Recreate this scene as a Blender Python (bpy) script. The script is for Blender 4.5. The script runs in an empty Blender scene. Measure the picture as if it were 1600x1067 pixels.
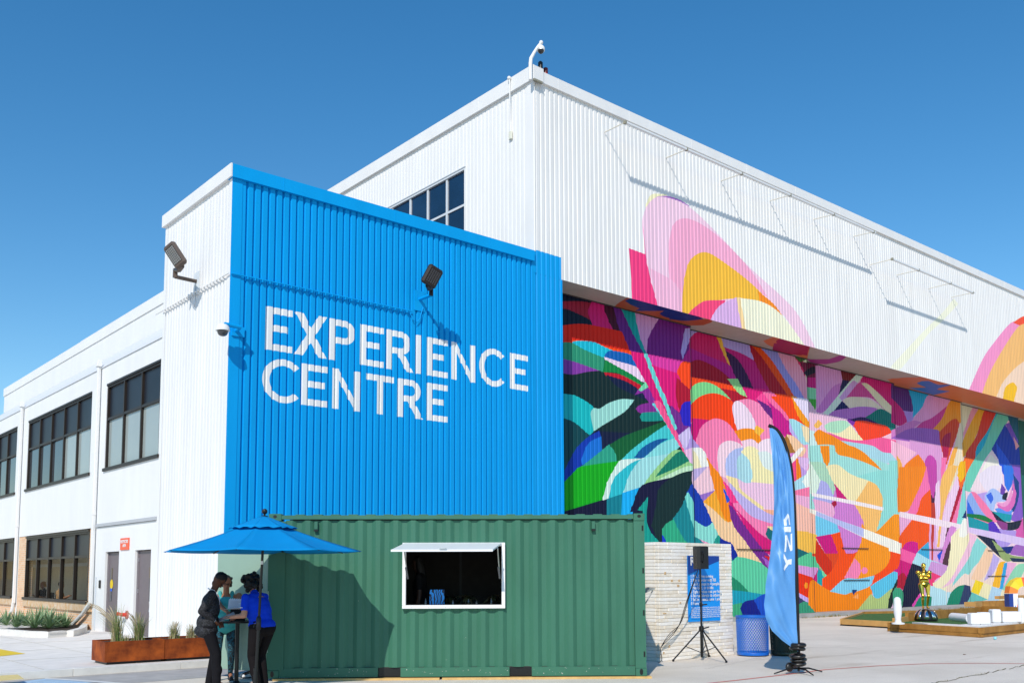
import bpy, bmesh, math, random
import numpy as np
from mathutils import Vector, Matrix
from mathutils.geometry import delaunay_2d_cdt

S = bpy.context.scene
COL = S.collection
rad = math.radians
RND = random.Random(7)

# ------------------------------------------------------------------ camera
FPX, CX, CY, CAM_H = 1491.07, 800.0, 758.35, 1.65       # photo of 1600 x 1067
YAW, PITCH, ROLL = 0.704734, -0.0923009, -0.00332155

def _rot(y, p, r):
    B = np.array([[1, 0, 0], [0, 0, -1], [0, 1, 0]], float)
    Ry = np.array([[math.cos(y), -math.sin(y), 0], [math.sin(y), math.cos(y), 0], [0, 0, 1]])
    Rp = np.array([[1, 0, 0], [0, math.cos(p), -math.sin(p)], [0, math.sin(p), math.cos(p)]])
    Rr = np.array([[math.cos(r), -math.sin(r), 0], [math.sin(r), math.cos(r), 0], [0, 0, 1]])
    return Rr @ Rp @ B @ Ry
RC = _rot(YAW, PITCH, ROLL)

cam_d = bpy.data.cameras.new('camera')
cam_d.sensor_width = 36.0
cam_d.lens = FPX / 1600 * 36
cam_d.shift_x = 0.0
cam_d.shift_y = (CY - 533.5) / 1600
cam_d.clip_start = 0.1
cam_d.clip_end = 3000
cam = bpy.data.objects.new('camera', cam_d)
COL.objects.link(cam)
m = Matrix.Identity(4)
for i in range(3):
    m[i][0] = RC[0][i]; m[i][1] = -RC[1][i]; m[i][2] = -RC[2][i]
m[0][3], m[1][3], m[2][3] = 0, 0, CAM_H
cam.matrix_world = m
S.camera = cam

# ------------------------------------------------------------------ light
SUN_DIR = Vector((0.6247, 0.4623, -0.6293)).normalized()   # the way the light travels
world = bpy.data.worlds.new('World')
S.world = world
world.use_nodes = True
wn = world.node_tree.nodes; wl = world.node_tree.links
bgn = wn['Background']
sky = wn.new('ShaderNodeTexSky')
sky.sky_type = 'NISHITA'
sky.sun_disc = False
sky.sun_elevation = rad(39.0)
sky.sun_rotation = math.atan2(-SUN_DIR.x, -SUN_DIR.y)
sky.altitude = 100
sky.air_density = 1.15
sky.dust_density = 0.0
sky.ozone_density = 3.0
bgn.inputs['Strength'].default_value = 0.15
hs = wn.new('ShaderNodeHueSaturation'); hs.inputs['Saturation'].default_value = 1.33; hs.inputs['Hue'].default_value = 0.497
wl.new(sky.outputs['Color'], hs.inputs['Color']); wl.new(hs.outputs['Color'], bgn.inputs['Color'])

sun_d = bpy.data.lights.new('sun', 'SUN')
sun_d.energy = 3.85
sun_d.angle = rad(0.53)
sun_d.color = (1.0, 0.935, 0.84)
sun = bpy.data.objects.new('sun', sun_d)
sun.rotation_euler = SUN_DIR.to_track_quat('-Z', 'Y').to_euler()
sun.location = (-20, -20, 30)
COL.objects.link(sun)

S.view_settings.view_transform = 'Standard'
S.view_settings.look = 'None'
S.view_settings.exposure = -0.05
S.view_settings.gamma = 1.0
S.view_settings.use_curve_mapping = False

# ------------------------------------------------------------------ helpers
def ray(px, py):
    return RC.T @ np.array([(px - CX) / FPX, (py - CY) / FPX, 1.0])
def on(px, py, ax, val):
    d = ray(px, py); C = np.array([0, 0, CAM_H]); t = (val - C[ax]) / d[ax]
    return C + t * d

def lin(h):
    if isinstance(h, str):
        h = h.lstrip('#'); c = [int(h[i:i + 2], 16) / 255 for i in (0, 2, 4)]
    else:
        c = [v / 255 for v in h]
    return [(v / 12.92 if v <= 0.04045 else ((v + 0.055) / 1.055) ** 2.4) for v in c]

MATS = {}
def mat(name, col, rough=0.6, metal=0.0, noise=0.0, nscale=6.0, bump=0.0, bscale=40.0, spec=0.4, alpha=None, dark=None, streak=0.0):
    """Principled material, colour broken up by procedural noise, optional fine bump."""
    if name in MATS: return MATS[name]
    c = lin(col) if isinstance(col, str) else list(col)
    M = bpy.data.materials.new(name); M.use_nodes = True
    n = M.node_tree.nodes; l = M.node_tree.links
    p = n['Principled BSDF']
    p.inputs['Base Color'].default_value = (*c, 1)
    p.inputs['Roughness'].default_value = rough
    p.inputs['Metallic'].default_value = metal
    p.inputs['Specular IOR Level'].default_value = spec
    tc = n.new('ShaderNodeTexCoord')
    if noise > 0 or dark:
        nt = n.new('ShaderNodeTexNoise'); nt.inputs['Scale'].default_value = nscale; nt.inputs['Detail'].default_value = 7
        nt.inputs['Roughness'].default_value = 0.62
        l.new(tc.outputs['Object'], nt.inputs['Vector'])
        if streak > 0:
            mp = n.new('ShaderNodeMapping'); mp.inputs['Scale'].default_value = (1, 1, streak)
            l.new(tc.outputs['Object'], mp.inputs['Vector']); l.new(mp.outputs['Vector'], nt.inputs['Vector'])
        cr = n.new('ShaderNodeValToRGB')
        cr.color_ramp.elements[0].position = 0.32; cr.color_ramp.elements[1].position = 0.68
        d = lin(dark) if dark else [v * (1 - noise) for v in c]
        cr.color_ramp.elements[0].color = (*d, 1)
        cr.color_ramp.elements[1].color = (*[min(1, v * (1 + noise * 0.35)) for v in c], 1)
        l.new(nt.outputs['Fac'], cr.inputs['Fac'])
        l.new(cr.outputs['Color'], p.inputs['Base Color'])
    if bump > 0:
        bt = n.new('ShaderNodeTexNoise'); bt.inputs['Scale'].default_value = bscale; bt.inputs['Detail'].default_value = 5
        l.new(tc.outputs['Object'], bt.inputs['Vector'])
        bp = n.new('ShaderNodeBump'); bp.inputs['Strength'].default_value = bump; bp.inputs['Distance'].default_value = 0.02
        l.new(bt.outputs['Fac'], bp.inputs['Height']); l.new(bp.outputs['Normal'], p.inputs['Normal'])
    MATS[name] = M
    return M

def tag(o, label=None, cat=None, group=None, kind=None):
    if label: o['label'] = label
    if cat: o['category'] = cat
    if group: o['group'] = group
    if kind: o['kind'] = kind
    return o

def root(name, loc, label, cat, group=None, kind=None):
    o = bpy.data.objects.new(name, None); COL.objects.link(o)
    o.location = loc; o.empty_display_size = 0.2
    return tag(o, label, cat, group, kind)

def origin_of(parent):
    v = Vector((0, 0, 0))
    while parent is not None:
        v += Vector(parent.location); parent = parent.parent
    return v

class MB:
    """Collects shapes given in world coordinates (through the optional matrix) and links them as one mesh."""
    def __init__(self, M=None):
        self.v = []; self.f = []; self.M = M; self.mi = []; self.cur = 0
    def add(self, vs, fs):
        b = len(self.v)
        if self.M is not None: vs = [tuple(self.M @ Vector(p)) for p in vs]
        self.v += [tuple(p) for p in vs]
        self.f += [tuple(i + b for i in f) for f in fs]
        self.mi += [self.cur] * len(fs)
        return self
    def box(self, lo, hi, bev=0.0):
        x0, y0, z0 = lo; x1, y1, z1 = hi
        if bev > 0:
            b = min(bev, (x1 - x0) / 2.01, (y1 - y0) / 2.01, (z1 - z0) / 2.01)
            vs = []; 
            for sx, X in ((0, x0), (1, x1)):
                for sy, Y in ((0, y0), (1, y1)):
                    for sz, Z in ((0, z0), (1, z1)):
                        dx = b if sx == 0 else -b; dy = b if sy == 0 else -b; dz = b if sz == 0 else -b
                        vs += [(X, Y + dy, Z + dz), (X + dx, Y, Z + dz), (X + dx, Y + dy, Z)]
            bm = bmesh.new()
            for p in vs: bm.verts.new(p)
            bmesh.ops.convex_hull(bm, input=bm.verts)
            bm.verts.index_update()
            self.add([v.co[:] for v in bm.verts], [[v.index for v in f.verts] for f in bm.faces]); bm.free()
            return self
        vs = [(x0, y0, z0), (x1, y0, z0), (x1, y1, z0), (x0, y1, z0), (x0, y0, z1), (x1, y0, z1), (x1, y1, z1), (x0, y1, z1)]
        return self.add(vs, [(0, 3, 2, 1), (4, 5, 6, 7), (0, 1, 5, 4), (1, 2, 6, 5), (2, 3, 7, 6), (3, 0, 4, 7)])
    def tube(self, pts, r, n=10, cap=True):
        pts = [Vector(p) for p in pts]; rs = r if isinstance(r, (list, tuple)) else [r] * len(pts)
        vs = []; fs = []; up = None
        for i, p in enumerate(pts):
            t = (pts[min(i + 1, len(pts) - 1)] - pts[max(i - 1, 0)]).normalized()
            if up is None: up = Vector((0, 0, 1)) if abs(t.z) < 0.9 else Vector((1, 0, 0))
            a = t.cross(up)
            if a.length < 1e-4: a = t.cross(Vector((0, 1, 0)))
            a.normalize(); b = t.cross(a).normalized(); up = -b if False else up
            for k in range(n):
                w = 2 * math.pi * k / n
                vs.append(p + (a * math.cos(w) + b * math.sin(w)) * rs[i])
        for i in range(len(pts) - 1):
            for k in range(n):
                fs.append((i * n + k, i * n + (k + 1) % n, (i + 1) * n + (k + 1) % n, (i + 1) * n + k))
        if cap:
            fs.append(tuple(range(n))[::-1]); fs.append(tuple((len(pts) - 1) * n + k for k in range(n)))
        return self.add([tuple(v) for v in vs], fs)
    def lathe(self, c, prof, n=20, cap=True):
        vs = []; fs = []
        for r, z in prof:
            for k in range(n):
                w = 2 * math.pi * k / n; vs.append((c[0] + r * math.cos(w), c[1] + r * math.sin(w), c[2] + z))
        for i in range(len(prof) - 1):
            for k in range(n):
                fs.append((i * n + k, i * n + (k + 1) % n, (i + 1) * n + (k + 1) % n, (i + 1) * n + k))
        if cap:
            fs.append(tuple(range(n))[::-1]); fs.append(tuple((len(prof) - 1) * n + k for k in range(n)))
        return self.add(vs, fs)
    def ball(self, c, r, n=12, m_=8, rot=None):
        r = r if isinstance(r, (list, tuple)) else (r, r, r); vs = []; fs = []
        for i in range(m_ + 1):
            th = math.pi * i / m_
            for k in range(n):
                w = 2 * math.pi * k / n
                q = Vector((r[0] * math.sin(th) * math.cos(w), r[1] * math.sin(th) * math.sin(w), r[2] * math.cos(th)))
                if rot is not None: q = rot @ q
                vs.append((c[0] + q.x, c[1] + q.y, c[2] + q.z))
        for i in range(m_):
            for k in range(n):
                fs.append((i * n + k, (i + 1) * n + k, (i + 1) * n + (k + 1) % n, i * n + (k + 1) % n))
        return self.add(vs, fs)
    def quad(self, a, b, c, d): return self.add([a, b, c, d], [(0, 1, 2, 3)])
    def prism(self, pts, off):
        """flat polygon pts (3D) pushed out along off"""
        n = len(pts); o = Vector(off)
        vs = [tuple(p) for p in pts] + [tuple(Vector(p) + o) for p in pts]
        return self.add(vs, [tuple(range(n)), tuple(range(2 * n - 1, n - 1, -1))] + [(i, i + n, (i + 1) % n + n, (i + 1) % n) for i in range(n)])
    def build(self, name, material, parent=None, smooth=False, auto=None):
        o_ = origin_of(parent)
        me = bpy.data.meshes.new(name)
        me.from_pydata([(x - o_.x, y - o_.y, z - o_.z) for x, y, z in self.v], [], self.f)
        ms = material if isinstance(material, (list, tuple)) else [material]
        for q in ms: me.materials.append(q)
        if len(ms) > 1: me.polygons.foreach_set('material_index', self.mi)
        if smooth: me.polygons.foreach_set('use_smooth', [True] * len(me.polygons))
        me.update()
        bm = bmesh.new(); bm.from_mesh(me)
        bmesh.ops.remove_doubles(bm, verts=bm.verts, dist=1e-5)
        bmesh.ops.recalc_face_normals(bm, faces=bm.faces); 
        if smooth:
            for e in bm.edges:
                if len(e.link_faces) == 2 and e.calc_face_angle(0) > rad(auto or 40): e.smooth = False
        bm.to_mesh(me); bm.free()
        o = bpy.data.objects.new(name, me); COL.objects.link(o)
        if parent is not None: o.parent = parent
        return o

def frame(origin, xdir, z=0.0):
    """matrix whose x runs along xdir (horizontal), y to its left, z up"""
    x = Vector((xdir[0], xdir[1], 0)).normalized(); y = Vector((-x.y, x.x, 0))
    M = Matrix.Identity(4)
    for i in range(3):
        M[i][0] = x[i]; M[i][1] = y[i]; M[i][2] = (0, 0, 1)[i]
    M[0][3], M[1][3], M[2][3] = origin[0], origin[1], z
    return M

# ---- painted, ribbed sheets: every rib is folded geometry and every painted shape is cut into it
def smooth_poly(pts, ang=52, n=4):
    P = [np.array(p, float) for p in pts]; N = len(P); corner = []
    for i in range(N):
        a = P[i] - P[i - 1]; b = P[(i + 1) % N] - P[i]
        c = np.dot(a, b) / (np.linalg.norm(a) * np.linalg.norm(b) + 1e-9)
        corner.append(math.degrees(math.acos(max(-1, min(1, c)))) > ang)
    out = []
    for i in range(N):
        p1, p2 = P[i], P[(i + 1) % N]
        t1 = (p2 - p1) if corner[i] else (p2 - P[i - 1]) / 2
        t2 = (p2 - p1) if corner[(i + 1) % N] else (P[(i + 2) % N] - p1) / 2
        L = np.linalg.norm(p2 - p1)
        for t in (t1, t2):
            k = np.linalg.norm(t)
            if k > 1.2 * L: t *= 1.2 * L / k
        if corner[i] and corner[(i + 1) % N]: out.append(p1); continue
        for s in range(n):
            u = s / n; h = (2 * u**3 - 3 * u**2 + 1, u**3 - 2 * u**2 + u, -2 * u**3 + 3 * u**2, u**3 - u**2)
            out.append(h[0] * p1 + h[1] * t1 + h[2] * p2 + h[3] * t2)
    return np.array(out)

def clip_strip(poly, x0, x1):
    for val, sgn in ((x0, 1), (x1, -1)):
        out = []; N = len(poly)
        for i in range(N):
            a, b = poly[i], poly[(i + 1) % N]
            ia, ib = (a[0] - val) * sgn >= 0, (b[0] - val) * sgn >= 0
            if ia: out.append(a)
            if ia != ib:
                t = (val - a[0]) / (b[0] - a[0]); out.append((val, a[1] + t * (b[1] - a[1])))
        poly = out
        if len(poly) < 3: return []
    return poly

def inside(px, py, poly):
    x = poly[:, 0]; y = poly[:, 1]; xj = np.roll(x, 1); yj = np.roll(y, 1)
    c = np.zeros(len(px), bool)
    for i in range(len(x)):
        if y[i] == yj[i]: continue
        c ^= ((y[i] > py) != (yj[i] > py)) & (px < (xj[i] - x[i]) * (py - y[i]) / (yj[i] - y[i]) + x[i])
    return c

PROFILE = ((0.0, 0.0), (0.106, 0.0), (0.121, 1.0), (0.149, 1.0))        # (offset, share of depth) in one pitch
def rib_breaks(u0, u1, pitch, start, depth, prof=PROFILE, pw=0.176):
    br = []
    k0 = math.floor((u0 - start) / pitch) - 1; k = k0
    while start + k * pitch < u1 + pitch:
        for o_, d in prof: br.append((start + k * pitch + o_ * pitch / pw, d * depth))
        k += 1
    xs = np.array([b[0] for b in br]); ds = np.array([b[1] for b in br])
    keep = [(u0, float(np.interp(u0, xs, ds)))] + [(x, d) for x, d in br if u0 + 1e-4 < x < u1 - 1e-4] + [(u1, float(np.interp(u1, xs, ds)))]
    return keep

def painted_sheet(name, mapf, breaks, z0, z1, shapes, base, material, parent):
    """mapf(u, depth, z) -> world; shapes = [(poly in u,z ; colour)] painted in order on the base colour"""
    verts = []; faces = []; cols = []
    bb = [(s[0][:, 0].min(), s[0][:, 0].max()) for s in shapes]
    for (u0, d0), (u1, d1) in zip(breaks[:-1], breaks[1:]):
        if u1 - u0 < 1e-5: continue
        act = [s for s, b in zip(shapes, bb) if b[1] > u0 and b[0] < u1]
        if not act:
            b = len(verts)
            verts += [mapf(u0, d0, z0), mapf(u1, d1, z0), mapf(u1, d1, z1), mapf(u0, d0, z1)]
            faces.append((b, b + 1, b + 2, b + 3)); cols.append(base); continue
        P = [(u0, z0), (u1, z0), (u1, z1), (u0, z1)]; E = [(0, 1), (1, 2), (2, 3), (3, 0)]
        live = []
        for poly, c in act:
            q = clip_strip([tuple(p) for p in poly], u0, u1)
            if not q: continue
            q = [(x, min(max(y, z0), z1)) for x, y in q]
            r = []
            for p in q:
                if not r or abs(p[0] - r[-1][0]) + abs(p[1] - r[-1][1]) > 1e-5: r.append(p)
            if len(r) < 3: continue
            b = len(P); P += r; E += [(b + i, b + (i + 1) % len(r)) for i in range(len(r))]
            live.append((poly, c))
        try:
            ov, oe, of, *_ = delaunay_2d_cdt([Vector(p) for p in P], E, [], 0, 1e-5, False)
        except Exception:
            ov, of = [Vector(p) for p in P[:4]], [(0, 1, 2, 3)]
        cx = np.array([sum(ov[i][0] for i in f) / len(f) for f in of]); cz = np.array([sum(ov[i][1] for i in f) / len(f) for f in of])
        col = [base] * len(of)
        for poly, c in live:
            for i in np.nonzero(inside(cx, cz, poly))[0]: col[i] = c
        b = len(verts)
        for p in ov:
            t = (p[0] - u0) / (u1 - u0); verts.append(mapf(p[0], d0 + (d1 - d0) * t, p[1]))
        for f, c in zip(of, col):
            faces.append(tuple(i + b for i in f)); cols.append(c)
    o_ = origin_of(parent)
    me = bpy.data.meshes.new(name)
    me.from_pydata([(x - o_.x, y - o_.y, z - o_.z) for x, y, z in verts], [], faces)
    at = me.color_attributes.new('paint', 'FLOAT_COLOR', 'CORNER')
    arr = np.empty((len(me.loops), 4), np.float32); k = 0
    for f, c in zip(me.polygons, cols):
        arr[k:k + f.loop_total] = (*c, 1); k += f.loop_total
    at.data.foreach_set('color', arr.ravel())
    me.materials.append(material); me.update()
    o = bpy.data.objects.new(name, me); COL.objects.link(o)
    if parent is not None: o.parent = parent
    return o

def paint_mat(name, rough=0.45, grime=0.13):
    M = bpy.data.materials.new(name); M.use_nodes = True
    n = M.node_tree.nodes; l = M.node_tree.links; p = n['Principled BSDF']
    a = n.new('ShaderNodeVertexColor'); a.layer_name = 'paint'
    tc = n.new('ShaderNodeTexCoord'); mp = n.new('ShaderNodeMapping'); mp.inputs['Scale'].default_value = (1, 1, 0.09)
    nt = n.new('ShaderNodeTexNoise'); nt.inputs['Scale'].default_value = 2.4; nt.inputs['Detail'].default_value = 9; nt.inputs['Roughness'].default_value = 0.7
    l.new(tc.outputs['Object'], mp.inputs['Vector']); l.new(mp.outputs['Vector'], nt.inputs['Vector'])
    mr = n.new('ShaderNodeMapRange'); mr.inputs['From Min'].default_value = 0.3; mr.inputs['From Max'].default_value = 0.62
    mr.inputs['To Min'].default_value = 1 - grime; mr.inputs['To Max'].default_value = 1.0
    l.new(nt.outputs['Fac'], mr.inputs['Value'])
    mx = n.new('ShaderNodeMix'); mx.data_type = 'RGBA'; mx.blend_type = 'MULTIPLY'; mx.inputs['Factor'].default_value = 1
    l.new(a.outputs['Color'], mx.inputs['A']); l.new(mr.outputs['Result'], mx.inputs['B'])
    l.new(mx.outputs['Result'], p.inputs['Base Color'])
    p.inputs['Roughness'].default_value = rough; p.inputs['Specular IOR Level'].default_value = 0.16
    # slight waviness of thin sheet metal
    bt = n.new('ShaderNodeTexNoise'); bt.inputs['Scale'].default_value = 2.2; bt.inputs['Detail'].default_value = 2
    l.new(tc.outputs['Object'], bt.inputs['Vector'])
    bp = n.new('ShaderNodeBump'); bp.inputs['Strength'].default_value = 0.06; bp.inputs['Distance'].default_value = 0.05
    l.new(bt.outputs['Fac'], bp.inputs['Height']); l.new(bp.outputs['Normal'], p.inputs['Normal'])
    MATS[name] = M
    return M

# the geometry of the place (metres)
X0, Y0, XH = 8.533, 19.551, 17.5       # side wall plane, front wall plane, hangar side plane
A_TOP, A_CAP = 10.70, 10.40            # annex
H_TOP, H_CAP = 16.09, 15.76            # hangar
SOF = 10.10                            # soffit height
LEAF_R = [0.95, 1.23, 1.50, 1.75, 2.00]
LEAF_X = [18.56, 25.48, 33.05, 40.38, 47.52, 54.90]
PAINT = paint_mat('weathered wall paint')
WHITE = [0.80, 0.79, 0.775]
BLUE = [0.0015, 0.335, 0.76]
# ------------------------------------------------------------------ materials
M_white = mat('white sheet metal', WHITE, 0.45, noise=0.05, nscale=1.5, streak=0.3, spec=0.2)
M_blue = mat('blue wall paint', BLUE, 0.45, spec=0.16, noise=0.06, nscale=2.0, streak=0.3)
M_dark = mat('dark bronze frame', '#2a221c', 0.45)
M_black = mat('black powder coat', '#0b0b0c', 0.42, spec=0.5)
M_chrome = mat('bare aluminium', [0.62, 0.63, 0.64], 0.35, metal=0.9, noise=0.1, nscale=12)
M_conc = mat('pale concrete', [0.80, 0.75, 0.69], 0.85, noise=0.12, nscale=3.0, bump=0.15, bscale=30)
M_kerb = mat('kerb concrete', [0.74, 0.71, 0.66], 0.85, noise=0.12, nscale=4, bump=0.2, bscale=40)
M_roof = mat('grey roofing', '#8a8a88', 0.9, noise=0.15)
M_glassdark = mat('dark window glass', [0.016, 0.020, 0.030], 0.38, spec=0.25, noise=0.3, nscale=0.8)
M_blind = mat('window with pale blind', [0.34, 0.38, 0.36], 0.12, spec=0.7, noise=0.06, nscale=0.7)
M_skyglass = mat('window glass mirroring the sky', [0.05, 0.06, 0.07], 0.03, metal=0.0, spec=1.0)
M_bluepane = mat('deep blue window glass', [0.008, 0.03, 0.075], 0.10, spec=0.7, noise=0.4, nscale=0.6)

def ground_mat():
    M = bpy.data.materials.new('worn yard concrete'); M.use_nodes = True
    n = M.node_tree.nodes; l = M.node_tree.links; p = n['Principled BSDF']
    tc = n.new('ShaderNodeTexCoord')
    def noise(sc, det, rgh=0.6, st=None):
        t = n.new('ShaderNodeTexNoise'); t.inputs['Scale'].default_value = sc; t.inputs['Detail'].default_value = det; t.inputs['Roughness'].default_value = rgh
        if st:
            mp = n.new('ShaderNodeMapping'); mp.inputs['Scale'].default_value = st[0]; mp.inputs['Rotation'].default_value = (0, 0, st[1])
            l.new(tc.outputs['Object'], mp.inputs['Vector']); l.new(mp.outputs['Vector'], t.inputs['Vector'])
        else: l.new(tc.outputs['Object'], t.inputs['Vector'])
        return t
    a = noise(0.35, 8, 0.65); b = noise(55, 3, 0.7); c = noise(0.9, 6, 0.6, ((0.25, 1.6, 1), 0.67))
    r1 = n.new('ShaderNodeValToRGB'); r1.color_ramp.elements[0].position = 0.33; r1.color_ramp.elements[1].position = 0.66
    r1.color_ramp.elements[0].color = (0.64, 0.57, 0.48, 1); r1.color_ramp.elements[1].color = (0.80, 0.72, 0.62, 1)
    l.new(a.outputs['Fac'], r1.inputs['Fac'])
    r2 = n.new('ShaderNodeMapRange'); r2.inputs['From Min'].default_value = 0.3; r2.inputs['From Max'].default_value = 0.7; r2.inputs['To Min'].default_value = 0.80; r2.inputs['To Max'].default_value = 1.12
    l.new(b.outputs['Fac'], r2.inputs['Value'])
    m1 = n.new('ShaderNodeMix'); m1.data_type = 'RGBA'; m1.blend_type = 'MULTIPLY'; m1.inputs['Factor'].default_value = 1
    l.new(r1.outputs['Color'], m1.inputs['A']); l.new(r2.outputs['Result'], m1.inputs['B'])
    r3 = n.new('ShaderNodeMapRange'); r3.inputs['From Min'].default_value = 0.60; r3.inputs['From Max'].default_value = 0.74; r3.inputs['To Max'].default_value = 0.55
    l.new(c.outputs['Fac'], r3.inputs['Value'])
    m2 = n.new('ShaderNodeMix'); m2.data_type = 'RGBA'; m2.inputs['B'].default_value = (0.30, 0.22, 0.15, 1)
    l.new(r3.outputs['Result'], m2.inputs['Factor']); l.new(m1.outputs['Result'], m2.inputs['A'])
    l.new(m2.outputs['Result'], p.inputs['Base Color'])
    p.inputs['Roughness'].default_value = 0.9; p.inputs['Specular IOR Level'].default_value = 0.2
    bp = n.new('ShaderNodeBump'); bp.inputs['Strength'].default_value = 0.25; bp.inputs['Distance'].default_value = 0.01
    l.new(b.outputs['Fac'], bp.inputs['Height']); l.new(bp.outputs['Normal'], p.inputs['Normal'])
    return M
M_ground = ground_mat()
def brick_mat(name, c1, c2, mortar, sx=1.0, bw=0.21, rh=0.068):
    M = bpy.data.materials.new(name); M.use_nodes = True
    n = M.node_tree.nodes; l = M.node_tree.links; p = n['Principled BSDF']
    tc = n.new('ShaderNodeTexCoord'); sep = n.new('ShaderNodeSeparateXYZ'); cb = n.new('ShaderNodeCombineXYZ')
    l.new(tc.outputs['Object'], sep.inputs[0]); l.new(sep.outputs['Y'], cb.inputs['X']); l.new(sep.outputs['Z'], cb.inputs['Y'])
    bt = n.new('ShaderNodeTexBrick'); l.new(cb.outputs[0], bt.inputs['Vector'])
    bt.inputs['Color1'].default_value = (*lin(c1), 1); bt.inputs['Color2'].default_value = (*lin(c2), 1); bt.inputs['Mortar'].default_value = (*lin(mortar), 1)
    bt.inputs['Scale'].default_value = 1.0; bt.inputs['Brick Width'].default_value = bw; bt.inputs['Row Height'].default_value = rh; bt.inputs['Mortar Size'].default_value = 0.008
    l.new(bt.outputs['Color'], p.inputs['Base Color']); p.inputs['Roughness'].default_value = 0.85
    bp = n.new('ShaderNodeBump'); bp.inputs['Strength'].default_value = 0.6; bp.inputs['Distance'].default_value = 0.01; bp.invert = True
    l.new(bt.outputs['Fac'], bp.inputs['Height']); l.new(bp.outputs['Normal'], p.inputs['Normal'])
    return M
M_brick = brick_mat('pale tan brick', '#e6bd95', '#d9a678', '#d6cdbf')

# ------------------------------------------------------------------ setting
def struct(name, mb, material, smooth=False):
    o = mb.build(name, material, None, smooth); return tag(o, kind='structure')
struct('ground', MB().box((-400, -400, -0.5), (500, 500, 0.0)), M_ground)
pav = MB(); pav.box((-60, 16.93, 0.001), (10.0, 60, 0.12)); struct('pavement', pav, M_conc)
kb = MB()
x = -60.0
while x < 10:
    kb.box((x, 16.78, 0.001), (min(x + 1.794, 10), 16.926, 0.13), 0.006); x += 1.8
struct('kerb', kb, M_kerb)
pj = MB()
for xx in np.arange(-8, 9, 1.55): pj.box((xx, 16.95, 0.121), (xx + 0.012, 60, 0.1235))
for yy in (19.2, 21.6, 24.0, 26.4, 29): pj.box((-12, yy, 0.121), (X0 - 0.05, yy + 0.012, 0.1238))
struct('pavement_joint', pj, mat('joint dirt', '#c4bdb0', 0.95))
# road patch, painted lines
rp = MB(); rp.add([(-2, 14.9, 0.004), (7.6, 15.2, 0.004), (8.5, 16.76, 0.004), (-2, 16.76, 0.004)], [(0, 1, 2, 3)])
struct('asphalt_patch', rp, mat('grey asphalt', [0.46, 0.435, 0.41], 0.9, noise=0.2, nscale=2.5, bump=0.3, bscale=70))
bl = MB(); P = [on(px, py, 2, 0.008) for px, py in ((-40, 1072), (0, 1067.5), (70, 1059.5), (122, 1062.2), (150, 1067), (160, 1080), (60, 1100))]
bl.add([tuple(p) for p in P], [tuple(range(len(P)))]); struct('blue_parking_paint', bl, mat('faded blue road paint', [0.42, 0.58, 0.72], 0.8, noise=0.25, nscale=5))
wlm = MB()
A = [on(px, py, 2, 0.012) for px, py in ((70, 1058.2), (110, 1060.2), (160, 1063.6), (215, 1068), (300, 1077))]
B_ = [on(px, py, 2, 0.012) for px, py in ((70, 1060.0), (110, 1062.2), (160, 1066), (215, 1071), (300, 1081))]
for i in range(4): wlm.quad(tuple(A[i]), tuple(A[i + 1]), tuple(B_[i + 1]), tuple(B_[i]))
struct('white_parking_line', wlm, mat('white road paint', [0.72, 0.72, 0.70], 0.8, noise=0.15, nscale=6))
yl = MB(); P = [on(px, py, 2, 0.124) for px, py in ((-20, 1012), (0, 1013.5), (40, 1020.5), (0, 1024.5), (-30, 1028))]
yl.add([tuple(p) for p in P], [tuple(range(len(P)))]); M_yel = mat('yellow safety paint', [0.80, 0.56, 0.02], 0.7, noise=0.1)
struct('yellow_pavement_edge', yl, M_yel)
tp = MB(); P = [on(px, py, 2, 0.124) for px, py in ((-20, 1056), (0, 1054.6), (28, 1053), (38, 1060), (0, 1063), (-20, 1065))]
tp.add([tuple(p) for p in P], [tuple(range(len(P)))]); struct('tactile_plate', tp, mat('pale yellow plate', [0.80, 0.62, 0.25], 0.8, noise=0.15, nscale=10))
rl = MB(); pts = [(1080, 1069.5), (1150, 1062), (1220, 1054), (1290, 1045.3), (1370, 1039.5), (1450, 1036), (1530, 1035.4), (1620, 1036.2), (1700, 1037)]
for i in range(len(pts) - 1):
    a, b = on(*pts[i], 2, 0.004), on(*pts[i + 1], 2, 0.004); t = (b - a)[:2]; t /= np.linalg.norm(t); nn = np.array([-t[1], t[0], 0]) * 0.028
    rl.quad(tuple(a + nn), tuple(b + nn), tuple(b - nn), tuple(a - nn))
struct('red_court_line', rl, mat('worn red line paint', [0.72, 0.17, 0.13], 0.8, noise=0.25, nscale=8))
ck = MB(); r2 = random.Random(3); prev = None
for i in range(46):
    px = 1400 + i * 5.2; py = 1078 - (px - 1400) * 0.195 + r2.uniform(-1.2, 1.2)
    p = on(px, py, 2, 0.004)
    if prev is not None:
        w = r2.uniform(0.006, 0.018); ck.quad((prev[0] - w, prev[1] - w, 0.004), (p[0] - w, p[1] - w, 0.004), (p[0] + w, p[1] + w, 0.004), (prev[0] + w, prev[1] + w, 0.004))
    prev = p
struct('ground_crack', ck, mat('crack dirt', '#6b6045', 1.0))
oc = MB(); 
for (a, b) in (((1260, 1012), (1600, 1003)), ((1100, 1045), (1270, 1010))):
    prev = None
    for i in range(25):
        t = i / 24; p = on(a[0] + (b[0] - a[0]) * t, a[1] + (b[1] - a[1]) * t + r2.uniform(-0.9, 0.9), 2, 0.004)
        if prev is not None: oc.quad((prev[0] - .005, prev[1] - .005, .004), (p[0] - .005, p[1] - .005, .004), (p[0] + .005, p[1] + .005, .004), (prev[0] + .005, prev[1] + .005, .004))
        prev = p
struct('hairline_crack', oc, mat('hairline dirt', '#9a9184', 1.0))

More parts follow.
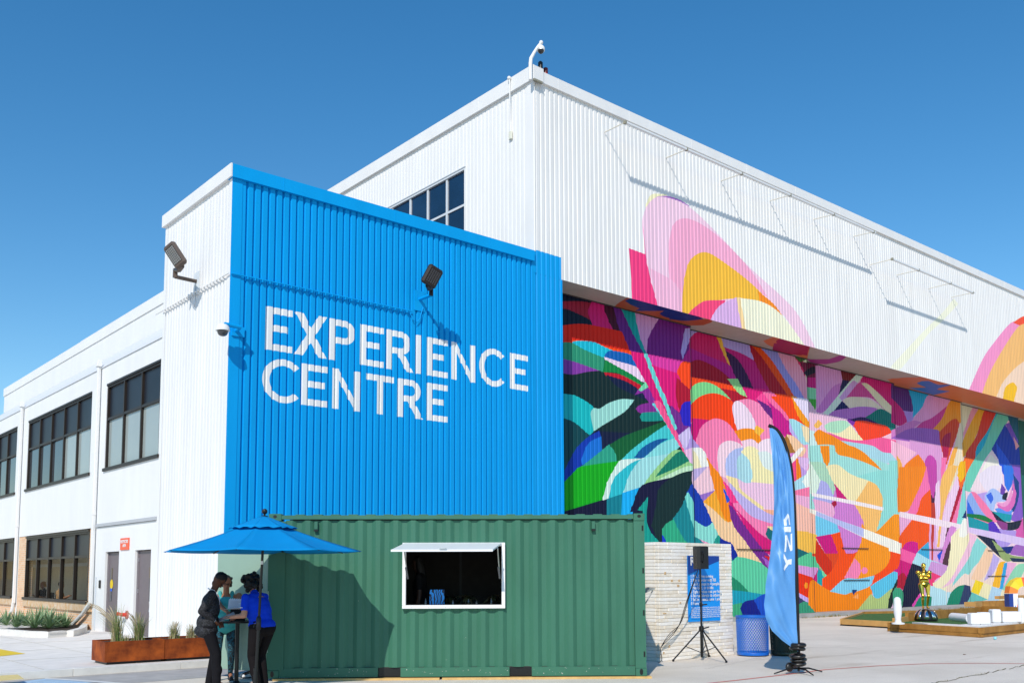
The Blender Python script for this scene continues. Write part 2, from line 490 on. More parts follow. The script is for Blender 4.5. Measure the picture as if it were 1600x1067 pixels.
# ------------------------------------------------------------------ lettering
def stroke(a, b, w):
    a, b = np.array(a, float), np.array(b, float); t = (b - a) / np.linalg.norm(b - a); n_ = np.array([-t[1], t[0]]) * w / 2
    return np.array([a + n_, a - n_, b - n_, b + n_])
def arc(c, ro, ri, a0, a1, n=28, sx=1.0):
    A_ = np.radians(np.linspace(a0, a1, n))
    o_ = np.stack([c[0] + ro * sx * np.cos(A_), c[1] + ro * np.sin(A_)], 1)
    i_ = np.stack([c[0] + ri[0] * np.cos(A_), c[1] + ri[1] * np.sin(A_)], 1)[::-1]
    return np.concatenate([o_, i_])
def letter(ch, u0, u1, z0, z1, w=0.172, b=0.150):
    H = z1 - z0; R = []
    rect = lambda a, c, d, e: np.array([(a, c), (d, c), (d, e), (a, e)])
    zm = z0 + H * 0.52
    if ch in 'EPRN': R.append(rect(u0, z0, u0 + w, z1))
    if ch == 'E': R += [rect(u0, z1 - b, u1, z1), rect(u0, z0, u1, z0 + b), rect(u0, zm - b / 2, u1 - 0.09, zm + b / 2)]
    if ch == 'I': R.append(rect(u0, z0, u1, z1))
    if ch == 'T': R += [rect(u0, z1 - b, u1, z1), rect((u0 + u1) / 2 - w / 2, z0, (u0 + u1) / 2 + w / 2, z1)]
    if ch == 'X': 
        k = w * 1.25
        R += [np.array([(u0, z0), (u0 + k, z0), (u1, z1), (u1 - k, z1)]), np.array([(u0, z1), (u0 + k, z1), (u1, z0), (u1 - k, z0)])]
    if ch == 'N': R += [rect(u1 - w, z0, u1, z1), np.array([(u0, z1), (u0 + w * 0.9, z1), (u1, z0), (u1 - w * 0.9, z0)])]
    if ch in 'PR':
        hb = 0.58 * H; zc = z1 - hb / 2; ro = hb / 2; ue = u1 - (0.02 if ch == 'P' else 0.08); um = ue - ro
        R += [rect(u0, z1 - b, um + 0.01, z1), rect(u0, z1 - hb, um + 0.01, z1 - hb + b), arc((um, zc), ro, (ro - w, ro - b), -90, 90)]
        if ch == 'R': R.append(np.array([(u1, z0), (u1 - w * 1.15, z0), (um - 0.13, z1 - hb + 0.03), (um + 0.09, z1 - hb + 0.03)]))
    if ch == 'C':
        cx, cz = u0 + (u1 - u0) * 0.56, (z0 + z1) / 2; ro = H / 2 + 0.02; sx = (cx - u0) / ro
        R.append(arc((cx, cz), ro, (ro * sx - w, ro - b), 44, 316, 40, sx))
    return R
LT = []
for ch, a, b_ in zip('EXPERIENCE', (9.393, 10.11, 11.02, 11.839, 12.611, 13.484, 13.803, 14.575, 15.498, 16.566), (10.052, 10.941, 11.724, 12.511, 13.39, 13.631, 14.462, 15.364, 16.402, 17.218)):
    LT += letter(ch, a, b_, 6.675, 7.665, w=0.16 if ch == 'I' else 0.172)
for ch, a, b_ in zip('CENTRE', (9.334, 10.317, 11.101, 12.02, 12.93, 13.807), (10.273, 10.994, 11.877, 12.814, 13.696, 14.461)):
    LT += letter(ch, a, b_, 5.525, 6.485)
LETTER_SHAPES = [(p, [0.82, 0.82, 0.82]) for p in LT]

# ------------------------------------------------------------------ annex: the blue and white exhibition building
AX = root('annex_building', (X0, Y0, 0), 'two-tone annex with a ribbed blue front reading EXPERIENCE CENTRE and a white ribbed side wall', 'building')
DEP = 0.055
brk = rib_breaks(8.77, 17.43, 0.1765, 8.745, DEP)
painted_sheet('front_wall', lambda u, d, z: (u, Y0 + d, z), brk, 0.1, A_CAP + 0.05, LETTER_SHAPES, BLUE, PAINT, AX)
MB().box((8.53, Y0 - 0.012, 0.1), (8.768, Y0 + 0.10, A_CAP + 0.02)).build('corner_trim', M_blue, AX)
brk = rib_breaks(Y0 + 0.14, 23.36, 0.172, Y0 + 0.1, 0.010)
painted_sheet('side_wall', lambda u, d, z: (X0 + 0.004 + d, u, z), brk, 0.1, A_CAP + 0.05, [], WHITE, PAINT, AX)
MB().box((X0 - 0.006, Y0 + 0.005, 0.1), (X0 + 0.06, Y0 + 0.138, A_CAP + 0.02)).build('corner_trim', M_white, AX)
MB().box((X0 - 0.004, 23.37, 0.12), (X0 + 0.09, 23.52, A_CAP + 0.02)).build('corner_trim', M_white, AX)
MB().box((X0 - 0.04, Y0 - 0.075, A_CAP), (17.43, Y0 + 0.18, A_TOP)).build('cap_flashing', M_blue, AX)
MB().box((X0 - 0.075, Y0 - 0.079, A_CAP - 0.001), (X0 - 0.041, 23.60, A_TOP + 0.003)).box((X0 - 0.041, Y0 + 0.181, A_CAP), (X0 + 0.22, 23.6, A_TOP)).build('cap_flashing', M_white, AX)
for xx in (9.72, 12.75, 15.8): MB().box((xx, Y0 - 0.079, A_CAP - 0.004), (xx + 0.03, Y0 + 0.185, A_TOP + 0.004)).build('flashing_joint', M_blue, AX)
MB().box((X0 + 0.23, Y0 + 0.19, 10.2), (17.45, 23.5, 10.25)).build('roof', M_roof, AX)
MB().box((X0 + 0.10, 23.53, 8.2), (X0 + 0.35, 23.6, A_CAP + 0.02)).box((X0 + 0.35, 23.53, 8.2), (17.4, 23.6, A_CAP + 0.02)).build('rear_wall', M_white, AX)
# conduit with saddle clips, blue along the front, white along the side
cf = MB(); cf.tube([(X0 + 0.0, Y0 - 0.045, 8.225), (13.30, Y0 - 0.045, 8.225)], 0.018, 8)
k = 8.90
while k < 13.3: cf.box((k, Y0 - 0.068, 8.165), (k + 0.03, Y0 + 0.02, 8.262)); k += 0.1765
cf.build('conduit', M_blue, AX)
cs = MB(); cs.tube([(X0 - 0.05, Y0 - 0.03, 8.225), (X0 - 0.05, 23.9, 8.225)], 0.018, 8)
k = Y0 + 0.3
while k < 23.4: cs.box((X0 - 0.07, k, 8.15), (X0 + 0.02, k + 0.03, 8.258)); k += 0.172
cs.build('conduit', M_white, AX)

# ------------------------------------------------------------------ mural shapes, traced tile by tile in the photograph and carried to the walls they are painted on; some strips below the soffit shadow edge have sunlight put into their colour
TILES = {1: (870, 450, 5.93), 2: (870, 620, 5.93), 3: (990, 740, 5.93), 4: (1050, 480, 5.93), 5: (1050, 640, 5.93), 6: (1120, 790, 5.93),
         7: (1220, 540, 5.93), 8: (1220, 700, 5.93), 9: (1240, 820, 7.36), 10: (1400, 580, 5.93), 11: (1400, 730, 5.93), 12: (1400, 830, 8.0),
         13: (970, 290, 4.103), 14: (1360, 470, 6.275)}
def parse(txt):
    out = []
    for ln in txt.strip().splitlines():
        ln = ln.strip()
        if not ln or ln.startswith('//'): continue
        t, c, *pts = ln.split()
        ox, oy, s = TILES[int(t)]
        lo = 0
        if '@' in c: c, lo = c.split('@'); lo = int(lo)
        P = np.array([(ox + float(p.split(',')[0]) / s, oy + float(p.split(',')[1]) / s) for p in pts])
        A = 0.5 * np.sum(P[:, 0] * np.roll(P[:, 1], -1) - np.roll(P[:, 0], -1) * P[:, 1]); Q = P.copy()
        for i in range(len(P)):                     # paint runs a touch over its neighbour so no bare wall shows between two colours
            a, b = P[i] - P[i - 1], P[(i + 1) % len(P)] - P[i]; a = a / (np.linalg.norm(a) + 1e-9); b = b / (np.linalg.norm(b) + 1e-9)
            n_ = np.array([a[1] + b[1], -a[0] - b[0]]) * (1 if A > 0 else -1); k = np.linalg.norm(n_)
            if k > 0.5: Q[i] = P[i] + n_ / k * 0.75
        out.append((Q, [v * 0.86 for v in lin(c)], lo))
    return out
MURAL = '''
// leaf one
1 #0f2c2e -60,60 1500,60 1500,3200 -60,3200
1 #f4a8c8 1238,1100 2450,1100 2450,2500 1238,2500
1 #2f9c78 1238,2500 2450,2500 2450,3200 1238,3200
1 #a3203f 30,110 120,122 310,130 340,180 320,300 200,250 30,185
1 #0b1a38 30,40 250,90 330,140 240,120 120,118 30,120
1 #0b2038 30,192 110,205 310,300 345,352 200,335 30,352
1 #4a1030 440,160 560,175 600,400 515,385 470,290
1 #d81b78 300,200 330,120 440,165 440,205 475,300 522,392 340,355 305,260
1 #6a2488 525,170 610,190 720,400 822,600 680,582 640,500 590,400
1 #12a5a5 595,185 730,205 775,430 838,612 815,607 700,400 640,270
1 #e09fd6 725,205 1000,260 940,330 880,410 845,510 835,612 770,430
1 #7d1f86 985,275 1400,330 1160,680 835,615 850,480 900,370
1 #ea2612 30,352 200,335 340,350 600,405 680,590 702,632 560,592 440,548 330,502 200,488 150,500 30,508
1 #ff4c08 148,482 205,488 330,500 440,540 560,568 690,588 704,633 560,594 440,550 330,506 200,495 150,505
1 #18c4dc 150,500 205,492 340,503 440,548 520,580 440,640 250,575 150,532
1 #2f9c78 30,506 140,512 250,572 440,650 430,775 400,762 250,716 30,650
1 #8c3ca8 30,650 150,682 250,716 400,765 280,772 150,797 30,780
1 #0c64b8 440,640 480,588 560,590 702,632 762,752 600,705
1 #f2d8f0 440,638 560,680 762,748 822,880 700,815 560,735 450,668
1 #0a8a44 450,665 560,730 700,808 805,885 770,900 640,825 560,782 428,776
1 #c8102e 440,782 560,798 640,828 785,905 758,938 640,866 450,803
1 #0e1c44 460,803 640,868 760,942 850,1020 940,1090 720,985 560,905
1 #8c2a9a 725,988 765,940 850,912 925,1070 870,1070 795,965
1 #7fe0b0 762,940 822,872 852,912 780,952
1 #e6127c 690,588 820,612 835,615 1260,690 1280,1250 1020,1070 930,1070 852,912 762,752 702,632
1 #e23aa6 835,614 1180,680 1150,795 1000,745 880,700
// tile 2
2 #12c0c4 30,-30 155,-14 200,5 280,50 345,100 325,160 345,312 300,356 160,240 30,185
2 #a6e4d8 345,108 400,112 480,62 600,24 718,28 640,122 540,190 420,262 345,315 318,160
2 #0b4a52 30,190 160,238 300,356 200,470 160,520 30,780
2 #0f1a40 345,312 400,320 640,335 730,325 560,390 500,440 415,502 400,350
2 #0b6234 500,440 640,360 830,290 1020,218 1035,255 900,335 780,420 680,500 600,582 550,602 545,530
2 #0a3cb4 160,520 200,460 300,368 392,318 412,380 300,430 240,550 240,622 160,692 40,840 50,740
2 #1478dc 240,560 300,430 410,368 418,512 300,592 240,628
2 #2faa8c 415,502 485,442 540,520 552,602 400,612 215,655 330,570
2 #12b41e 30,860 160,700 220,650 550,600 592,588 500,720 430,955 160,1045 30,1075
2 #101438 30,1075 430,955 610,895 800,825 1200,700 1250,1400 30,1400
2 #2cc4d0 590,600 700,560 1000,560 1000,860 475,945 500,780
2 #a8e4e4 618,890 690,700 830,550 1060,510 960,620 820,828
2 #dff4ea 428,955 470,800 530,680 600,585 740,568 812,565 700,602 590,685 520,765 475,938
2 #46d0d4 600,582 700,490 900,338 1035,250 1130,380 1160,440 1060,512 830,552 750,566 640,572
2 #8ce0e0 830,552 860,500 1000,420 1130,370 1160,440 1060,512
2 #0a5ca0 722,560 800,470 930,400 1040,384 940,440 800,560
2 #9cd48c 798,826 900,690 1070,508 1150,498 1260,540 1260,690 920,795
2 #c8ecc8 930,775 1190,650 1300,640 1300,690 1190,700 920,795 815,822
2 #0a8068 912,742 1000,640 1150,502 1280,560 1100,655
2 #8c2a94 733,110 780,75 890,63 985,140 790,152
2 #10988c 772,185 800,150 985,140 1015,215 800,222
2 #70dce0 885,62 925,58 1050,250 1150,430 1130,435 1000,220
2 #7a2a90 1060,80 1250,260 1250,330 1130,365 1040,150
2 #70dcd8 958,-30 985,-20 1110,290 1095,310
2 #e6127c 900,-20 970,-10 1040,130 1020,130
1 #70dcd8 808,606 838,612 930,840 1018,1075 998,1075 900,850
2 #ff5a96 900,40 960,50 1050,220 1150,400 1192,470 1192,535 1130,430 1000,215
2 #70dcd8 962,-40 990,-40 1050,130 1112,290 1096,310 1030,150
2 #d8c8f0 1130,375 1192,318 1250,400 1240,500 1200,520
2 #0a8494 465,948 612,898 592,1400 465,1400
2 #12b4f4 610,892 802,828 740,930 700,1067 660,1400 585,1400
2 #101438 802,828 990,770 1200,710 1200,1400 690,1400 720,1000
2 #0f2e30 990,830 1080,770 1250,690 1300,1300 915,1400 920,980
// tile 3
3 #12123c 80,110 330,40 250,130 215,250 215,440 290,500 290,700 130,490 130,220 40,335 -30,350 0,280
3 #0f2e30 330,55 450,-5 560,-30 560,100 500,175 430,330 372,430 290,478 270,520 282,660 240,640 170,480 212,300 235,150
3 #10a494 132,218 132,490 250,645 110,800 90,340 40,335
3 #2fae84 268,520 300,470 380,418 430,510 520,640 310,640 275,580
3 #1040d0 266,555 310,640 275,640
3 #128a94 372,412 440,320 480,228 560,460 568,572 650,640 510,640 420,510
3 #0a3cb0 500,172 560,60 650,255 755,435 690,490 620,470 560,420 550,260
3 #7cdcd0 478,215 505,172 550,262 562,430 572,480 560,500
3 #90e0d4 563,428 620,470 682,492 755,432 815,500 808,550 745,640 690,632 565,577
3 #1a9c8c 800,540 818,500 840,660 742,640
3 #0a2a9c 815,503 925,650 1010,800 925,830 900,660 800,640
3 #f0c8e4 545,-20 735,-20 768,148 620,197 550,90
3 #a074cc 618,196 768,146 650,257
3 #ffd4a4 645,260 760,350 830,400 905,430 1055,645 1260,880 1260,920 1005,798 920,650 800,490 720,390
3 #ffb030 648,262 700,200 768,146 840,130 850,250 912,420 905,440 870,442 780,350
3 #ff8e10 720,-30 785,-30 905,400 860,380 765,150
3 #7a2490 850,200 880,330 925,430 1060,655 1260,900 1260,780 1190,665 1080,540 980,420 900,300
3 #ff78b4 890,180 1000,290 1260,600 1260,700 1000,440 875,260
3 #e0107c 868,258 905,255 1000,345 1260,620 1260,720 1190,665 1060,520 930,400
3 #141c1c 1000,460 1060,500 1160,650 1145,650 1050,520
3 #5cd0a0 915,815 965,765 1005,795 1100,800 1250,850 1250,1100 980,1010 915,960
3 #1a8c70 915,958 1000,1067 915,1080
// leaf two upper
4 #d81868 165,200 1400,200 1400,900 165,900
4 #b8a4e8 90,400 125,200 250,190 230,250 165,300 100,485
4 #d81868 165,295 235,235 420,250 470,320 540,545 300,450 170,382
4 #c0188c 100,490 170,378 300,440 535,545 660,680 520,668 250,500 165,505
4 #b8a0e4 445,270 720,330 762,502 640,430 478,372
4 #c8147c 478,368 640,430 762,500 795,545 935,795 750,752 680,622 505,420
4 #f8b840 405,240 445,262 470,340 542,548 522,515 460,380
4 #40184e 495,400 600,480 680,600 755,757 660,737 600,660
4 #e6147c 660,738 750,755 930,795 1110,1080 700,1080
4 #b4102c 770,495 735,400 715,330 830,430 950,560 1095,825 940,800 820,600
4 #f05010 715,330 810,350 930,500 1060,700 1186,900 1200,1010 1080,820 960,640 830,450
4 #ff4a04 945,798 1105,825 1250,900 1260,1200 1150,1090 1060,980
4 #ff9c14 1105,825 1150,835 1250,1000 1260,1180 1186,1010
4 #9c98e4 820,372 985,410 1130,660 1250,870 1250,960 1186,905 1060,690 930,490
4 #f0a4c4 975,405 1115,440 1250,700 1250,880 1150,700 1060,570
4 #ece8f8 1120,830 1250,850 1290,1100 1186,920
4 #b40c2c 165,515 240,490 330,520 450,590 570,700 710,858 570,890 440,820 300,750 180,800
4 #ff4a10 175,648 350,680 575,738 650,800 590,772 440,742 400,715 300,700 220,720 180,770
4 #a0e090 518,665 605,665 640,730 695,828 620,790
4 #84dc90 176,770 230,710 320,698 420,738 510,820 575,895 470,850 370,810 260,835 176,910
4 #ff4404 176,905 260,832 370,800 470,820 565,885 600,1000 625,1210 540,1190 450,1110 330,1120 176,1060
4 #ff90bc 590,872 700,853 800,890 900,970 1120,1250 1120,1400 800,1300 640,1200
4 #f8e0f0 563,950 575,890 620,872 700,940 770,1075 790,1220 640,1230 598,1100
4 #ff4c9c 780,850 850,800 950,880 1110,1067 1200,1250 1000,1080
4 #6c2080 780,848 900,920 1050,1067 1110,1180 960,1075
4 #c0188c 880,870 980,950 1100,1080 1180,1220 1010,1040
4 #ff70a8 840,785 950,805 1080,1000 1150,1090 1020,1000
// leaf one right fringe
4 #ff4a10 52,600 75,540 110,505 167,512 167,765 100,702
4 #b40c30 45,650 100,708 167,765 170,870 110,890 78,970 40,820
4 #2a1ec0 76,970 110,888 172,872 172,1100 110,1090
// tile 5
5 #d80c78 182,80 350,98 280,170 232,300 182,275
5 #ff84b4 220,310 270,170 345,105 420,85 520,130 600,240 668,345 500,300 440,350 430,440 452,600 320,440
5 #ff9410 585,200 660,178 760,188 840,275 803,325 740,280 650,290
5 #ffc040 772,165 800,148 865,188 815,240 768,205
5 #ff90bc 762,-60 900,60 1000,200 900,275 830,285 820,240 865,188 800,148
5 #fcd8e4 645,292 740,276 803,322 795,385 665,348
5 #fbe4f0 800,325 840,285 920,270 1060,300 1060,560 930,565 800,390
5 #f6cce6 600,600 745,665 945,688 1200,700 1200,900 945,935 850,925 640,765 520,655
5 #fbd8e4 425,440 445,335 520,290 610,308 668,350 560,420 505,500 520,640 440,600
5 #b8c4f0 498,520 520,430 585,370 655,352 660,400 612,460 608,637 510,602
5 #fcf0b8 645,390 700,342 785,365 860,480 932,565 1100,600 1100,700 735,665 733,520 690,440
5 #b4e0e8 605,470 650,405 712,470 742,600 730,672 680,672 612,632
5 #e4f0ec 798,395 880,390 960,450 940,572 850,520
5 #fce4a8 508,610 600,638 640,745 850,905 855,945 640,785 540,690
5 #ffb898 848,922 945,932 1050,940 1050,1010 945,1002
5 #c8b8ec 528,665 640,785 870,952 1050,1005 1050,1090 945,1062 740,992 620,862 545,720
5 #ff84b8 538,735 620,865 740,992 945,1065 1100,1120 1000,1250 700,1075 555,835
5 #ff3c90 445,622 540,735 610,860 540,845 480,705
5 #b89ce0 60,240 162,158 190,265 260,350 130,382
5 #d8c8f0 66,240 160,165 165,260 125,370
5 #f0c0e4 112,380 192,350 192,500 170,480
5 #f8f8f0 188,355 270,358 322,435 338,522 196,555
5 #fcf0c4 190,370 230,420 272,532 198,552
5 #c8b4e4 196,552 335,525 203,675
5 #fad0dc 203,672 332,528 355,600 408,742 262,792
5 #a074cc 260,790 408,742 297,852
5 #ffd4a4 297,850 420,960 520,1035 580,1067 700,1250 480,1200 390,1060
5 #ffb030 295,850 405,745 450,850 530,990 525,1038 490,1020 400,930
5 #ff8e10 322,435 380,530 455,625 500,760 558,1010 525,1038 480,980 440,850 390,700
5 #1858d8 472,705 535,835 510,865
// tile 6
6 #fce4a8 470,190 530,195 530,250
6 #0a6c74 455,260 478,205 560,270 560,350 500,320
6 #e0107c 180,30 260,120 400,260 540,345 540,480 420,400 330,290
6 #7a2490 110,-10 150,20 230,150 420,400 505,500 500,610 460,575 290,350 160,180
6 #b060cc 418,465 505,530 500,620
6 #e02020 435,458 520,480 515,530
6 #ffc4b0 715,-60 860,-10 928,60 928,295 880,255 715,232
6 #ffc450 715,230 880,250 925,290 925,468 860,450 715,385
6 #0a6c74 715,380 860,440 715,505
6 #5ccc98 715,510 870,438 955,482 955,588 870,572 715,548
6 #e09cd8 715,545 870,570 950,588 925,682 715,612
6 #f03008 715,608 925,680 945,702 870,740 860,800 915,895 715,790
6 #ff9a20 812,735 825,712 842,718 845,745 832,760 818,755
6 #d0b0f0 715,780 915,893 915,978 1000,990 760,850
6 #3a3c6c 715,810 825,890 715,950
6 #3a9c78 715,950 820,888 905,960 912,1030 715,1040
6 #60d0a4 140,520 200,478 330,503 440,558 490,620 560,830 470,825 300,802 210,712 140,660
6 #1c8c68 140,655 212,712 300,800 140,785
6 #12a0b8 140,782 290,800 440,822 330,872 140,925
6 #3cac7c 140,920 230,898 252,1000 240,1080 140,1080
6 #0a1c88 220,950 260,890 360,868 445,1020 260,1020
6 #1450c8 350,870 440,820 560,800 560,1040 440,1030
// leaf three
7 #f4c8e0@3 200,90 2000,90 2000,3000 330,3000
7 #e4ecd0 200,60 240,100 300,400 248,390
7 #48703c 120,90 250,115 180,155
7 #7a1848 175,150 340,170 340,300 245,302 225,240
7 #20203a 215,250 290,200 345,210 345,235 245,275
7 #d01888 245,298 340,298 340,405 245,388
7 #8cdcb0 245,385 342,402 335,500 255,495
7 #48b040 255,494 335,499 320,590
7 #e8a0dc 328,185 560,230 580,290 572,350 330,615
7 #d880d0 530,480 573,342 480,390 330,605 375,622
7 #7a1c28 553,210 705,250 670,335 575,322
7 #201c54 573,320 672,332 530,482
7 #d8187c 765,270 1000,330 1100,380 1100,520 1190,720 1100,745 1060,620 900,440 760,352 735,345
7 #d84c9c 742,338 600,480 740,470 860,492 1000,625 1062,650 950,480 850,400
7 #efe4c4 750,350 800,355 900,440 1060,600 1066,690 920,540 830,430
7 #dff0e4 698,275 775,265 565,505 385,730 338,702
7 #dca8e4 668,330 712,347 580,502 545,482
7 #f0e0cc 578,500 650,478 780,488 860,520 955,592 850,592 740,568 640,582
7 #1a1c60 570,515 638,582 488,612
7 #c478d0 440,645 500,605 640,582 740,568 860,575 905,592 780,665 620,682
7 #f4c8e0 255,600 440,645 620,684 640,740 420,790 300,790
7 #8430a8 615,690 640,680 700,722 690,762
7 #067c74 775,672 830,640 930,588 1050,655 1080,660 1080,780 1020,805 960,760 860,705
7 #3a1060 640,682 780,668 960,752 830,712 700,705
7 #ff4420 680,740 700,700 780,700 860,718 980,748 1028,802 960,852 850,872 765,878
7 #b8e8c8 408,740 470,708 600,698 655,752 540,812 430,792
7 #fff0c0 428,790 540,812 645,740 770,882 620,862
7 #ff60a0 428,800 620,868 770,880 960,850 1075,862 1100,1000 950,992 850,932 560,892
7 #ffc8dc 940,848 1075,788 1110,880
7 #b0dce8 500,870 620,892 850,930 950,990 1100,1000 1100,1080 850,1080 750,980 620,915
7 #98e0d8 420,920 480,915 540,1000 700,1058 850,1090 440,1090
7 #d4f0ec 255,780 330,800 420,1090 255,1090
7 #ff920c 308,820 350,780 400,800 500,850 620,920 750,978 860,1070 700,1060 530,1000 480,920 428,922 442,1070 400,1070
7 #ffc060 308,740 350,688 382,722 340,762
// leaf two, right end
7 #ff4a04 -90,470 100,480 180,580 264,700 264,755 100,695 50,620
7 #ffa014 105,480 150,485 264,690 264,745 240,745 160,640
7 #ece0f8 115,485 262,500 262,700 180,580
7 #d0148c -90,560 0,620 80,750 135,835 60,852 -60,740
7 #c8b8f0 80,690 200,900 180,920 90,790
7 #a8e0e8 80,680 130,688 264,770 264,905 200,905 110,760
7 #fce4b8 190,740 262,760 262,900 230,880
7 #b07430 38,862 60,820 105,875 145,1005 80,1005
7 #ffd0a8 58,822 130,850 235,962 200,1020 148,1000
8 #e084d4 80,50 135,45 110,130 90,140
8 #ff4c8c 95,110 150,100 150,310 105,310
8 #ff8a10 148,90 190,150 198,275 150,312
8 #e8c0ec 165,85 262,95 240,230 190,200
8 #c8a0e4 185,165 245,225 195,275
8 #b4e4f0 115,320 250,235 275,360 120,395
8 #f4f8ee 205,310 280,150 380,300 340,420 280,420
8 #ff80ac 110,400 278,358 280,462 110,440
8 #f4b4d8 110,430 278,455 330,590 120,490
8 #fdf6f0 60,130 180,0 215,0 110,130
// tile 8, leaf three
8 #a8e4dc 270,-20 500,-20 1130,200 1130,600 270,560
8 #e4f4e4 265,120 290,140 372,290 345,420 278,420 265,300
8 #b4dcc0 278,128 400,148 500,328 535,405 480,445 372,292
8 #ff920c 365,-20 445,-20 448,120 430,162 402,120
8 #ff920c 500,-20 680,-10 850,118 942,208 800,135 650,82 530,52
8 #fcecb8 425,168 480,155 540,163 650,245 825,300 700,492 640,502 500,330
8 #ffc470 820,298 900,348 955,470 935,620 885,778 800,762 690,562 678,522 740,430
8 #98e0d8 820,298 700,262 942,208 1100,240 1105,600 1000,692 885,778 935,620 955,470 900,348
8 #ffb850 1078,70 1130,70 1130,620 1095,605
8 #b8b4ec 372,298 430,330 485,440 470,522 330,562 300,482 350,380
8 #d884d4 490,450 505,392 530,400 612,472 690,542 768,692 752,862 720,952 630,992 588,952 550,800 500,662 480,592 460,562
8 #d4107c 498,328 615,472 528,482
8 #b0103c 458,522 510,480 515,520 475,572
8 #f4b4d8 300,470 470,520 500,600 480,640 330,592
8 #ffc4b0 270,560 332,600 332,812 270,790
8 #78d0f0 328,618 500,690 548,778 440,812 328,822
8 #ffc450 270,785 332,805 335,1005 270,975
8 #5ccc98 270,960 360,1010 360,1100 270,1100
8 #d40c80 328,822 470,798 535,962 490,1070 460,1042
8 #d42818 328,845 470,1067 328,1100
8 #ff4c0c 470,800 548,778 590,952 630,992 722,952 660,1100 450,1150 490,1060 535,962
8 #ff9a18 755,700 800,762 885,778 1060,610 1140,610 1140,1120 640,1120 722,952 750,862
8 #fbf6e8 270,560 330,582 500,655 765,747 1120,882 1120,980 765,822 500,692 330,618 270,590
8 #c0c4f0 330,584 500,655 765,747 765,820 500,692 330,618
8 #fbeef0 290,415 530,462 760,508 950,550 950,576 700,522 300,442
// tile 9, leaf three foot
9 #e84a1c 225,330 900,330 900,800 300,800 225,700
9 #5ccc98 225,360 295,378 295,500 225,490
9 #e09cd8 225,485 285,495 238,618 225,615
9 #d4107c 232,620 290,500 295,560 270,660
9 #10a8b0 285,490 345,560 345,720 275,665
9 #78dca8 290,440 340,480 388,570 350,600
9 #d82c10 258,200 440,432 435,550 385,572 300,460 258,380
9 #ff5008 440,120 530,85 562,260 632,347 742,302 600,602 430,755 335,725 335,620 430,542 510,400 512,310
9 #ff9a18 740,300 800,150 1250,330 1250,420 880,592 750,622 588,602
9 #ff4c0c 1140,300 1250,330 1250,440 1160,522 960,642 885,695 880,602 1000,542 1090,450
9 #ff88b8 705,385 760,450 768,540 730,605 588,605
9 #ff88b8 785,522 800,495 830,492 850,520 832,550 800,552
9 #ff8c0c 182,720 195,660 232,635 300,690 430,762 590,792 740,752 882,690 898,790 720,1020 182,1040
9 #88d4f0 425,760 590,622 750,622 928,582 882,690 740,752 650,772 590,792
9 #5cc8e8 888,705 1000,632 1226,488 1202,620 1132,732 1000,832 960,848 938,838
9 #b8cc80 720,1000 892,792 938,842 1000,838 1132,732 1160,760 1095,1000
9 #0a3a7c 680,745 732,745 690,802
9 #ffa860 688,832 742,790 742,842
9 #3a9c78 182,1040 160,900 245,1000 245,1040
9 #142828 1082,1000 1112,820 1200,618 1218,612 1182,722 1110,1000
9 #d0148c 1150,525 1245,430 1245,540 1205,540
// leaf four
10 #f4b4dc@4 -80,60 660,60 660,2600 -80,2600
10 #5a2a80 -40,100 120,165 158,300 150,392 100,382 60,350 -40,260
10 #b890e4 60,365 158,380 160,470 100,470
10 #d4187c -40,250 60,360 102,466 35,500 -40,470
10 #28b4e0 115,160 325,210 240,330 160,425 158,300
10 #f0a4d8 310,220 520,260 430,372 250,472 145,465 240,350
10 #d8409c 500,300 440,430 345,548 190,522 250,472 340,432
10 #d880c8 -40,550 150,462 235,472 130,540 -40,625
10 #f8a030 515,265 640,285 640,440 600,482 560,452 420,592 340,542 430,440
10 #a864c4 -40,620 150,530 380,545 412,580 430,695 -40,620
10 #e8a4dc 130,635 425,690 420,1000 370,1100 280,1100 130,900
10 #ffc4dc -40,640 190,752 60,882 -40,760
10 #e04828 408,562 510,460 560,445 582,480 570,560 520,702 470,862 420,692
10 #b81050 428,640 460,590 505,568 500,640 475,800 440,802
10 #f4e4c8 600,482 660,450 660,700 660,820 560,1100 440,1100 540,722
10 #ff78b4 425,800 470,800 440,1000 420,1010
10 #ffb84c 535,720 572,702 465,1100 415,1100
10 #ff8410 48,1100 75,900 130,830 205,770 250,830 285,890 210,1100
10 #ffb850 10,780 50,860 60,1100 0,1100
10 #d048b0 270,835 295,790 320,780 350,800 372,850 375,1100 300,1100
11 #98e0d8 -60,-60 10,-60 30,430 -60,430
11 #ff8c18 35,0 285,-10 240,150 130,382 20,412 20,150
11 #ff78b4 285,-10 315,100 325,200 180,442 110,425 240,150
11 #cc48ac 285,-20 375,-20 372,180 345,302 322,200
11 #4c1c44 320,225 345,300 375,180 352,330 325,332
11 #ff5a14 318,205 328,330 328,500 305,692 200,782 60,850 30,700 50,620 200,420 240,290
11 #ff4c0c -50,780 48,800 48,920 -50,960
11 #fbf6e8 -60,680 48,705 48,800 -60,770
11 #d8108c 60,760 95,705 150,688 200,700 207,760 180,802 60,790
11 #d8107c 45,850 150,890 90,1067 20,1200 20,980
11 #ff60a8 45,750 190,805 150,892 45,852
11 #40b0dc 165,880 200,790 300,690 310,830 300,905
11 #c83c30 330,330 355,330 368,500 345,862 330,862
11 #e8b0e0 308,520 332,520 332,862 430,900 445,720 390,500 360,490 345,870 330,870 305,850
11 #f8d4f0 370,180 400,120 420,400 400,740 378,745
11 #ffc468 420,130 500,-10 570,-10 440,382 400,735 385,735 415,400
11 #f8d4f0 455,390 575,50 620,120 500,500 440,722 405,740
11 #ffc010 575,20 600,-50 650,-50 640,20 600,130
11 #ff80b4 630,138 660,140 575,520 500,512
11 #b8103c 605,140 632,140 512,505 490,522
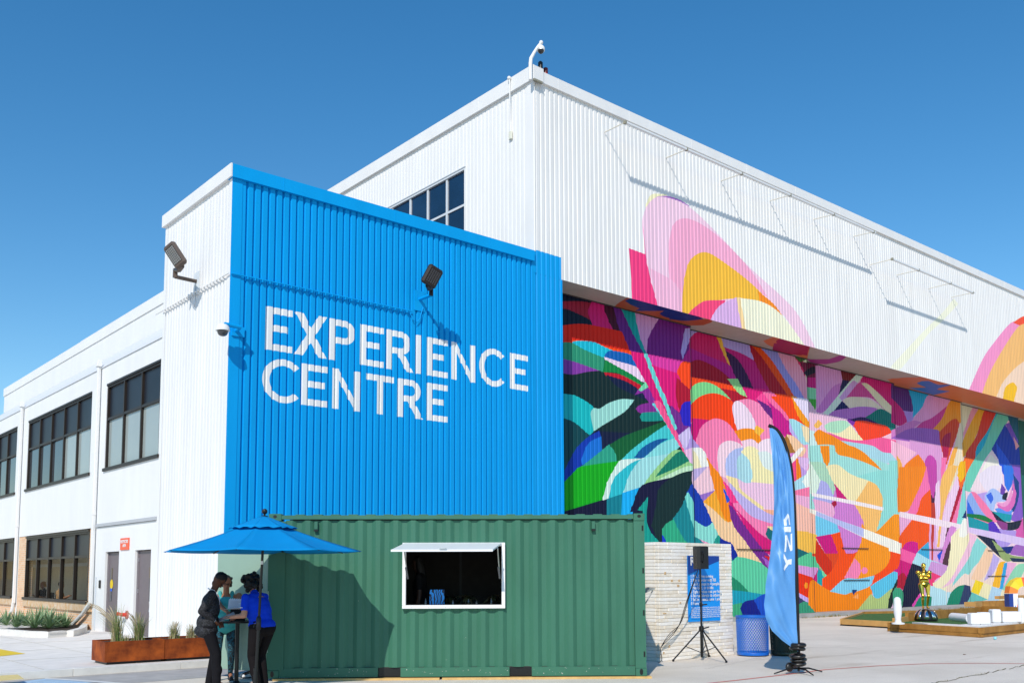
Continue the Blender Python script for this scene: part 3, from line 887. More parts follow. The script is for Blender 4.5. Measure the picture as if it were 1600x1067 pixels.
11 #8cdcd8 645,60 720,80 672,300 652,400 590,572 558,565
11 #fde8f0 38,412 330,470 600,530 600,582 330,522 30,452
11 #5c2c3c 478,560 497,560 472,722 445,735
11 #e090d8 500,560 560,560 515,640 430,900 390,900
11 #543040 500,688 515,780 490,915 430,902 470,762
11 #1c50d8 388,810 435,760 400,880
11 #b4e4f0 150,892 200,790 300,850 440,900 440,990 300,960
11 #d8a0dc 330,870 490,915 440,1010 300,950
11 #fdf2c8 515,642 600,560 680,560 680,1200 300,1250 400,1045 470,960 500,900
11 #fdfaf0 600,560 630,478 680,470 680,650 590,640
11 #0a3470 618,462 665,368 670,475
12 #f83c7c 415,495 562,560 488,602 460,682 400,645
12 #0e1438 205,400 340,455 380,500 320,700 300,770 205,935 80,950 88,740
12 #3ca47c -30,760 10,690 60,720 85,770 85,860 70,960 -30,960
12 #b80c34 30,560 90,520 130,570 90,720 70,700 20,700
12 #c0e8f0 380,700 480,688 660,770 650,960 380,960
12 #e848b0 202,925 300,770 305,812 238,930
12 #0c8c6c 236,935 310,820 445,818 432,935
12 #fdf2c8 462,650 600,560 690,400 760,560 690,640 560,702 490,690
// leaf five
10 #fbd8e8@5 560,100 1250,100 1250,2600 560,2600
10 #ece8c8 600,280 725,320 640,582 610,602
10 #f0a0b8 718,325 785,340 640,642 625,582
10 #f8b030 778,335 840,355 720,640 660,762 625,790 625,640
10 #e03c30 832,350 950,380 800,640 722,822 645,802 660,742 750,600
10 #ff7020 640,795 725,820 655,960 600,1100 580,1000 620,860
10 #ffc010 572,965 600,865 640,830 642,960 600,1025
10 #10b4d4 940,375 965,390 880,560 820,700 732,820 755,700 850,560
10 #74d4bc 950,385 1070,395 1010,500 890,722 822,832 700,1100 640,1100 655,960 732,815 820,690
10 #066080 1040,420 1150,430 1165,620 1200,900 1165,880 1140,742 1100,640
10 #1038b4 1010,495 1100,642 1142,742 1170,882 1060,862 960,842 890,722
10 #7c50c8 1018,490 1050,478 1132,652 1110,682
10 #f4a8b0 1088,600 1138,692 1112,722
10 #fbe4ec 820,832 890,730 960,842 985,900 985,1100 690,1100
10 #fdf8ec 790,1000 810,900 880,770 960,860 965,1000 850,1060
10 #1c58e0 928,660 1060,862 1085,1000 1050,1100 1020,1000 960,852
10 #8c68cc 1055,862 1175,880 1200,1100 1080,1100
11 #94b4f0 662,290 700,225 760,300 880,400 940,505 870,472 720,432 662,432
11 #2c6ce4 662,300 725,435 662,432
11 #2c6ce4 670,475 740,600 680,562
11 #f4e8f8 780,60 880,-10 975,-10 985,150 930,200 840,212 780,120
11 #c4a4ec 745,250 840,230 855,372 800,332
11 #b0c8f8 825,262 900,198 1000,270 1035,312 930,322 905,402 860,372
11 #3c6ce8 838,260 880,232 902,290 880,332
11 #7040b0 978,150 1012,200 1005,262 970,242
11 #3078e8 1000,-20 1085,-20 1082,130 1040,222 1010,150
11 #8c5ccc 1075,-20 1180,-20 1200,400 1142,502 1060,482 1100,402 1138,280 1132,120
11 #0c4088 1085,60 1138,140 1132,280 1092,402 1068,402 1112,260
11 #e870c0 938,342 1030,335 1085,250 1080,115 1112,240 1090,352 1025,412 960,382
11 #f4a0d4 928,320 1000,330 1052,260 1082,140 1062,300 1000,362
11 #141c38 998,250 1038,228 1022,302 988,292
11 #5c98f0 920,385 960,380 1025,412 1080,395 1060,450 960,430
11 #10a0b0 898,408 1070,442 1062,502 960,482
11 #e05cb0 1130,520 1220,440 1220,670 1110,642
11 #b89ce8 865,600 960,570 1112,590 1100,662 1000,742 930,692 895,672
11 #141c38 880,398 940,450 1030,512 1165,488 1130,562 1030,577 960,532
11 #943c8c 915,480 1030,520 1030,572 980,567
11 #ff80b0 698,228 740,240 860,380 935,500 900,502 800,400
11 #0c7c3c 660,430 800,445 892,490 892,518 780,492 660,452
11 #ff80a0 728,470 895,522 870,528 738,487
11 #0c9cac 668,460 740,480 852,522 872,642 750,612 722,602 680,562
11 #5830c0 858,520 905,508 975,612 868,592
11 #101c40 735,628 872,640 932,702 1005,865 925,812
11 #9cb070 888,670 950,722 1060,812 1200,832 1200,860 1060,864 1000,864 930,742
11 #0c2a80 978,740 1088,730 1080,782 1030,792
11 #a868c0 1110,720 1200,732 1200,825 1060,802
11 #0c2c50 1058,838 1200,850 1200,880 1090,872
11 #e4ccf4 675,555 1000,620 1200,660 1200,728 1000,680 690,602
12 #fbe0d0 910,20 1010,60 1340,360 1500,385 1700,385 1700,900 640,960 640,700
12 #fbc8e0 905,20 1012,62 900,332 800,522 690,642 560,702 535,662 700,560 780,400 880,200
12 #fdf2c8 880,60 910,20 905,130 780,400 700,560 560,702 470,660 640,480 700,200
12 #90dcd8 1015,85 1135,190 1070,332 960,452 912,532 852,522 700,692 740,602 920,332 960,200
12 #ffd4b0 1130,200 1225,290 1130,502 1050,602 938,592 1010,450
12 #c4b0e8 1220,280 1295,340 1212,522 1100,622 1180,432
12 #ffbc28 1288,412 1365,375 1292,702 1208,682
12 #30a8e0 1355,400 1405,388 1332,722 1300,712
12 #f8b8dc 1400,390 1505,395 1382,652 1338,722
12 #98dcb8 1500,440 1640,400 1562,562 1440,722 1328,732
12 #fdf0c0 1088,640 1205,682 1152,855 1028,790
12 #ffdc28 998,608 1092,640 1032,785 942,752
12 #bcdcf0 1200,690 1335,730 1292,855 1150,865
12 #f8ecc8 1330,730 1460,785 1460,860 1290,860
12 #c0e8f0 640,760 700,760 650,960 640,960
12 #70c8c0 925,750 1150,852 900,900
12 #0c8c6c 640,960 650,890 665,840 700,760 780,690 862,668 800,900 790,930
12 #2c3c68 790,930 862,668 930,688 938,780 890,880 880,930
'''
UPPER = '''
13 #fbf4c8 165,130 200,60 290,58 300,80 215,85 160,170
13 #b070c8 230,70 300,70 380,95 440,132 430,140 290,80
13 #fbd4e8 148,300 155,170 215,85 290,78 430,132 600,288 830,530 1040,720 1150,850 1280,1100 1160,1000 1000,800 400,900 240,765 190,600
13 #ff88b8 145,250 160,440 175,560 160,440
13 #ffb4d4 312,420 335,265 400,213 500,240 640,340 830,540 940,710 700,600 410,612 398,900 380,690 318,590
13 #ff4488 55,403 158,442 190,600 245,790 85,780
13 #fcc0dc 190,530 330,610 392,690 398,900 240,768
13 #ffc440 398,900 400,700 430,520 480,450 550,430 640,478 850,640 1048,850 900,752 750,722 600,738 480,790
13 #ff9420 880,675 980,760 1052,852 905,765
13 #ff4c80 425,900 440,822 500,765 550,740 675,735 600,832 580,900
13 #e4b8e8 575,900 580,860 640,770 742,718 770,820 800,960
13 #ffdca0 745,718 775,720 815,970 785,940
13 #fbf8dc 770,722 900,745 1000,802 1090,900 1220,1080 1000,1000 815,970
14 #ff9ccc 960,900 1110,570 1220,410 1350,250 1420,205 1506,230 1370,380 1100,920
14 #ff5838 1405,212 1520,150 1700,140 1700,300 1480,240
14 #ffc478 1105,900 1210,640 1420,300 1506,230 1800,200 1800,1100 1105,1000
14 #ffdcc0 1240,940 1320,780 1506,600 1700,560 1700,1050 1400,1000
14 #ffc420 1305,960 1330,850 1400,803 1440,850 1405,990
14 #fbfae2 200,650 500,330 720,110 820,-20 860,30 700,200 560,330 300,660
'''
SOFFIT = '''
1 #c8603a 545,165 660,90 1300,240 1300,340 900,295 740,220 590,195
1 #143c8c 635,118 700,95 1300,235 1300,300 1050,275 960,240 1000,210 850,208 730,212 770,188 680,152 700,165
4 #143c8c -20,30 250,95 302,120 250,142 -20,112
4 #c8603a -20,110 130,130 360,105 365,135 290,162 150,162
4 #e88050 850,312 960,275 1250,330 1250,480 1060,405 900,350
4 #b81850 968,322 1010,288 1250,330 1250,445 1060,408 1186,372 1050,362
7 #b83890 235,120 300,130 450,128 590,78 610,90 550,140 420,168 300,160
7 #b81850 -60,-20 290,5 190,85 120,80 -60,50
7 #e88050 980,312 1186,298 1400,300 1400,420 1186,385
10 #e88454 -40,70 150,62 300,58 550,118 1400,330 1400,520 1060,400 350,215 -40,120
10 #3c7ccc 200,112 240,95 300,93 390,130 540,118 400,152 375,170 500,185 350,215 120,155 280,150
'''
# ------------------------------------------------------------------ hangar
HG = root('hangar', (XH, Y0, 0), 'tall white ribbed hangar with a rainbow abstract mural across its sliding doors under an overhang', 'building')
def to_wall(shapes, y, leaf=9):
    out = []
    for P, c, lo in shapes:
        if lo > leaf: continue
        q = np.array([on(px, py, 1, y)[[0, 2]] for px, py in P]); out.append((smooth_poly(q), c))
    return out
SH_LOW = parse(MURAL); SH_UP = parse(UPPER); SH_SOF = parse(SOFFIT)
# upper front wall
up = to_wall(SH_UP, Y0)
up.append((np.array([(17.0, 9.0), (18.53, 9.0), (18.53, 10.76), (17.0, 10.78)]), BLUE))
brk = rib_breaks(XH + 0.04, 75, 0.181, 17.60, 0.024)
painted_sheet('upper_front_wall', lambda u, d, z: (u, Y0 + 0.01 + d, z), brk, SOF, H_CAP + 0.05, up, WHITE, PAINT, HG)
brk = rib_breaks(17.44, 18.53, 0.181, 17.60, 0.035)
painted_sheet('corner_pier', lambda u, d, z: (u, Y0 + 0.01 + d, z), brk, 0.0, SOF, [], BLUE, PAINT, HG)
MB().box((17.432, Y0 + 0.004, SOF), (17.545, Y0 + 0.06, 10.719)).build('pier_filler', M_blue, HG)
MB().box((18.531, Y0 - 0.004, 0.0), (18.56, Y0 + 2.4, SOF - 0.002)).build('pier_return', M_blue, HG)
# side wall with window opening
WY0, WY1, WZ0, WZ1 = 22.81, 30.2, 11.35, 14.27
def side_sheet():
    brk = rib_breaks(Y0 + 0.12, 62, 0.181, Y0 + 0.1, 0.012)
    verts = []; fs = []
    segs = []
    for (a, da), (b, db) in zip(brk[:-1], brk[1:]):
        segs.append((a, da, b, db))
    mb = MB()
    for a, da, b, db in segs:
        cuts = [(9.6, H_CAP + 0.05)]
        mid = (a + b) / 2
        if WY0 < mid < WY1: cuts = [(9.6, WZ0), (WZ1, H_CAP + 0.05)]
        for z0, z1 in cuts:
            mb.quad((XH + 0.005 + da, a, z0), (XH + 0.005 + da, a, z1), (XH + 0.005 + db, b, z1), (XH + 0.005 + db, b, z0))
    return mb.build('side_wall', M_white, HG)
side_sheet()
MB().box((XH - 0.012, Y0 - 0.008, 10.72), (XH + 0.05, Y0 + 0.3, H_CAP + 0.02), 0.02).build('corner_trim', M_white, HG)
MB().box((XH - 0.05, Y0 - 0.065, H_CAP), (75, Y0 + 0.25, H_TOP)).build('cap_flashing', M_white, HG)
MB().box((XH - 0.085, Y0 - 0.068, H_CAP + 0.002), (XH - 0.051, 62, H_TOP + 0.10)).box((XH - 0.051, Y0 + 0.251, H_CAP), (XH + 0.2, 62, H_TOP + 0.097)).build('cap_flashing', M_white, HG)
for k in np.arange(18.4, 75, 3.05): MB().box((k, Y0 - 0.069, H_CAP - 0.003), (k + 0.025, Y0 + 0.255, H_TOP + 0.003)).build('flashing_joint', M_white, HG)
for k in np.arange(22.0, 60, 3.05): MB().box((XH - 0.089, k, H_CAP - 0.001), (XH + 0.2, k + 0.025, H_TOP + 0.103)).build('flashing_joint', M_white, HG)
MB().box((XH + 0.2, Y0 + 0.25, 15.8), (75, 62, 15.85)).build('roof', M_roof, HG)
# hangar window
cols_y = [22.81, 23.78, 24.83, 25.84, 26.93, 28.0, 29.1, 30.2]; rows_z = [11.35, 11.95, 13.09, 14.27]
wf = MB().box((XH + 0.0, WY0, WZ1 - 0.07), (XH + 0.14, WY1, WZ1)).box((XH + 0.0, WY0, WZ0), (XH + 0.14, WY1, WZ0 + 0.07))
wf.box((XH - 0.02, WY0 - 0.05, WZ1), (XH + 0.03, WY1 + 0.05, WZ1 + 0.03))
M_wframe = mat('white window frame', [0.62, 0.65, 0.68], 0.4)
win = wf.build('window', M_wframe, HG)
for i, y in enumerate(cols_y): MB().box((XH + 0.03, y - (0.0 if i == 0 else 0.035), WZ0 + 0.07), (XH + 0.13, y + 0.05, WZ1 - 0.07)).build('mullion', M_wframe, win)
for z in rows_z[1:3]:
    for i in range(7): MB().box((XH + 0.035, cols_y[i] + 0.051, z - 0.035), (XH + 0.12, cols_y[i + 1] - 0.036, z + 0.035)).build('transom', M_wframe, win)
for i in range(7):
    for j in range(3):
        MB().box((XH + 0.07, cols_y[i] + 0.05, rows_z[j] + 0.036), (XH + 0.08, cols_y[i + 1] - 0.036, rows_z[j + 1] - 0.036)).build('pane', M_bluepane, win)
# soffit
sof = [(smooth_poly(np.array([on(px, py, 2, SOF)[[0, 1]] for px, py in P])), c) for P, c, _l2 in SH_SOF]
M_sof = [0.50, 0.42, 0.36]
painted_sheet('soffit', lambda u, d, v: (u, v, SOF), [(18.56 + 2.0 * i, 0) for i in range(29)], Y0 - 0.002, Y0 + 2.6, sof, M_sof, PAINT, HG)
# sliding door leaves, each one step further back
M_edge = mat('door leaf edge', '#2a2430', 0.6)
M_rail = mat('dark steel rail', '#3a3034', 0.5)
bars = {0: [], 1: [((1153, 1211), 857.5)], 2: [((1317, 1358), 855.5), ((1320, 1360), 906)], 3: [((1441, 1474), 857.5)], 4: [((1545, 1572), 859.5), ((1545, 1574), 899.5)]}
lab = ['teal, green and magenta painted door leaf', 'pink, orange and lilac painted door leaf', 'orange, aqua and pink painted door leaf', 'orange, magenta and cream painted door leaf', 'blue, purple and pastel painted door leaf']
for i in range(5):
    y = Y0 + LEAF_R[i]; xa, xb = LEAF_X[i] - (0.0 if i == 0 else 0.35), LEAF_X[i + 1]
    sh = to_wall(SH_LOW, y, i + 1)
    brk = rib_breaks(xa, xb, 0.183, 18.60, 0.028)
    lf = painted_sheet('door_leaf', lambda u, d, z, y=y: (u, y + d, z), brk, 0.13, SOF - 0.004, sh, [0.05, 0.1, 0.1], PAINT, HG)
    lf['label'] = lab[i]
    MB().box((max(18.57, LEAF_X[i] + 0.02), y - 0.03, SOF - 0.035), (xb + 0.02, y - 0.003, SOF - 0.003)).build('door_track', M_rail, lf)
    MB().box((xb + 0.001, y - 0.004, 0.13), (xb + 0.02, y + 0.2, SOF - 0.006)).build('leaf_edge', M_edge, lf)
    for (pa, pb), py in bars[i]:
        A_, B2 = on(pa, py, 1, y - 0.05), on(pb, py, 1, y - 0.05)
        MB().box((A_[0], y - 0.035, A_[2] - 0.014), (B2[0], y - 0.002, A_[2] + 0.014)).build('latch_bar', M_rail, lf)
y6 = Y0 + 2.25
painted_sheet('door_leaf', lambda u, d, z: (u, y6 + d, z), rib_breaks(54.5, 75, 0.183, 18.6, 0.028), 0.13, SOF - 0.004, [], [0.01, 0.12, 0.10], PAINT, HG)

MB().box((18.4, Y0 + 0.55, 0.0), (75, Y0 + 2.6, 0.125)).build('foundation', mat('foundation concrete', [0.42, 0.41, 0.39], 0.9, noise=0.25, nscale=2), HG)

# ------------------------------------------------------------------ office wing
OF = root('office_wing', (X0, 23.5, 0), 'long white two-storey office wing with dark-framed windows over a tan brick base', 'building')
T = 0.25
w = MB(); bx = lambda y0, y1, z0, z1, x0=X0, x1=X0 + T: w.box((x0, y0, z0), (x1, y1, z1))
bx(23.53, 28.2, 3.09, 4.60); bx(23.53, 23.56, 4.60, 6.98); bx(27.70, 28.2, 4.60, 6.98); bx(23.53, 28.2, 6.98, 7.56)
bx(28.42, 36.78, 3.0, 4.60); bx(28.42, 29.04, 4.60, 6.98); bx(36.14, 36.78, 4.60, 6.98); bx(28.42, 36.78, 6.98, 7.56)
bx(37.0, 55, 3.0, 4.60); bx(37.0, 37.66, 4.60, 6.98); bx(44.9, 55, 4.6, 6.98); bx(37.0, 55, 6.98, 7.56)
w.build('upper_wall', M_white, OF)
w = MB(); bx(23.53, 23.85, 0.12, 2.99); bx(24.99, 26.21, 0.12, 2.99); bx(27.33, 28.2, 0.12, 2.99); bx(23.85, 24.99, 2.29, 2.99); bx(26.21, 27.33, 2.29, 2.99)
w.build('entrance_wall', M_white, OF)
MB().box((X0 - 0.05, 23.53, 3.0), (X0 + 0.1, 28.19, 3.085)).build('drip_flashing', mat('grey flashing', [0.45, 0.46, 0.48], 0.5), OF)
# pilaster strips behind the downpipes
for ya, yb_ in ((28.203, 28.417), (36.783, 36.997)): w = MB(); bx(ya, yb_, 0.12, 7.56, X0 + 0.03, X0 + T); w.build('recess_strip', M_white, OF)
# brick base, pilaster, sill
w = MB(); bx(28.42, 35.84, 0.0, 0.62, X0 + 0.06); bx(35.84, 36.78, 0.0, 2.995, X0 + 0.02); bx(28.42, 28.86, 0.62, 2.995, X0 + 0.03); bx(37.0, 55, 0.0, 0.62, X0 + 0.06); bx(44.8, 55, .62, 2.995, X0 + .02); w.build('brick_base', M_brick, OF)
M_sill = mat('stone sill', '#cbbba6', 0.85, noise=0.15, nscale=5, dark='#c79a62')
w = MB(); bx(28.50, 35.835, 0.625, 0.86, X0 - 0.02); bx(37.02, 44.8, 0.625, 0.86, X0 - 0.02); w.build('sill', M_sill, OF)
# sloped coping and set-back parapet
w = MB(); w.add([(X0 - 0.03, 23.53, 7.565), (X0 - 0.03, 55, 7.565), (X0 + 0.36, 55, 8.06), (X0 + 0.36, 23.53, 8.06), (X0 + 0.36, 23.53, 7.565), (X0 + 0.36, 55, 7.565)],
                [(0, 3, 2, 1), (0, 1, 5, 4), (0, 4, 3), (1, 2, 5)])
w.build('coping', mat('coping metal', [0.66, 0.68, 0.70], 0.5), OF)
px_top = on(257, 455, 0, X0 + 0.37); pe = on(7.3, 608, 0, X0 + 0.37)
zt = float((px_top[2] + pe[2]) / 2); ye = float(pe[1])
w = MB(); w.box((X0 + 0.37, 23.61, 7.9), (X0 + 0.6, ye, zt - 0.31)); w.build('parapet', M_white, OF)
w = MB(); w.box((X0 + 0.34, 23.61, zt - 0.305), (X0 + 0.63, ye + 0.03, zt)); w.build('cap_flashing', M_white, OF)
MB().box((X0 + 0.6, 23.61, 7.7), (17.4, 55, 7.75)).build('roof', M_roof, OF)
def office_window(y0, y1, n, z0, z1, zs, kinds, depth=0.11, skew=None):
    f = MB(); X = X0 + 0.02
    f.box((X, y0, z1 - 0.06), (X + depth, y1, z1))
    f.box((X - 0.035, y0, z1 - 0.005), (X - 0.001, y1, z1 + 0.05))
    wn_ = f.build('window', M_dark, OF)
    MB().box((X - 0.07, y0 - 0.06, z0 - 0.055), (X + depth, y1 + 0.04, z0 + 0.03)).build('sill', M_dark, wn_)
    ys = np.linspace(y0 + 0.03, y1 - 0.03, n + 1)
    for k, y in enumerate(ys): MB().box((X - 0.005, y - 0.035, z0 + 0.031), (X + depth - 0.004, y + 0.035, z1 - 0.061)).build('mullion', M_dark, wn_)
    for i in range(n):
        MB().box((X, ys[i] + 0.036, zs - 0.035), (X + depth - 0.01, ys[i + 1] - 0.036, zs + 0.035)).build('transom', M_dark, wn_)
        a, b = ys[i] + 0.036, ys[i + 1] - 0.036
        MB().box((X + 0.06, a, zs + 0.036), (X + 0.07, b, z1 - 0.061)).build('pane', M_glassdark, wn_)
        MB().box((X + 0.06, a, z0 + 0.031), (X + 0.07, b, zs - 0.036)).build('pane', kinds[i], wn_)
    return wn_
M_clear = bpy.data.materials.new('clear window glass'); M_clear.use_nodes = True
_n = M_clear.node_tree.nodes; _l = M_clear.node_tree.links
for q in list(_n): _n.remove(q)
_o = _n.new('ShaderNodeOutputMaterial'); _t = _n.new('ShaderNodeBsdfTransparent'); _g = _n.new('ShaderNodeBsdfGlossy'); _m = _n.new('ShaderNodeMixShader'); _f = _n.new('ShaderNodeMath'); _lw = _n.new('ShaderNodeLayerWeight'); _lw.inputs['Blend'].default_value = 0.5; _f.operation = 'POWER'; _f.inputs[1].default_value = 13.0; _l.new(_lw.outputs['Facing'], _f.inputs[0]); _t.inputs['Color'].default_value = (0.86, 0.88, 0.88, 1); _g.inputs['Roughness'].default_value = 0.02
_l.new(_f.outputs[0], _m.inputs[0]); _l.new(_t.outputs[0], _m.inputs[1]); _l.new(_g.outputs[0], _m.inputs[2]); _l.new(_m.outputs[0], _o.inputs[0])
office_window(23.56, 27.70, 3, 4.60, 6.98, 6.02, [M_blind] * 3)
office_window(29.05, 36.13, 5, 4.60, 6.98, 6.02, [M_blind, M_blind, M_skyglass, M_skyglass, M_skyglass])
office_window(37.66, 44.9, 5, 4.60, 6.98, 6.02, [M_skyglass, M_skyglass, M_blind, M_blind, M_blind])
office_window(28.87, 35.83, 5, 0.90, 2.92, 2.2, [M_clear] * 5)
office_window(37.5, 44.7, 5, 0.90, 2.92, 2.2, [M_clear] * 5)
# the room behind the lower windows
M_tan = mat('tan interior wall', [0.78, 0.66, 0.50], 0.8, noise=0.1)
w = MB(); w.box((X0 + 0.3, 28.3, 0.05), (X0 + 2.6, 46, 0.1)).box((X0 + 2.6, 28.3, 0.05), (X0 + 2.7, 46, 3.0)).box((X0 + 0.3, 28.2, 0.05), (X0 + 2.6, 28.3, 3.0)).box((X0 + 0.3, 46, 0.05), (X0 + 2.6, 46.1, 3.0)); w.build('interior_wall', M_tan, OF)
MB().box((X0 + 0.26, 28.3, 3.0), (X0 + 2.6, 46, 3.05)).build('ceiling', mat('ceiling tiles', [0.6, 0.6, 0.58], 0.9), OF)
w = MB()
for y in (30.2, 32.9, 35.4): w.box((X0 + 2.4, y, 0.1), (X0 + 2.52, y + 0.12, 2.9))
w.box((X0 + 2.4, 29, 2.0), (X0 + 2.50, 45, 2.12)); w.build('interior_frame', M_white, OF)
# solid core behind everything so the building is closed
MB().box((X0 + T + 0.02, 23.6, 3.06), (X0 + 8, 55, 7.6)).build('core', M_roof, OF)
MB().box((X0 + T + 0.02, 23.6, 0.1), (X0 + 8, 28.19, 3.05)).build('core', M_roof, OF)
# downpipes
def pipe(y, pts):
    w = MB(); w.box((X0 - 0.10, y - 0.05, pts[0][1]), (X0 - 0.005, y + 0.05, 7.62), 0.01)
    w.box((X0 - 0.13, y - 0.10, 7.62), (X0 + 0.0, y + 0.10, 7.80), 0.01)
    w.box((X0 - 0.11, y - 0.06, 3.35), (X0 - 0.003, y + 0.06, 3.42))
    P3 = [(X0 - 0.055, p[0], p[1]) for p in pts]; P3 = [(X0 - 0.055, y, pts[0][1] + 0.05)] + P3[1:]
    w.tube(P3, 0.055, 8)
    w.build('downpipe', M_white, OF)
pipe(28.31, [(28.31, 0.85), (29.0, 0.55), (29.9, 0.22), (30.15, 0.16)])
pipe(36.9, [(36.9, 0.7), (37.1, 0.42), (37.3, 0.36)])
# doors
M_door = mat('taupe steel door', [0.16, 0.13, 0.14], 0.45, noise=0.08)
M_lite = mat('narrow door glass', [0.02, 0.025, 0.035], 0.05, spec=0.8)
for y0, y1, hs in ((23.87, 24.97, -1), (26.23, 27.31, 1)):
    d = MB().box((X0 + 0.10, y0, 0.13), (X0 + 0.15, y1, 2.27)).build('door', M_door, OF)
    for ja, jb in ((y0 - 0.018, y0 - 0.001), (y1 + 0.001, y1 + 0.018)): MB().box((X0 + 0.06, ja, 0.13), (X0 + 0.18, jb, 2.288)).build('jamb', mat('door jamb', '#8a8488', 0.5), d)
    yl_ = y0 + 0.14 if hs < 0 else y1 - 0.32
    MB().box((X0 + 0.092, yl_, 0.95), (X0 + 0.099, yl_ + 0.16, 1.85)).build('door_glass', M_lite, d)
    yh = y0 + 0.10 if hs < 0 else y0 + 0.08
    MB().tube([(X0 + 0.09, yh, 1.0), (X0 + 0.04, yh, 1.0), (X0 + 0.04, yh, 0.75), (X0 + 0.09, yh, 0.75)], 0.015, 6).build('handle', M_chrome, d)
    for zz in (0.4, 1.2, 2.0): MB().box((X0 + 0.085, y1 - 0.04 if hs < 0 else y0, zz), (X0 + 0.099, y1 if hs < 0 else y0 + .04, zz + 0.1)).build('hinge', M_chrome, d)
# ------------------------------------------------------------------ shipping container kiosk
CA = (6.96, 13.97); CU = (math.cos(rad(-38.5)), math.sin(rad(-38.5)))
CM = frame(CA, CU, 0.035)
def cw(x, y, z): return tuple(CM @ Vector((x, y, z)))
KG = root('container_kiosk', cw(0, 0, 0), 'green corrugated shipping container with a white-framed serving hatch, parked in front of the blue wall', 'shipping container')
M_green = mat('container green paint', [0.046, 0.165, 0.105], 0.5, noise=0.14, nscale=1.6, streak=0.35, spec=0.3, bump=0.03, bscale=8)
M_greenlt = mat('green door paint with sunlight', [0.27, 0.40, 0.32], 0.6, noise=0.06, nscale=2)  # sunlight on the open door leaf is put into this paler green
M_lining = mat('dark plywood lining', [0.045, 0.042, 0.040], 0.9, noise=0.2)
CL, CWD, CH = 5.88, 2.35, 2.575
HS0, HS1, HZ0, HZ1 = 2.06, 3.58, 1.13, 2.06       # serving opening
def corr(x0, x1, z0, z1, ydir, hole=None, yoff=0.03):
    mb = MB(CM); P = 0.279; prof = [(0, 0), (0.072, 0), (0.136, 0.044), (0.212, 0.044), (0.279, 0)]
    br = [(x0, 0.0)]; k = x0 + 0.03
    while k < x1:
        for o_, d in prof[:-1]:
            if k + o_ < x1 - 1e-3: br.append((k + o_, d))
        k += P
    br.append((x1, br[-1][1]))
    if hole:
        for hx in hole[:2]:
            for (a, da), (b, db) in zip(br[:-1], br[1:]):
                if a < hx < b: br.append((hx, da + (db - da) * (hx - a) / (b - a))); break
            br.sort()
    for (a, da), (b, db) in zip(br[:-1], br[1:]):
        m_ = (a + b) / 2; cuts = [(z0, z1)]
        if hole and hole[0] < m_ < hole[1]: cuts = [(z0, hole[2]), (hole[3], z1)]
        for c0, c1 in cuts:
            mb.quad((a, yoff + da * ydir, c0), (b, yoff + db * ydir, c0), (b, yoff + db * ydir, c1), (a, yoff + da * ydir, c1))
    return mb
corr(0.15, 5.702, 0.155, 2.475, 1, (HS0 - 0.03, HS1 + 0.03, HZ0 - 0.03, HZ1 + 0.03), 0.022).build('front_wall', M_green, KG)
corr(0.15, 5.66, 0.17, 2.475, -1, None, CWD - 0.02).build('rear_wall', M_green, KG)
MB(CM).box((0.082, 0.002, 2.492), (5.70, 0.06, 2.555)).build('top_rail', M_green, KG)
MB(CM).box((0.16, CWD - 0.06, 2.492), (5.70, CWD, 2.555)).build('top_rail', M_green, KG)
for a, b in ((0.082, 1.63), (1.985, 3.70), (4.055, 5.70)):
    MB(CM).box((a, 0.012, 0.012), (b, 0.055, 0.155)).build('bottom_rail', M_green, KG)
MB(CM).box((0.16, 0.06, 0.02), (5.70, CWD - 0.06, 0.16)).box((0.16, CWD - 0.055, 0.012), (5.7, CWD, 0.16)).build('floor', M_lining, KG)
for a in (1.64, 3.71): MB(CM).box((a, 0.056, 0.012), (a + 0.335, 0.0595, 0.15)).build('forklift_pocket', M_black, KG)
for x0_, x1_ in ((-0.115, 0.155), (5.70, CL)):
    for y0_, y1_ in ((0.0, 0.17), (CWD - 0.17, CWD)):
        MB(CM).box((x0_ + 0.003, y0_ + 0.004, 0.126), (x1_ - 0.003, y1_ - 0.004, 2.458)).build('corner_post', M_green, KG)
def casting(x0_, x1_, y0_, y1_, z0_, z1_, front, z_hole, r=(0.028, 0.05)):
    c = MB(CM).box((x0_, y0_, z0_), (x1_, y1_, z1_), 0.006).build('corner_casting', M_green, KG)
    if front:
        h = MB(CM); cx_ = (x0_ + x1_) / 2; n = 14
        pts = [(cx_ + r[0] * math.cos(2 * math.pi * k / n), -0.0035, z_hole + r[1] * math.sin(2 * math.pi * k / n)) for k in range(n)]
        h.prism(pts, (CM.to_3x3().inverted() @ Vector((0, 0, 0))) if False else (0, 0.002, 0)); h.build('twistlock_hole', M_black, c)
for x0_, x1_ in ((-0.119, 0.080), (5.705, CL + 0.004)):
    for y0_, y1_ in ((-0.002, 0.175), (CWD - 0.175, CWD + 0.002)):
        casting(x0_, x1_, y0_, y1_, 0.0, 0.122, y0_ < 0, 0.066)
        casting(x0_, x1_, y0_, y1_, 2.462, 2.580, y0_ < 0, 2.535, (0.03, 0.025))
for z in (0.30, 0.95, 1.62, 2.30): MB(CM).box((CL - 0.045, -0.001, z), (CL - 0.02, 0.006, z + 0.085)).build('lashing_slot', M_black, KG)
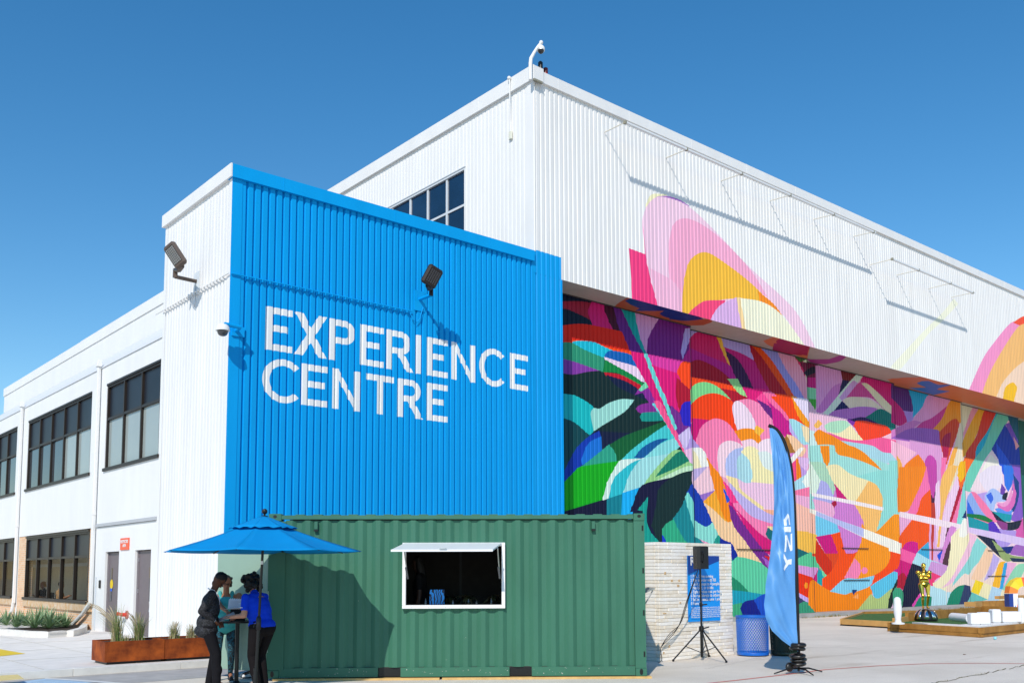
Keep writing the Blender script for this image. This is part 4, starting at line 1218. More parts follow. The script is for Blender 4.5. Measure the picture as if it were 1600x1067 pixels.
# roof: corrugated across
rf = MB(CM); k = 0.16; up_ = 0
while k < 5.69:
    b = min(k + 0.14, 5.69); z = 2.556 + (0.014 if up_ else 0.0)
    rf.box((k, 0.01, 2.515), (b - 0.0001, CWD - 0.01, z)); k += 0.14; up_ ^= 1
rf.build('roof', M_green, KG)
MB(CM).box((CL - 0.04, 0.172, 0.13), (CL - 0.012, CWD - 0.172, 2.455)).build('end_wall', M_green, KG)
MB(CM).box((0.02, CWD / 2, 0.13), (0.05, CWD - 0.172, 2.455)).build('container_door', M_green, KG)  # unseen second leaf, set closed to keep the interior dark
MB(CM).box((0.003, 0.178, 2.38), (0.10, CWD - 0.178, 2.455)).build('door_header', M_green, KG)
# open door leaf swung back from the left corner
e = Vector((6.65, 15.10)) - Vector(CA)
hx_, hy_, _ = cw(-0.118, 0.02, 0)
DM = frame((hx_, hy_), (e.x - 0.06, e.y), 0.035)
dl = MB(DM).box((0.0, -0.045, 0.10), (1.16, 0.0, 2.24), 0.006).build('container_door', M_greenlt, KG); dl['label'] = 'door leaf swung wide open, its green painted pale for sunlight'
for x in (0.45, 0.85): MB(DM).tube([(x, -0.075, 0.12), (x, -0.075, 2.22)], 0.016, 8).build('locking_bar', M_greenlt, dl)
for z in (0.4, 1.2, 2.0): MB(DM).box((-0.03, -0.03, z), (0.03, 0.03, z + 0.16)).build('hinge', M_greenlt, dl)
# dark lining inside
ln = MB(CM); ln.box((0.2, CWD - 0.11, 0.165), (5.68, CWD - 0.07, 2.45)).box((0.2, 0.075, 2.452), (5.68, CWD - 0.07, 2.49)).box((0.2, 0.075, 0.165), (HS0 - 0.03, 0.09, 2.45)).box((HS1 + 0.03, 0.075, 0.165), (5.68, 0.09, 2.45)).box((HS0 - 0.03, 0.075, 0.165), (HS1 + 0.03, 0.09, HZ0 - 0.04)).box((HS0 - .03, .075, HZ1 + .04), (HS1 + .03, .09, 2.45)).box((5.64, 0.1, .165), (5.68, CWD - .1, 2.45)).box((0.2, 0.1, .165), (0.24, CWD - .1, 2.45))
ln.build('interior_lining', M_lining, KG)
MB(CM).box((2.86, CWD - 0.125, 0.6), (2.90, CWD - 0.111, 2.45)).build('lining_batten', mat('slate grey trim', [0.06, 0.065, 0.07], 0.7), KG)
# hatch
M_hatch = mat('white hatch aluminium', [0.84, 0.84, 0.84], 0.35, noise=0.04)
fr = MB(CM); Y = (-0.035, 0.08)
fr.box((HS0 - 0.055, Y[0], HZ0 - 0.055), (HS1 + 0.055, Y[1], HZ0), 0.004).box((HS0 - 0.055, Y[0] + .001, HZ1), (HS1 + 0.055, Y[1], HZ1 + 0.055), 0.004).box((HS0 - 0.055, Y[0], HZ0 + 0.0005), (HS0, Y[1], HZ1 - 0.0005), 0.004).box((HS1, Y[0], HZ0 + 0.0005), (HS1 + 0.055, Y[1], HZ1 - 0.0005), 0.004)
hf = fr.build('hatch_frame', M_hatch, KG)
for i in range(6): MB(CM).lathe((HS0 + 0.1 + i * 0.265, -0.036, HZ0 - 0.028), [(0.007, -0.004), (0.007, 0.004)], 8).build('rivet', M_chrome, hf)
# flap: hinged on the head of the frame, falling slightly outwards
L = 0.72; dz = -0.125; sh = -0.15
q = [(HS0 - 0.02, -0.04, HZ1 + 0.05), (HS1 - 0.0, -0.04, HZ1 + 0.05), (HS1 + sh - 0.0, -0.04 - L, HZ1 + 0.05 + dz), (HS0 + sh - 0.02, -0.04 - L, HZ1 + 0.05 + dz)]
fl = MB(CM).prism(q, (0, 0, -0.022)).build('hatch_flap', M_hatch, KG)
MB(CM).prism([(q[3][0], q[3][1] - 0.012, q[3][2] + 0.004), (q[2][0], q[2][1] - 0.012, q[2][2] + 0.004), (q[2][0], q[2][1] - 0.001, q[2][2] + 0.004), (q[3][0], q[3][1] - 0.001, q[3][2] + 0.004)], (0, 0, -0.032)).build('flap_lip', M_hatch, fl)
mx_, my_, mz_ = 2.62, -0.80, HZ1 + 0.05 + dz * 0.9
MB(CM).box((mx_, my_, mz_), (mx_ + 0.11, my_ + 0.07, mz_ + 0.014)).build('latch_plate', M_chrome, fl)
for sx, xe in ((HS0 + 0.03, HS0 + 0.0), (HS1 - 0.03, HS1 - 0.07)):
    MB(CM).tube([(sx, 0.0, HZ0 + 0.42), (xe, -0.42, HZ1 - 0.045)], [0.010, 0.010], 8).build('gas_strut', M_chrome, KG)
    MB(CM).tube([(sx, 0.0, HZ0 + 0.42), (xe * 0.6 + sx * 0.4, -0.17, HZ0 + 0.42 + 0.17)], 0.016, 8).build('gas_strut_body', mat('strut grey', '#77777a', 0.4), KG)
MB(CM).box((HS0, 0.081, HZ0 - 0.03), (HS1, 0.50, HZ0 - 0.005)).build('counter', mat('dark counter', '#141312', 0.5), KG)
for xv, zv in ((0.60, 2.33), (5.03, 2.33)):
    v = MB(CM).box((xv, 0.0, zv), (xv + 0.055, 0.05, zv + 0.125), 0.004).build('vent', M_green, KG)
    MB(CM).box((xv - 0.003, -0.0015, zv - 0.03), (xv + 0.058, 0.045, zv - 0.002)).build('vent_slot', M_black, v)
# scuffs and chips are bits of bare primer sitting in the paint
ch_ = MB(CM); r3 = random.Random(11)
for i in range(110):
    x = r3.uniform(0.3, 5.6); z = r3.choice([r3.uniform(0.03, 0.14)] * 2 + [r3.uniform(0.2, 2.3)]); y = 0.0105 if z < 0.15 else 0.0205
    if HS0 - 0.1 < x < HS1 + 0.1 and z > 1: continue
    if 1.6 < x < 2.0 or 3.68 < x < 4.07: continue
    if z > 0.15:
        ph = (x - 0.18) % 0.279
        if ph > 0.064 or ph < 0.006: continue
    a, b = r3.uniform(0.003, 0.012), r3.uniform(0.003, 0.014)
    ch_.box((x, y - 0.0008, z), (x + a, y + 0.0002, z + b))
tag(ch_.build('paint_chip', mat('chipped primer', [0.55, 0.56, 0.5], 0.8), KG), kind='stuff')
M_wood = mat('pale timber bearer', '#d6b070', 0.8, noise=0.2, nscale=7)
for a, b in ((0.0, 2.6), (2.64, 5.95)):
    t = MB(CM).box((a, -0.055, -0.034), (b, 0.10, -0.002)).build('timber_bearer', M_wood)
    tag(t, 'flat pale timber bearer under the left half of the green container' if a == 0 else 'flat pale timber bearer under the right half of the green container', 'timber', 'timber bearers under the container')

# things seen through the hatch
bx_ = MB(CM); bx_.box((2.42, 0.28, HZ0 - 0.003), (2.66, 0.36, HZ0 + 0.24), 0.004)
def printed():
    M = bpy.data.materials.new('blue patterned print'); M.use_nodes = True
    n = M.node_tree.nodes; l = M.node_tree.links; p = n['Principled BSDF']; tc = n.new('ShaderNodeTexCoord')
    w_ = n.new('ShaderNodeTexWave'); w_.inputs['Scale'].default_value = 9; w_.inputs['Distortion'].default_value = 9; w_.inputs['Detail'].default_value = 1
    l.new(tc.outputs['Object'], w_.inputs['Vector']); cr = n.new('ShaderNodeValToRGB'); cr.color_ramp.interpolation = 'CONSTANT'
    cr.color_ramp.elements[0].color = (0.004, 0.02, 0.06, 1); cr.color_ramp.elements[1].color = (0.02, 0.35, 0.95, 1); cr.color_ramp.elements[1].position = 0.45
    l.new(w_.outputs['Fac'], cr.inputs['Fac']); l.new(cr.outputs['Color'], p.inputs['Base Color']); return M
tag(bx_.build('printed_bag', printed()), 'blue patterned paper bag standing on the counter inside the serving hatch', 'bag')
blab = ['tiny clear bottle left of the blue bag on the hatch counter', 'short bottle just right of the blue bag on the hatch counter', 'small bottle near the middle of the hatch counter', 'shortest bottle right of the middle of the hatch counter', 'tiny bottle at the right end of the hatch counter']
for i, (x, h_) in enumerate(((2.36, 0.10), (2.80, .07), (3.05, 0.09), (3.18, 0.06), (3.42, 0.10))):
    b = MB(CM).lathe((x, 0.25, HZ0 - 0.004), [(0.018, 0), (0.018, h_ * 0.6), (0.007, h_ * 0.8), (0.007, h_)], 10).build('bottle', mat('clear bottle', [0.10, 0.11, 0.12], 0.1, spec=0.9), None, True)
    tag(b, blab[i], 'bottle', 'small bottles on the hatch counter')
def leafy(name, label, cat, loc, n, ln_, cols, seed, wid=0.03, up=0.6, group=None):
    r = random.Random(seed); t = root(name, loc, label, cat, group)
    mb = MB()
    for i in range(n):
        a = r.uniform(0, 2 * math.pi); e_ = r.uniform(up - 0.4, up + 0.5); L_ = ln_ * r.uniform(0.6, 1.1); pr = None
        for s in range(5):
            t_ = s / 4; ang = e_ - t_ * 0.9; rr = L_ * t_
            p = Vector((loc[0] + math.cos(a) * rr * math.cos(ang), loc[1] + math.sin(a) * rr * math.cos(ang), loc[2] + rr * math.sin(ang)))
            wv = Vector((-math.sin(a), math.cos(a), 0)) * wid * math.sin(math.pi * (0.12 + 0.85 * t_))
            if pr: mb.quad(tuple(pr[0]), tuple(pr[1]), tuple(p + wv), tuple(p - wv))
            pr = (p - wv, p + wv)
    mb.build('foliage', cols, t)
    return t
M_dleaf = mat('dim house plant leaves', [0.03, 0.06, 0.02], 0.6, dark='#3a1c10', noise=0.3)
pot = lambda t, loc, r=0.05: MB().lathe((loc[0], loc[1], loc[2] - 0.09), [(r * 0.7, 0), (r, 0.1)], 12).build('pot', mat('dark pot', '#1c1815', 0.7), t)
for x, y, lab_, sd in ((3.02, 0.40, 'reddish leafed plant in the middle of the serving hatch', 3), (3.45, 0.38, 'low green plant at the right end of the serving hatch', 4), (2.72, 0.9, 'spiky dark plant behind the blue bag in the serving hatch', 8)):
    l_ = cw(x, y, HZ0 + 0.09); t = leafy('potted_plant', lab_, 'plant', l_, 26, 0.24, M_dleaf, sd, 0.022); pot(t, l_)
# small shelf on brackets at the right-hand end of the container
sf = root('tilted_shelf', cw(CL + 0.05, 0.9, 1.27), 'small grey tilted shelf sticking out past the right end of the green container', 'shelf')
MB(CM).prism([(CL + 0.01, 0.35, 1.28), (CL + 0.01, 1.1, 1.28), (CL + 0.22, 1.1, 1.36), (CL + 0.22, 0.35, 1.36)], (0, 0, 0.02)).build('shelf_board', mat('grey shelf', '#8f9492', 0.5), sf)
MB(CM).tube([(CL + 0.005, 0.4, 1.02), (CL + 0.19, 0.4, 1.34)], 0.012, 6).build('bracket', M_chrome, sf)
MB(CM).tube([(CL + 0.005, 1.05, 1.02), (CL + 0.19, 1.05, 1.34)], 0.012, 6).build('bracket', M_chrome, sf)

# ------------------------------------------------------------------ floodlights, cameras, rails on the walls
M_lamp = mat('brown bronze lamp housing', '#5b4e46', 0.45); M_lampd = mat('black bronze lamp housing', '#2b2320', 0.45)
M_led = mat('led lens', [0.30, 0.30, 0.29], 0.25, spec=0.8); M_ledd = mat('dark led lens', [0.05, 0.05, 0.06], 0.25, spec=0.8)
def floodlight(label, base, out, wallu, bodyM, ledM, armM, head_c, Xax, Yax, size, flip=1):
    t = root('floodlight', base, label, 'floodlight', 'floodlights on the annex walls')
    base = Vector(base); out = Vector(out).normalized(); elb = base + out * 0.52
    MB().box(tuple(base - Vector(wallu) * 0.16 - Vector((0, 0, 0.3)) - out * 0.0), tuple(base + Vector(wallu) * 0.16 + Vector((0, 0, 0.22)) + out * 0.02)) .build('wall_plate', M_blue if armM == M_blue else mat('dull white plate', '#d4dade', 0.6), t)
    MB().tube([tuple(base), tuple(elb)], 0.045, 12).build('arm', armM, t)
    hc = Vector(head_c); Z = -Vector(Yax).normalized(); X = Vector(Xax); X = (X - Z * X.dot(Z)).normalized(); Y = Z.cross(X)
    R = Matrix((X, Y, Z)).transposed().to_4x4(); R.translation = hc
    sx, sy, sz = size; knee = hc - X * (sx * 0.5)
    MB().tube([tuple(elb - Vector((0, 0, 0.02))), tuple(elb + Vector((0, 0, 0.16))), tuple(elb * 0.45 + knee * 0.55 + Vector((0, 0, 0.03))), tuple(knee)], [0.055, 0.055, 0.062, 0.05], 10).build('knuckle', bodyM, t)
    hd = MB(R).box((-sx / 2, -sy / 2, -sz / 2), (sx / 2, sy / 2, sz / 2), 0.045).build('lamp_head', bodyM, t)
    fz = -sz / 2 - 0.004
    MB(R).box((-sx * 0.34, -sy * 0.36, fz), (sx * 0.36, sy * 0.36, fz + 0.02)).build('lens_bezel', M_black, hd)
    k = MB(R); 
    for i in range(8):
        for j in range(5):
            x = -sx * 0.29 + i * sx * 0.58 / 7; y = -sy * 0.28 + j * sy * 0.56 / 4
            k.box((x - sx * 0.03, y - sy * 0.045, fz - 0.006), (x + sx * 0.03, y + sy * 0.045, fz - 0.001))
    tag(k.build('led_grid', ledM, hd), kind='stuff')
    return t
# left one, on the white side wall: base near (305,437), head centre near (275,398)
b = on(308, 440, 0, X0)
hcl = on(274, 399, 0, X0 - 0.72)
floodlight('brown floodlight tilted up on a bracket on the white side wall', tuple(b), (-1, 0.0, 0.02), (0, 1, 0), M_lamp, M_led, M_lamp, tuple(hcl), (-0.36, 0.30, 0.80), (-0.80, -0.52, -0.28), (0.58, 0.33, 0.14))
b = on(655, 468, 1, Y0); hcr = on(675, 432, 1, Y0 - 0.85)
floodlight('dark floodlight tilted up on a bracket on the blue front wall above the lettering', tuple(b), (0, -1, 0.0), (1, 0, 0), M_lampd, M_ledd, M_blue, tuple(hcr), (0.28, -0.30, 0.85), (-0.10, -0.92, -0.38), (0.50, 0.43, 0.14))
# loose cable loops under each
def cable(label, pts, r, M_, group=None):
    t = MB().tube(pts, r, 6).build('cable', M_, None, True); return tag(t, label, 'cable', group)
cb = [on(640, 487, 1, Y0 - 0.03), on(645, 500, 1, Y0 - 0.05), on(651, 504, 1, Y0 - 0.05), on(656, 498, 1, Y0 - 0.05), on(661, 480, 1, Y0 - 0.04)]
cable('thin blue cable looping under the dark floodlight on the blue wall', [tuple(p) for p in cb], 0.012, M_blue)
cb = [on(297, 462, 0, X0 - 0.04), on(298, 474, 0, X0 - 0.06), on(303, 479, 0, X0 - 0.06), on(306, 472, 0, X0 - 0.06), on(305, 445, 0, X0 - 0.04)]
cable('thin grey cable looping under the brown floodlight on the white wall', [tuple(p) for p in cb], 0.010, mat('grey cable', '#b5b8ba', 0.6))
# dome camera on the blue corner
cp = on(372, 518, 1, Y0)
t = root('dome_camera', tuple(cp), 'white dome security camera hanging off the corner of the blue wall beside the lettering', 'security camera')
MB().box((X0 + 0.05, Y0 - 0.05, cp[2] - 0.12), (X0 + 0.34, Y0 - 0.014, cp[2] + 0.10)).build('bracket_plate', M_blue, t)
dc = on(348, 514, 1, Y0 - 0.36)
MB().tube([(X0 + 0.15, Y0 - 0.04, cp[2]), (X0 + 0.12, Y0 - 0.30, cp[2] + 0.02), (float(dc[0]) + 0.05, float(dc[1]) + 0.02, cp[2] + 0.02)], 0.045, 10).build('arm', M_blue, t)
MB().lathe((dc[0], dc[1], dc[2] - 0.04), [(0.01, 0.14), (0.09, 0.135), (0.135, 0.09), (0.15, 0.02), (0.15, 0.0)], 20).build('housing', M_white, t, True)
MB().lathe((dc[0], dc[1], dc[2] - 0.045), [(0.115, 0.0), (0.11, -0.04), (0.085, -0.085), (0.04, -0.11), (0.005, -0.115)], 20).build('dome', mat('smoked dome', [0.05, 0.05, 0.055], 0.1, spec=0.9), t, True)
# camera on the curved pole at the hangar corner
pb = on(829, 118, 1, Y0 - 0.08)
t = root('pole_camera', tuple(pb), 'white ball camera hanging from a curved pole at the hangar roof corner', 'security camera')
P = [on(x, y, 1, Y0 - 0.1) for x, y in ((829, 125), (828.8, 100), (829.5, 92), (835, 82), (840, 74), (845.5, 67))]
MB().tube([tuple(p) for p in P], [0.055, 0.055, 0.052, 0.045, 0.04, 0.036], 10).build('curved_pole', M_white, t, True)
e_ = P[-1]; MB().ball((e_[0], e_[1], e_[2]), 0.06).build('pole_cap', M_white, t, True)
c_ = on(845, 77.5, 1, Y0 - 0.1); MB().tube([(e_[0], e_[1], e_[2]), (c_[0], c_[1], c_[2] + 0.1)], 0.025, 8).build('hanger', M_white, t)
MB().ball(tuple(c_), (0.12, 0.12, 0.12), 16, 10).build('housing', M_white, t, True)
MB().ball((c_[0] - 0.012, c_[1] - 0.016, c_[2] - 0.05), (0.095, 0.095, 0.095), 16, 10).build('dome', mat('black dome', '#0a0c10', 0.15, spec=0.9), t, True)
MB().box((XH - 0.10, Y0 - 0.10, 15.74), (XH + 0.30, Y0 - 0.07, 16.16), 0.01).build('base_plate', M_white, t)
MB().box((XH - 0.10, Y0 - 0.14, 15.68), (XH + 0.22, Y0 - 0.07, 15.735)).build('base_bracket', mat('aged zinc', '#8d8a7a', 0.6), t)
# obstruction lamps on the roof edge
for x_, y_, h_, lab_ in ((844.5, 114, 0.42, 'red and black warning lamp nearer the corner on the hangar roof edge'), (852.5, 118, 0.30, 'small dark red warning lamp farther along the hangar roof edge')):
    p = on(x_, y_, 1, Y0 + 0.12); t = root('warning_lamp', (p[0], p[1], H_TOP), lab_, 'warning lamp', 'warning lamps on the hangar roof')
    MB().lathe((p[0], p[1], H_TOP), [(0.06, 0), (0.06, h_ * 0.45)], 12).build('lamp_base', mat('red lens', '#a01a18', 0.3), t)
    MB().lathe((p[0], p[1], H_TOP), [(0.07, h_ * 0.45), (0.07, h_ * 0.9), (0.03, h_)], 12).build('lamp_top', M_black if h_ > 0.35 else mat('brown red lens', '#5a1c18', 0.4), t)
# antenna lead with box on the side wall
a_ = [on(797, y, 0, XH - 0.12) for y in (123, 140)]; p1 = on(797, 123, 0, XH - 0.12); p2 = on(798, 208, 0, XH - 0.03)
t = root('cable_drop', tuple(p1), 'thin white conduit drop ending in a small box on the hangar side wall', 'conduit')
MB().tube([tuple(on(796, 122, 0, XH - 0.14)), tuple(on(796.5, 145, 0, XH - 0.12)), tuple(on(797.5, 190, 0, XH - 0.03)), tuple(p2)], 0.02, 8).build('conduit', M_white, t)
MB().ball(tuple(on(795.5, 122.5, 0, XH - 0.14)), 0.06).build('conduit_cap', M_white, t, True)
p = on(798, 212, 0, XH - 0.03); MB().box((XH - 0.07, p[1] - 0.06, p[2] - 0.12), (XH - 0.005, p[1] + 0.06, p[2] + 0.12), 0.01).build('junction_box', mat('cream box', '#d9d8c8', 0.5), t)
# light bars held off the hangar front by thin rods
def lightbar(label, anchors, tip_off, z_bar, x0, x1):
    t = root('banner_rail', (x0, Y0, z_bar), label, 'rail', 'rails held off the hangar wall')
    yb = Y0 - tip_off
    MB().box((x0, yb - 0.045, z_bar - 0.035), (x1, yb + 0.045, z_bar + 0.035), 0.01).build('rail', mat('white painted tube', [0.74, 0.75, 0.76], 0.4), t)
    for (px, py) in anchors:
        A_ = on(px, py, 1, Y0); MB().tube([tuple(A_), (A_[0], yb, z_bar)], 0.017, 6).build('rod', M_chrome if px < 0 else mat('thin cream rod', '#d8d2c4', 0.5), t)
        MB().box((A_[0] - 0.03, yb - 0.05, z_bar - 0.045), (A_[0] + 0.03, yb + 0.05, z_bar + 0.045)).build('clamp', mat('aged zinc', '#8d8a7a', 0.6), t)
a1 = [(945, 207), (1041, 247), (1127, 283), (1203, 314), (1271.5, 343), (1334, 369.5)]
zb = float(on(945, 207, 1, Y0)[2])
lightbar('long white rail held off the upper hangar wall under the roof edge', a1, 0.84, zb, float(on(945, 207, 1, Y0)[0]), float(on(1337, 371, 1, Y0)[0]))
a2 = [(1359.5, 414), (1401.5, 430), (1451.5, 451), (1487, 464.5)]
zb2 = float(on(1359.5, 414, 1, Y0)[2])
lightbar('short white rail lower on the hangar wall near its right end', a2, 0.95, zb2, float(on(1359.5, 414, 1, Y0)[0]), float(on(1489, 465, 1, Y0)[0]))
# wall signs and fittings on the office entrance
t = root('warning_sign', (X0, 25.7, 2.46), 'small red wall sign with white lettering between the two grey doors', 'sign')
MB().box((X0 - 0.03, 25.42, 2.315), (X0 - 0.005, 26.06, 2.625)).build('sign_panel', mat('sign red', [0.85, 0.13, 0.06], 0.5), t)
def text(name, body, size, loc, xdir, updir, M_, parent, bold=0.0, align='LEFT', font_shear=0, spacing=1.0, ext=0.0008):
    """flat lettering turned into a mesh, lying in the plane spanned by xdir and updir"""
    cu = bpy.data.curves.new(name, 'FONT'); cu.body = body; cu.size = size; cu.align_x = align; cu.offset = bold; cu.space_character = spacing; cu.extrude = ext
    o = bpy.data.objects.new(name, cu); COL.objects.link(o)
    dg = bpy.context.evaluated_depsgraph_get(); me = bpy.data.meshes.new_from_object(o.evaluated_get(dg))
    bpy.data.objects.remove(o); bpy.data.curves.remove(cu)
    X = Vector(xdir).normalized(); U = Vector(updir).normalized(); N = X.cross(U); o_ = origin_of(parent)
    for v in me.vertices:
        v.co = Vector(loc) - o_ + X * v.co.x + U * v.co.y + N * v.co.z
    me.name = name; me.materials.clear(); me.materials.append(M_)
    ob = bpy.data.objects.new(name, me); COL.objects.link(ob); ob.parent = parent
    return ob
M_sw = mat('white print', [0.80, 0.80, 0.80], 0.6)
text('lettering', 'RESTRICTED\n      AREA', 0.105, (X0 - 0.0335, 26.03, 2.50), (0, -1, 0), (0, 0, 1), M_sw, t, 0.004)
t = root('wall_inlet', (X0 - 0.05, 25.95, 1.25), 'red fire hose inlet on the white wall between the doors', 'hose inlet')
p = on(196, 960, 0, X0 - 0.05)
M_red = mat('fire red', [0.62, 0.05, 0.03], 0.4)
MB().tube([(X0 - 0.0, p[1], p[2]), (X0 - 0.035, p[1], p[2])], [0.11, 0.10], 16).build('flange', mat('dull red flange', '#a86a60', 0.6), t)
MB().tube([(X0 - 0.03, p[1], p[2]), (X0 - 0.17, p[1] + 0.02, p[2] + 0.01)], 0.05, 12).tube([(X0 - 0.14, p[1] - 0.01, p[2]), (X0 - 0.17, p[1] + 0.17, p[2] + 0.02)], 0.042, 12).build('inlet_pipe', M_red, t)
MB().tube([(X0 - 0.17, p[1] + 0.17, p[2] + 0.02), (X0 - 0.175, p[1] + 0.21, p[2] + 0.02)], 0.052, 12).build('cap', M_red, t)
t = root('door_sticker', (X0 + 0.09, 26.9, 1.5), 'round yellow and blue sticker on the left grey door', 'sticker')
p = on(174, 914, 0, X0 + 0.09)
n = 18; MB().prism([(X0 + 0.0905, p[1] + 0.115 * math.cos(2 * math.pi * k / n), p[2] + 0.03 + 0.13 * math.sin(2 * math.pi * k / n)) for k in range(n)], (0.004, 0, 0)).build('yellow_disc', M_yel, t)
MB().box((X0 + 0.0855, p[1] - 0.07, p[2] - 0.16), (X0 + 0.0895, p[1] + 0.07, p[2] - 0.085)).build('blue_band', mat('sticker blue', '#2a5fc8', 0.5), t)
t = MB().box((X0 - 0.04, 27.62, 1.30), (X0 - 0.004, 27.72, 1.52), 0.01).build('card_reader', M_black); tag(t, 'small black card reader on the wall left of the doors', 'card reader')
t = MB().box((X0 - 0.03, 28.0, 0.14), (X0 - 0.004, 28.04, 1.6)).build('wall_conduit', mat('pale conduit', '#ccd2d8', 0.5)); tag(t, 'thin pale vertical conduit on the white wall beside the downpipe', 'conduit')
# ------------------------------------------------------------------ white block wall with the rules banner
CR = Vector((RC[0][0], RC[0][1], 0)).normalized(); CF = Vector((RC[2][0], RC[2][1], 0)).normalized()   # level sideways and forward directions of the view
BW = root('block_wall', (13.93, 12.08, 0), 'stack of long white-painted blocks forming a freestanding wall beside the container', 'wall')
def block_mat(name, col, dark):
    return mat(name, col, 0.85, noise=0.1, nscale=9, dark=dark, bump=0.12, bscale=50)
BMs = [block_mat('white painted block', '#f3ece1', '#ece2d4'), block_mat('cream painted block', '#efe6d8', '#e2d2ba'), block_mat('off white block', '#f4efe8', '#efe7db')]
rb = random.Random(21); bx0, by0, BWID, BDEP, BHT = 13.93, 12.08, 2.27, 3.0, 2.25
rows = 34; rh = BHT / rows
def uniq_block(lx, ly, lz):
    return MB().box((0, 0, 0), (lx, ly, lz), 0.006)
MB().box((bx0 + 0.06, by0 + 0.06, 0), (bx0 + BWID - 0.06, by0 + BDEP - 0.06, BHT - 0.03)).build('core', mat('mortar shade', '#b3a897', 0.95), BW)
cache = {}
def put_block(x, y, z, lx, ly, lz, m_):
    key = (round(lx, 3), round(ly, 3), round(lz, 3), m_.name)
    if key not in cache:
        o = uniq_block(lx, ly, lz).build('block', m_, None); COL.objects.unlink(o); cache[key] = o.data; bpy.data.objects.remove(o)
    o = bpy.data.objects.new('block', cache[key]); COL.objects.link(o); o.parent = BW
    o.location = (x - bx0, y - by0, z)
nb = 0
for r in range(rows):
    z = r * rh; off = rb.choice([0, 0.18, 0.3, 0.42]); x = 0.0; first = True
    while x < BWID - 0.02:
        l_ = (0.56 - off if first and off else 0.56); first = False
        l_ = min(l_, BWID - x)
        if BWID - x - l_ < 0.12: l_ = BWID - x
        put_block(bx0 + x + 0.001, by0 + rb.choice([0, 0, 0.003, 0.006, -0.003]), z + 0.0015, l_ - 0.004, 0.09, rh - 0.004, rb.choice(BMs)); x += l_; nb += 1
    y = 0.095
    if r % 1 == 0:
        off = rb.choice([0.0, 0.25])
        put_block(bx0, by0 + 0.096, z + 0.0015, 0.09, 1.25 - off, rh - 0.004, rb.choice(BMs)); put_block(bx0, by0 + 0.096 + 1.254 - off, z + 0.0015, 0.09, 1.64 + off, rh - 0.004, rb.choice(BMs))
# knots, stains and one missing corner
st = MB()
for (px, py, w_, h_) in ((1038, 893, 5, 7), (1048, 905, 6, 6), (1058, 913, 6, 5), (1036, 957, 9, 3), (1045, 1007, 4, 7), (1060, 905, 4, 6), (1036, 1018, 4, 5), (1062, 940, 4, 4)):
    a, b = on(px, py, 1, by0 - 0.004), on(px + w_ * 0.6, py + h_ * 0.6, 1, by0 - 0.004); st.box((a[0], by0 - 0.0045, b[2]), (b[0], by0 - 0.0015, a[2]))
tag(st.build('stain', mat('knot stain', '#d9b487', 0.9, noise=0.3, nscale=20), BW), kind='stuff')
# banner
BN = root('rules_banner', (15.0, by0, 1.3), 'tall blue banner of numbered rules in white print fixed to the white block wall', 'banner')
pa, pb, pc, pd = on(1074, 867.5, 1, by0 - 0.03), on(1123, 868, 1, by0 - 0.03), on(1124, 967.5, 1, by0 - 0.03), on(1074, 971.5, 1, by0 - 0.03)
M_bn = mat('banner blue', '#0a94ea', 0.5, spec=0.3); M_bnd = mat('banner navy', '#0b3f94', 0.5, spec=0.3)
bnx0, bnx1, bnz1, bnz0 = pa[0], pb[0], pa[2], pd[2]; bnw = bnx1 - bnx0; bnh = bnz1 - bnz0
g_ = MB(); N_ = 12
for i in range(N_):
    for j in range(2):
        pass
xs_ = np.linspace(bnx0, bnx1, N_ + 1); cv = lambda x, z: by0 - 0.026 + 0.010 * math.sin((x - bnx0) / bnw * 3.1 + z * 1.3)
zs_ = np.linspace(bnz0, bnz1, 15)
for i in range(N_):
    for j in range(14):
        g_.quad((xs_[i], cv(xs_[i], zs_[j]), zs_[j]), (xs_[i + 1], cv(xs_[i + 1], zs_[j]), zs_[j]), (xs_[i + 1], cv(xs_[i + 1], zs_[j + 1]), zs_[j + 1]), (xs_[i], cv(xs_[i], zs_[j + 1]), zs_[j + 1]))
g_.build('banner_cloth', M_bn, BN, True)
yb = by0 - 0.0395
MB().prism([(bnx0 + 0.002, yb, bnz1 - 0.002), (bnx1 - 0.002, yb, bnz1 - 0.002), (bnx1 - 0.002, yb, bnz1 - bnh * 0.075), (bnx0 + 0.002, yb, bnz1 - bnh * 0.285)], (0, 0.002, 0)).build('navy_band', M_bnd, BN)
X_ = (1, 0, 0); Z_ = (0, 0, 1); y2 = yb - 0.003
text('headline', 'Rules', 0.235, (bnx0 + 0.065, y2, bnz1 - bnh * 0.145), X_, Z_, M_sw, BN, 0.005)
for i, s_ in enumerate(('1 P.G.. Drive owning', '2 Play in order with RB', '3 Limit groups to 4 people', '4 No food, or drinks', '5 Eight strokes max per hole', '6 Be considerate to others', '7 Ball in obstacle same 1 point', '8 Have fun')):
    text('rule_line', s_, 0.084 if len(s_) < 29 else 0.079, (bnx0 + 0.065, y2, bnz1 - bnh * (0.335 + 0.0585 * i)), X_, Z_, M_sw, BN, 0.0015)
fine = 'The rules of the course and the general terms of use\napply to all who play here. Please return every ball\nand putter to the counter once your round is done\nand mind other players as they finish the hole at hand\nChildren must be watched by an adult all of the time\nWe thank you for keeping the course clean today'
for i, s_ in enumerate(fine.split('\n')):
    text('small_print', s_, 0.044, (bnx0 + 0.065, y2, bnz1 - bnh * (0.80 + 0.0285 * i)), X_, Z_, M_sw, BN, 0.0)

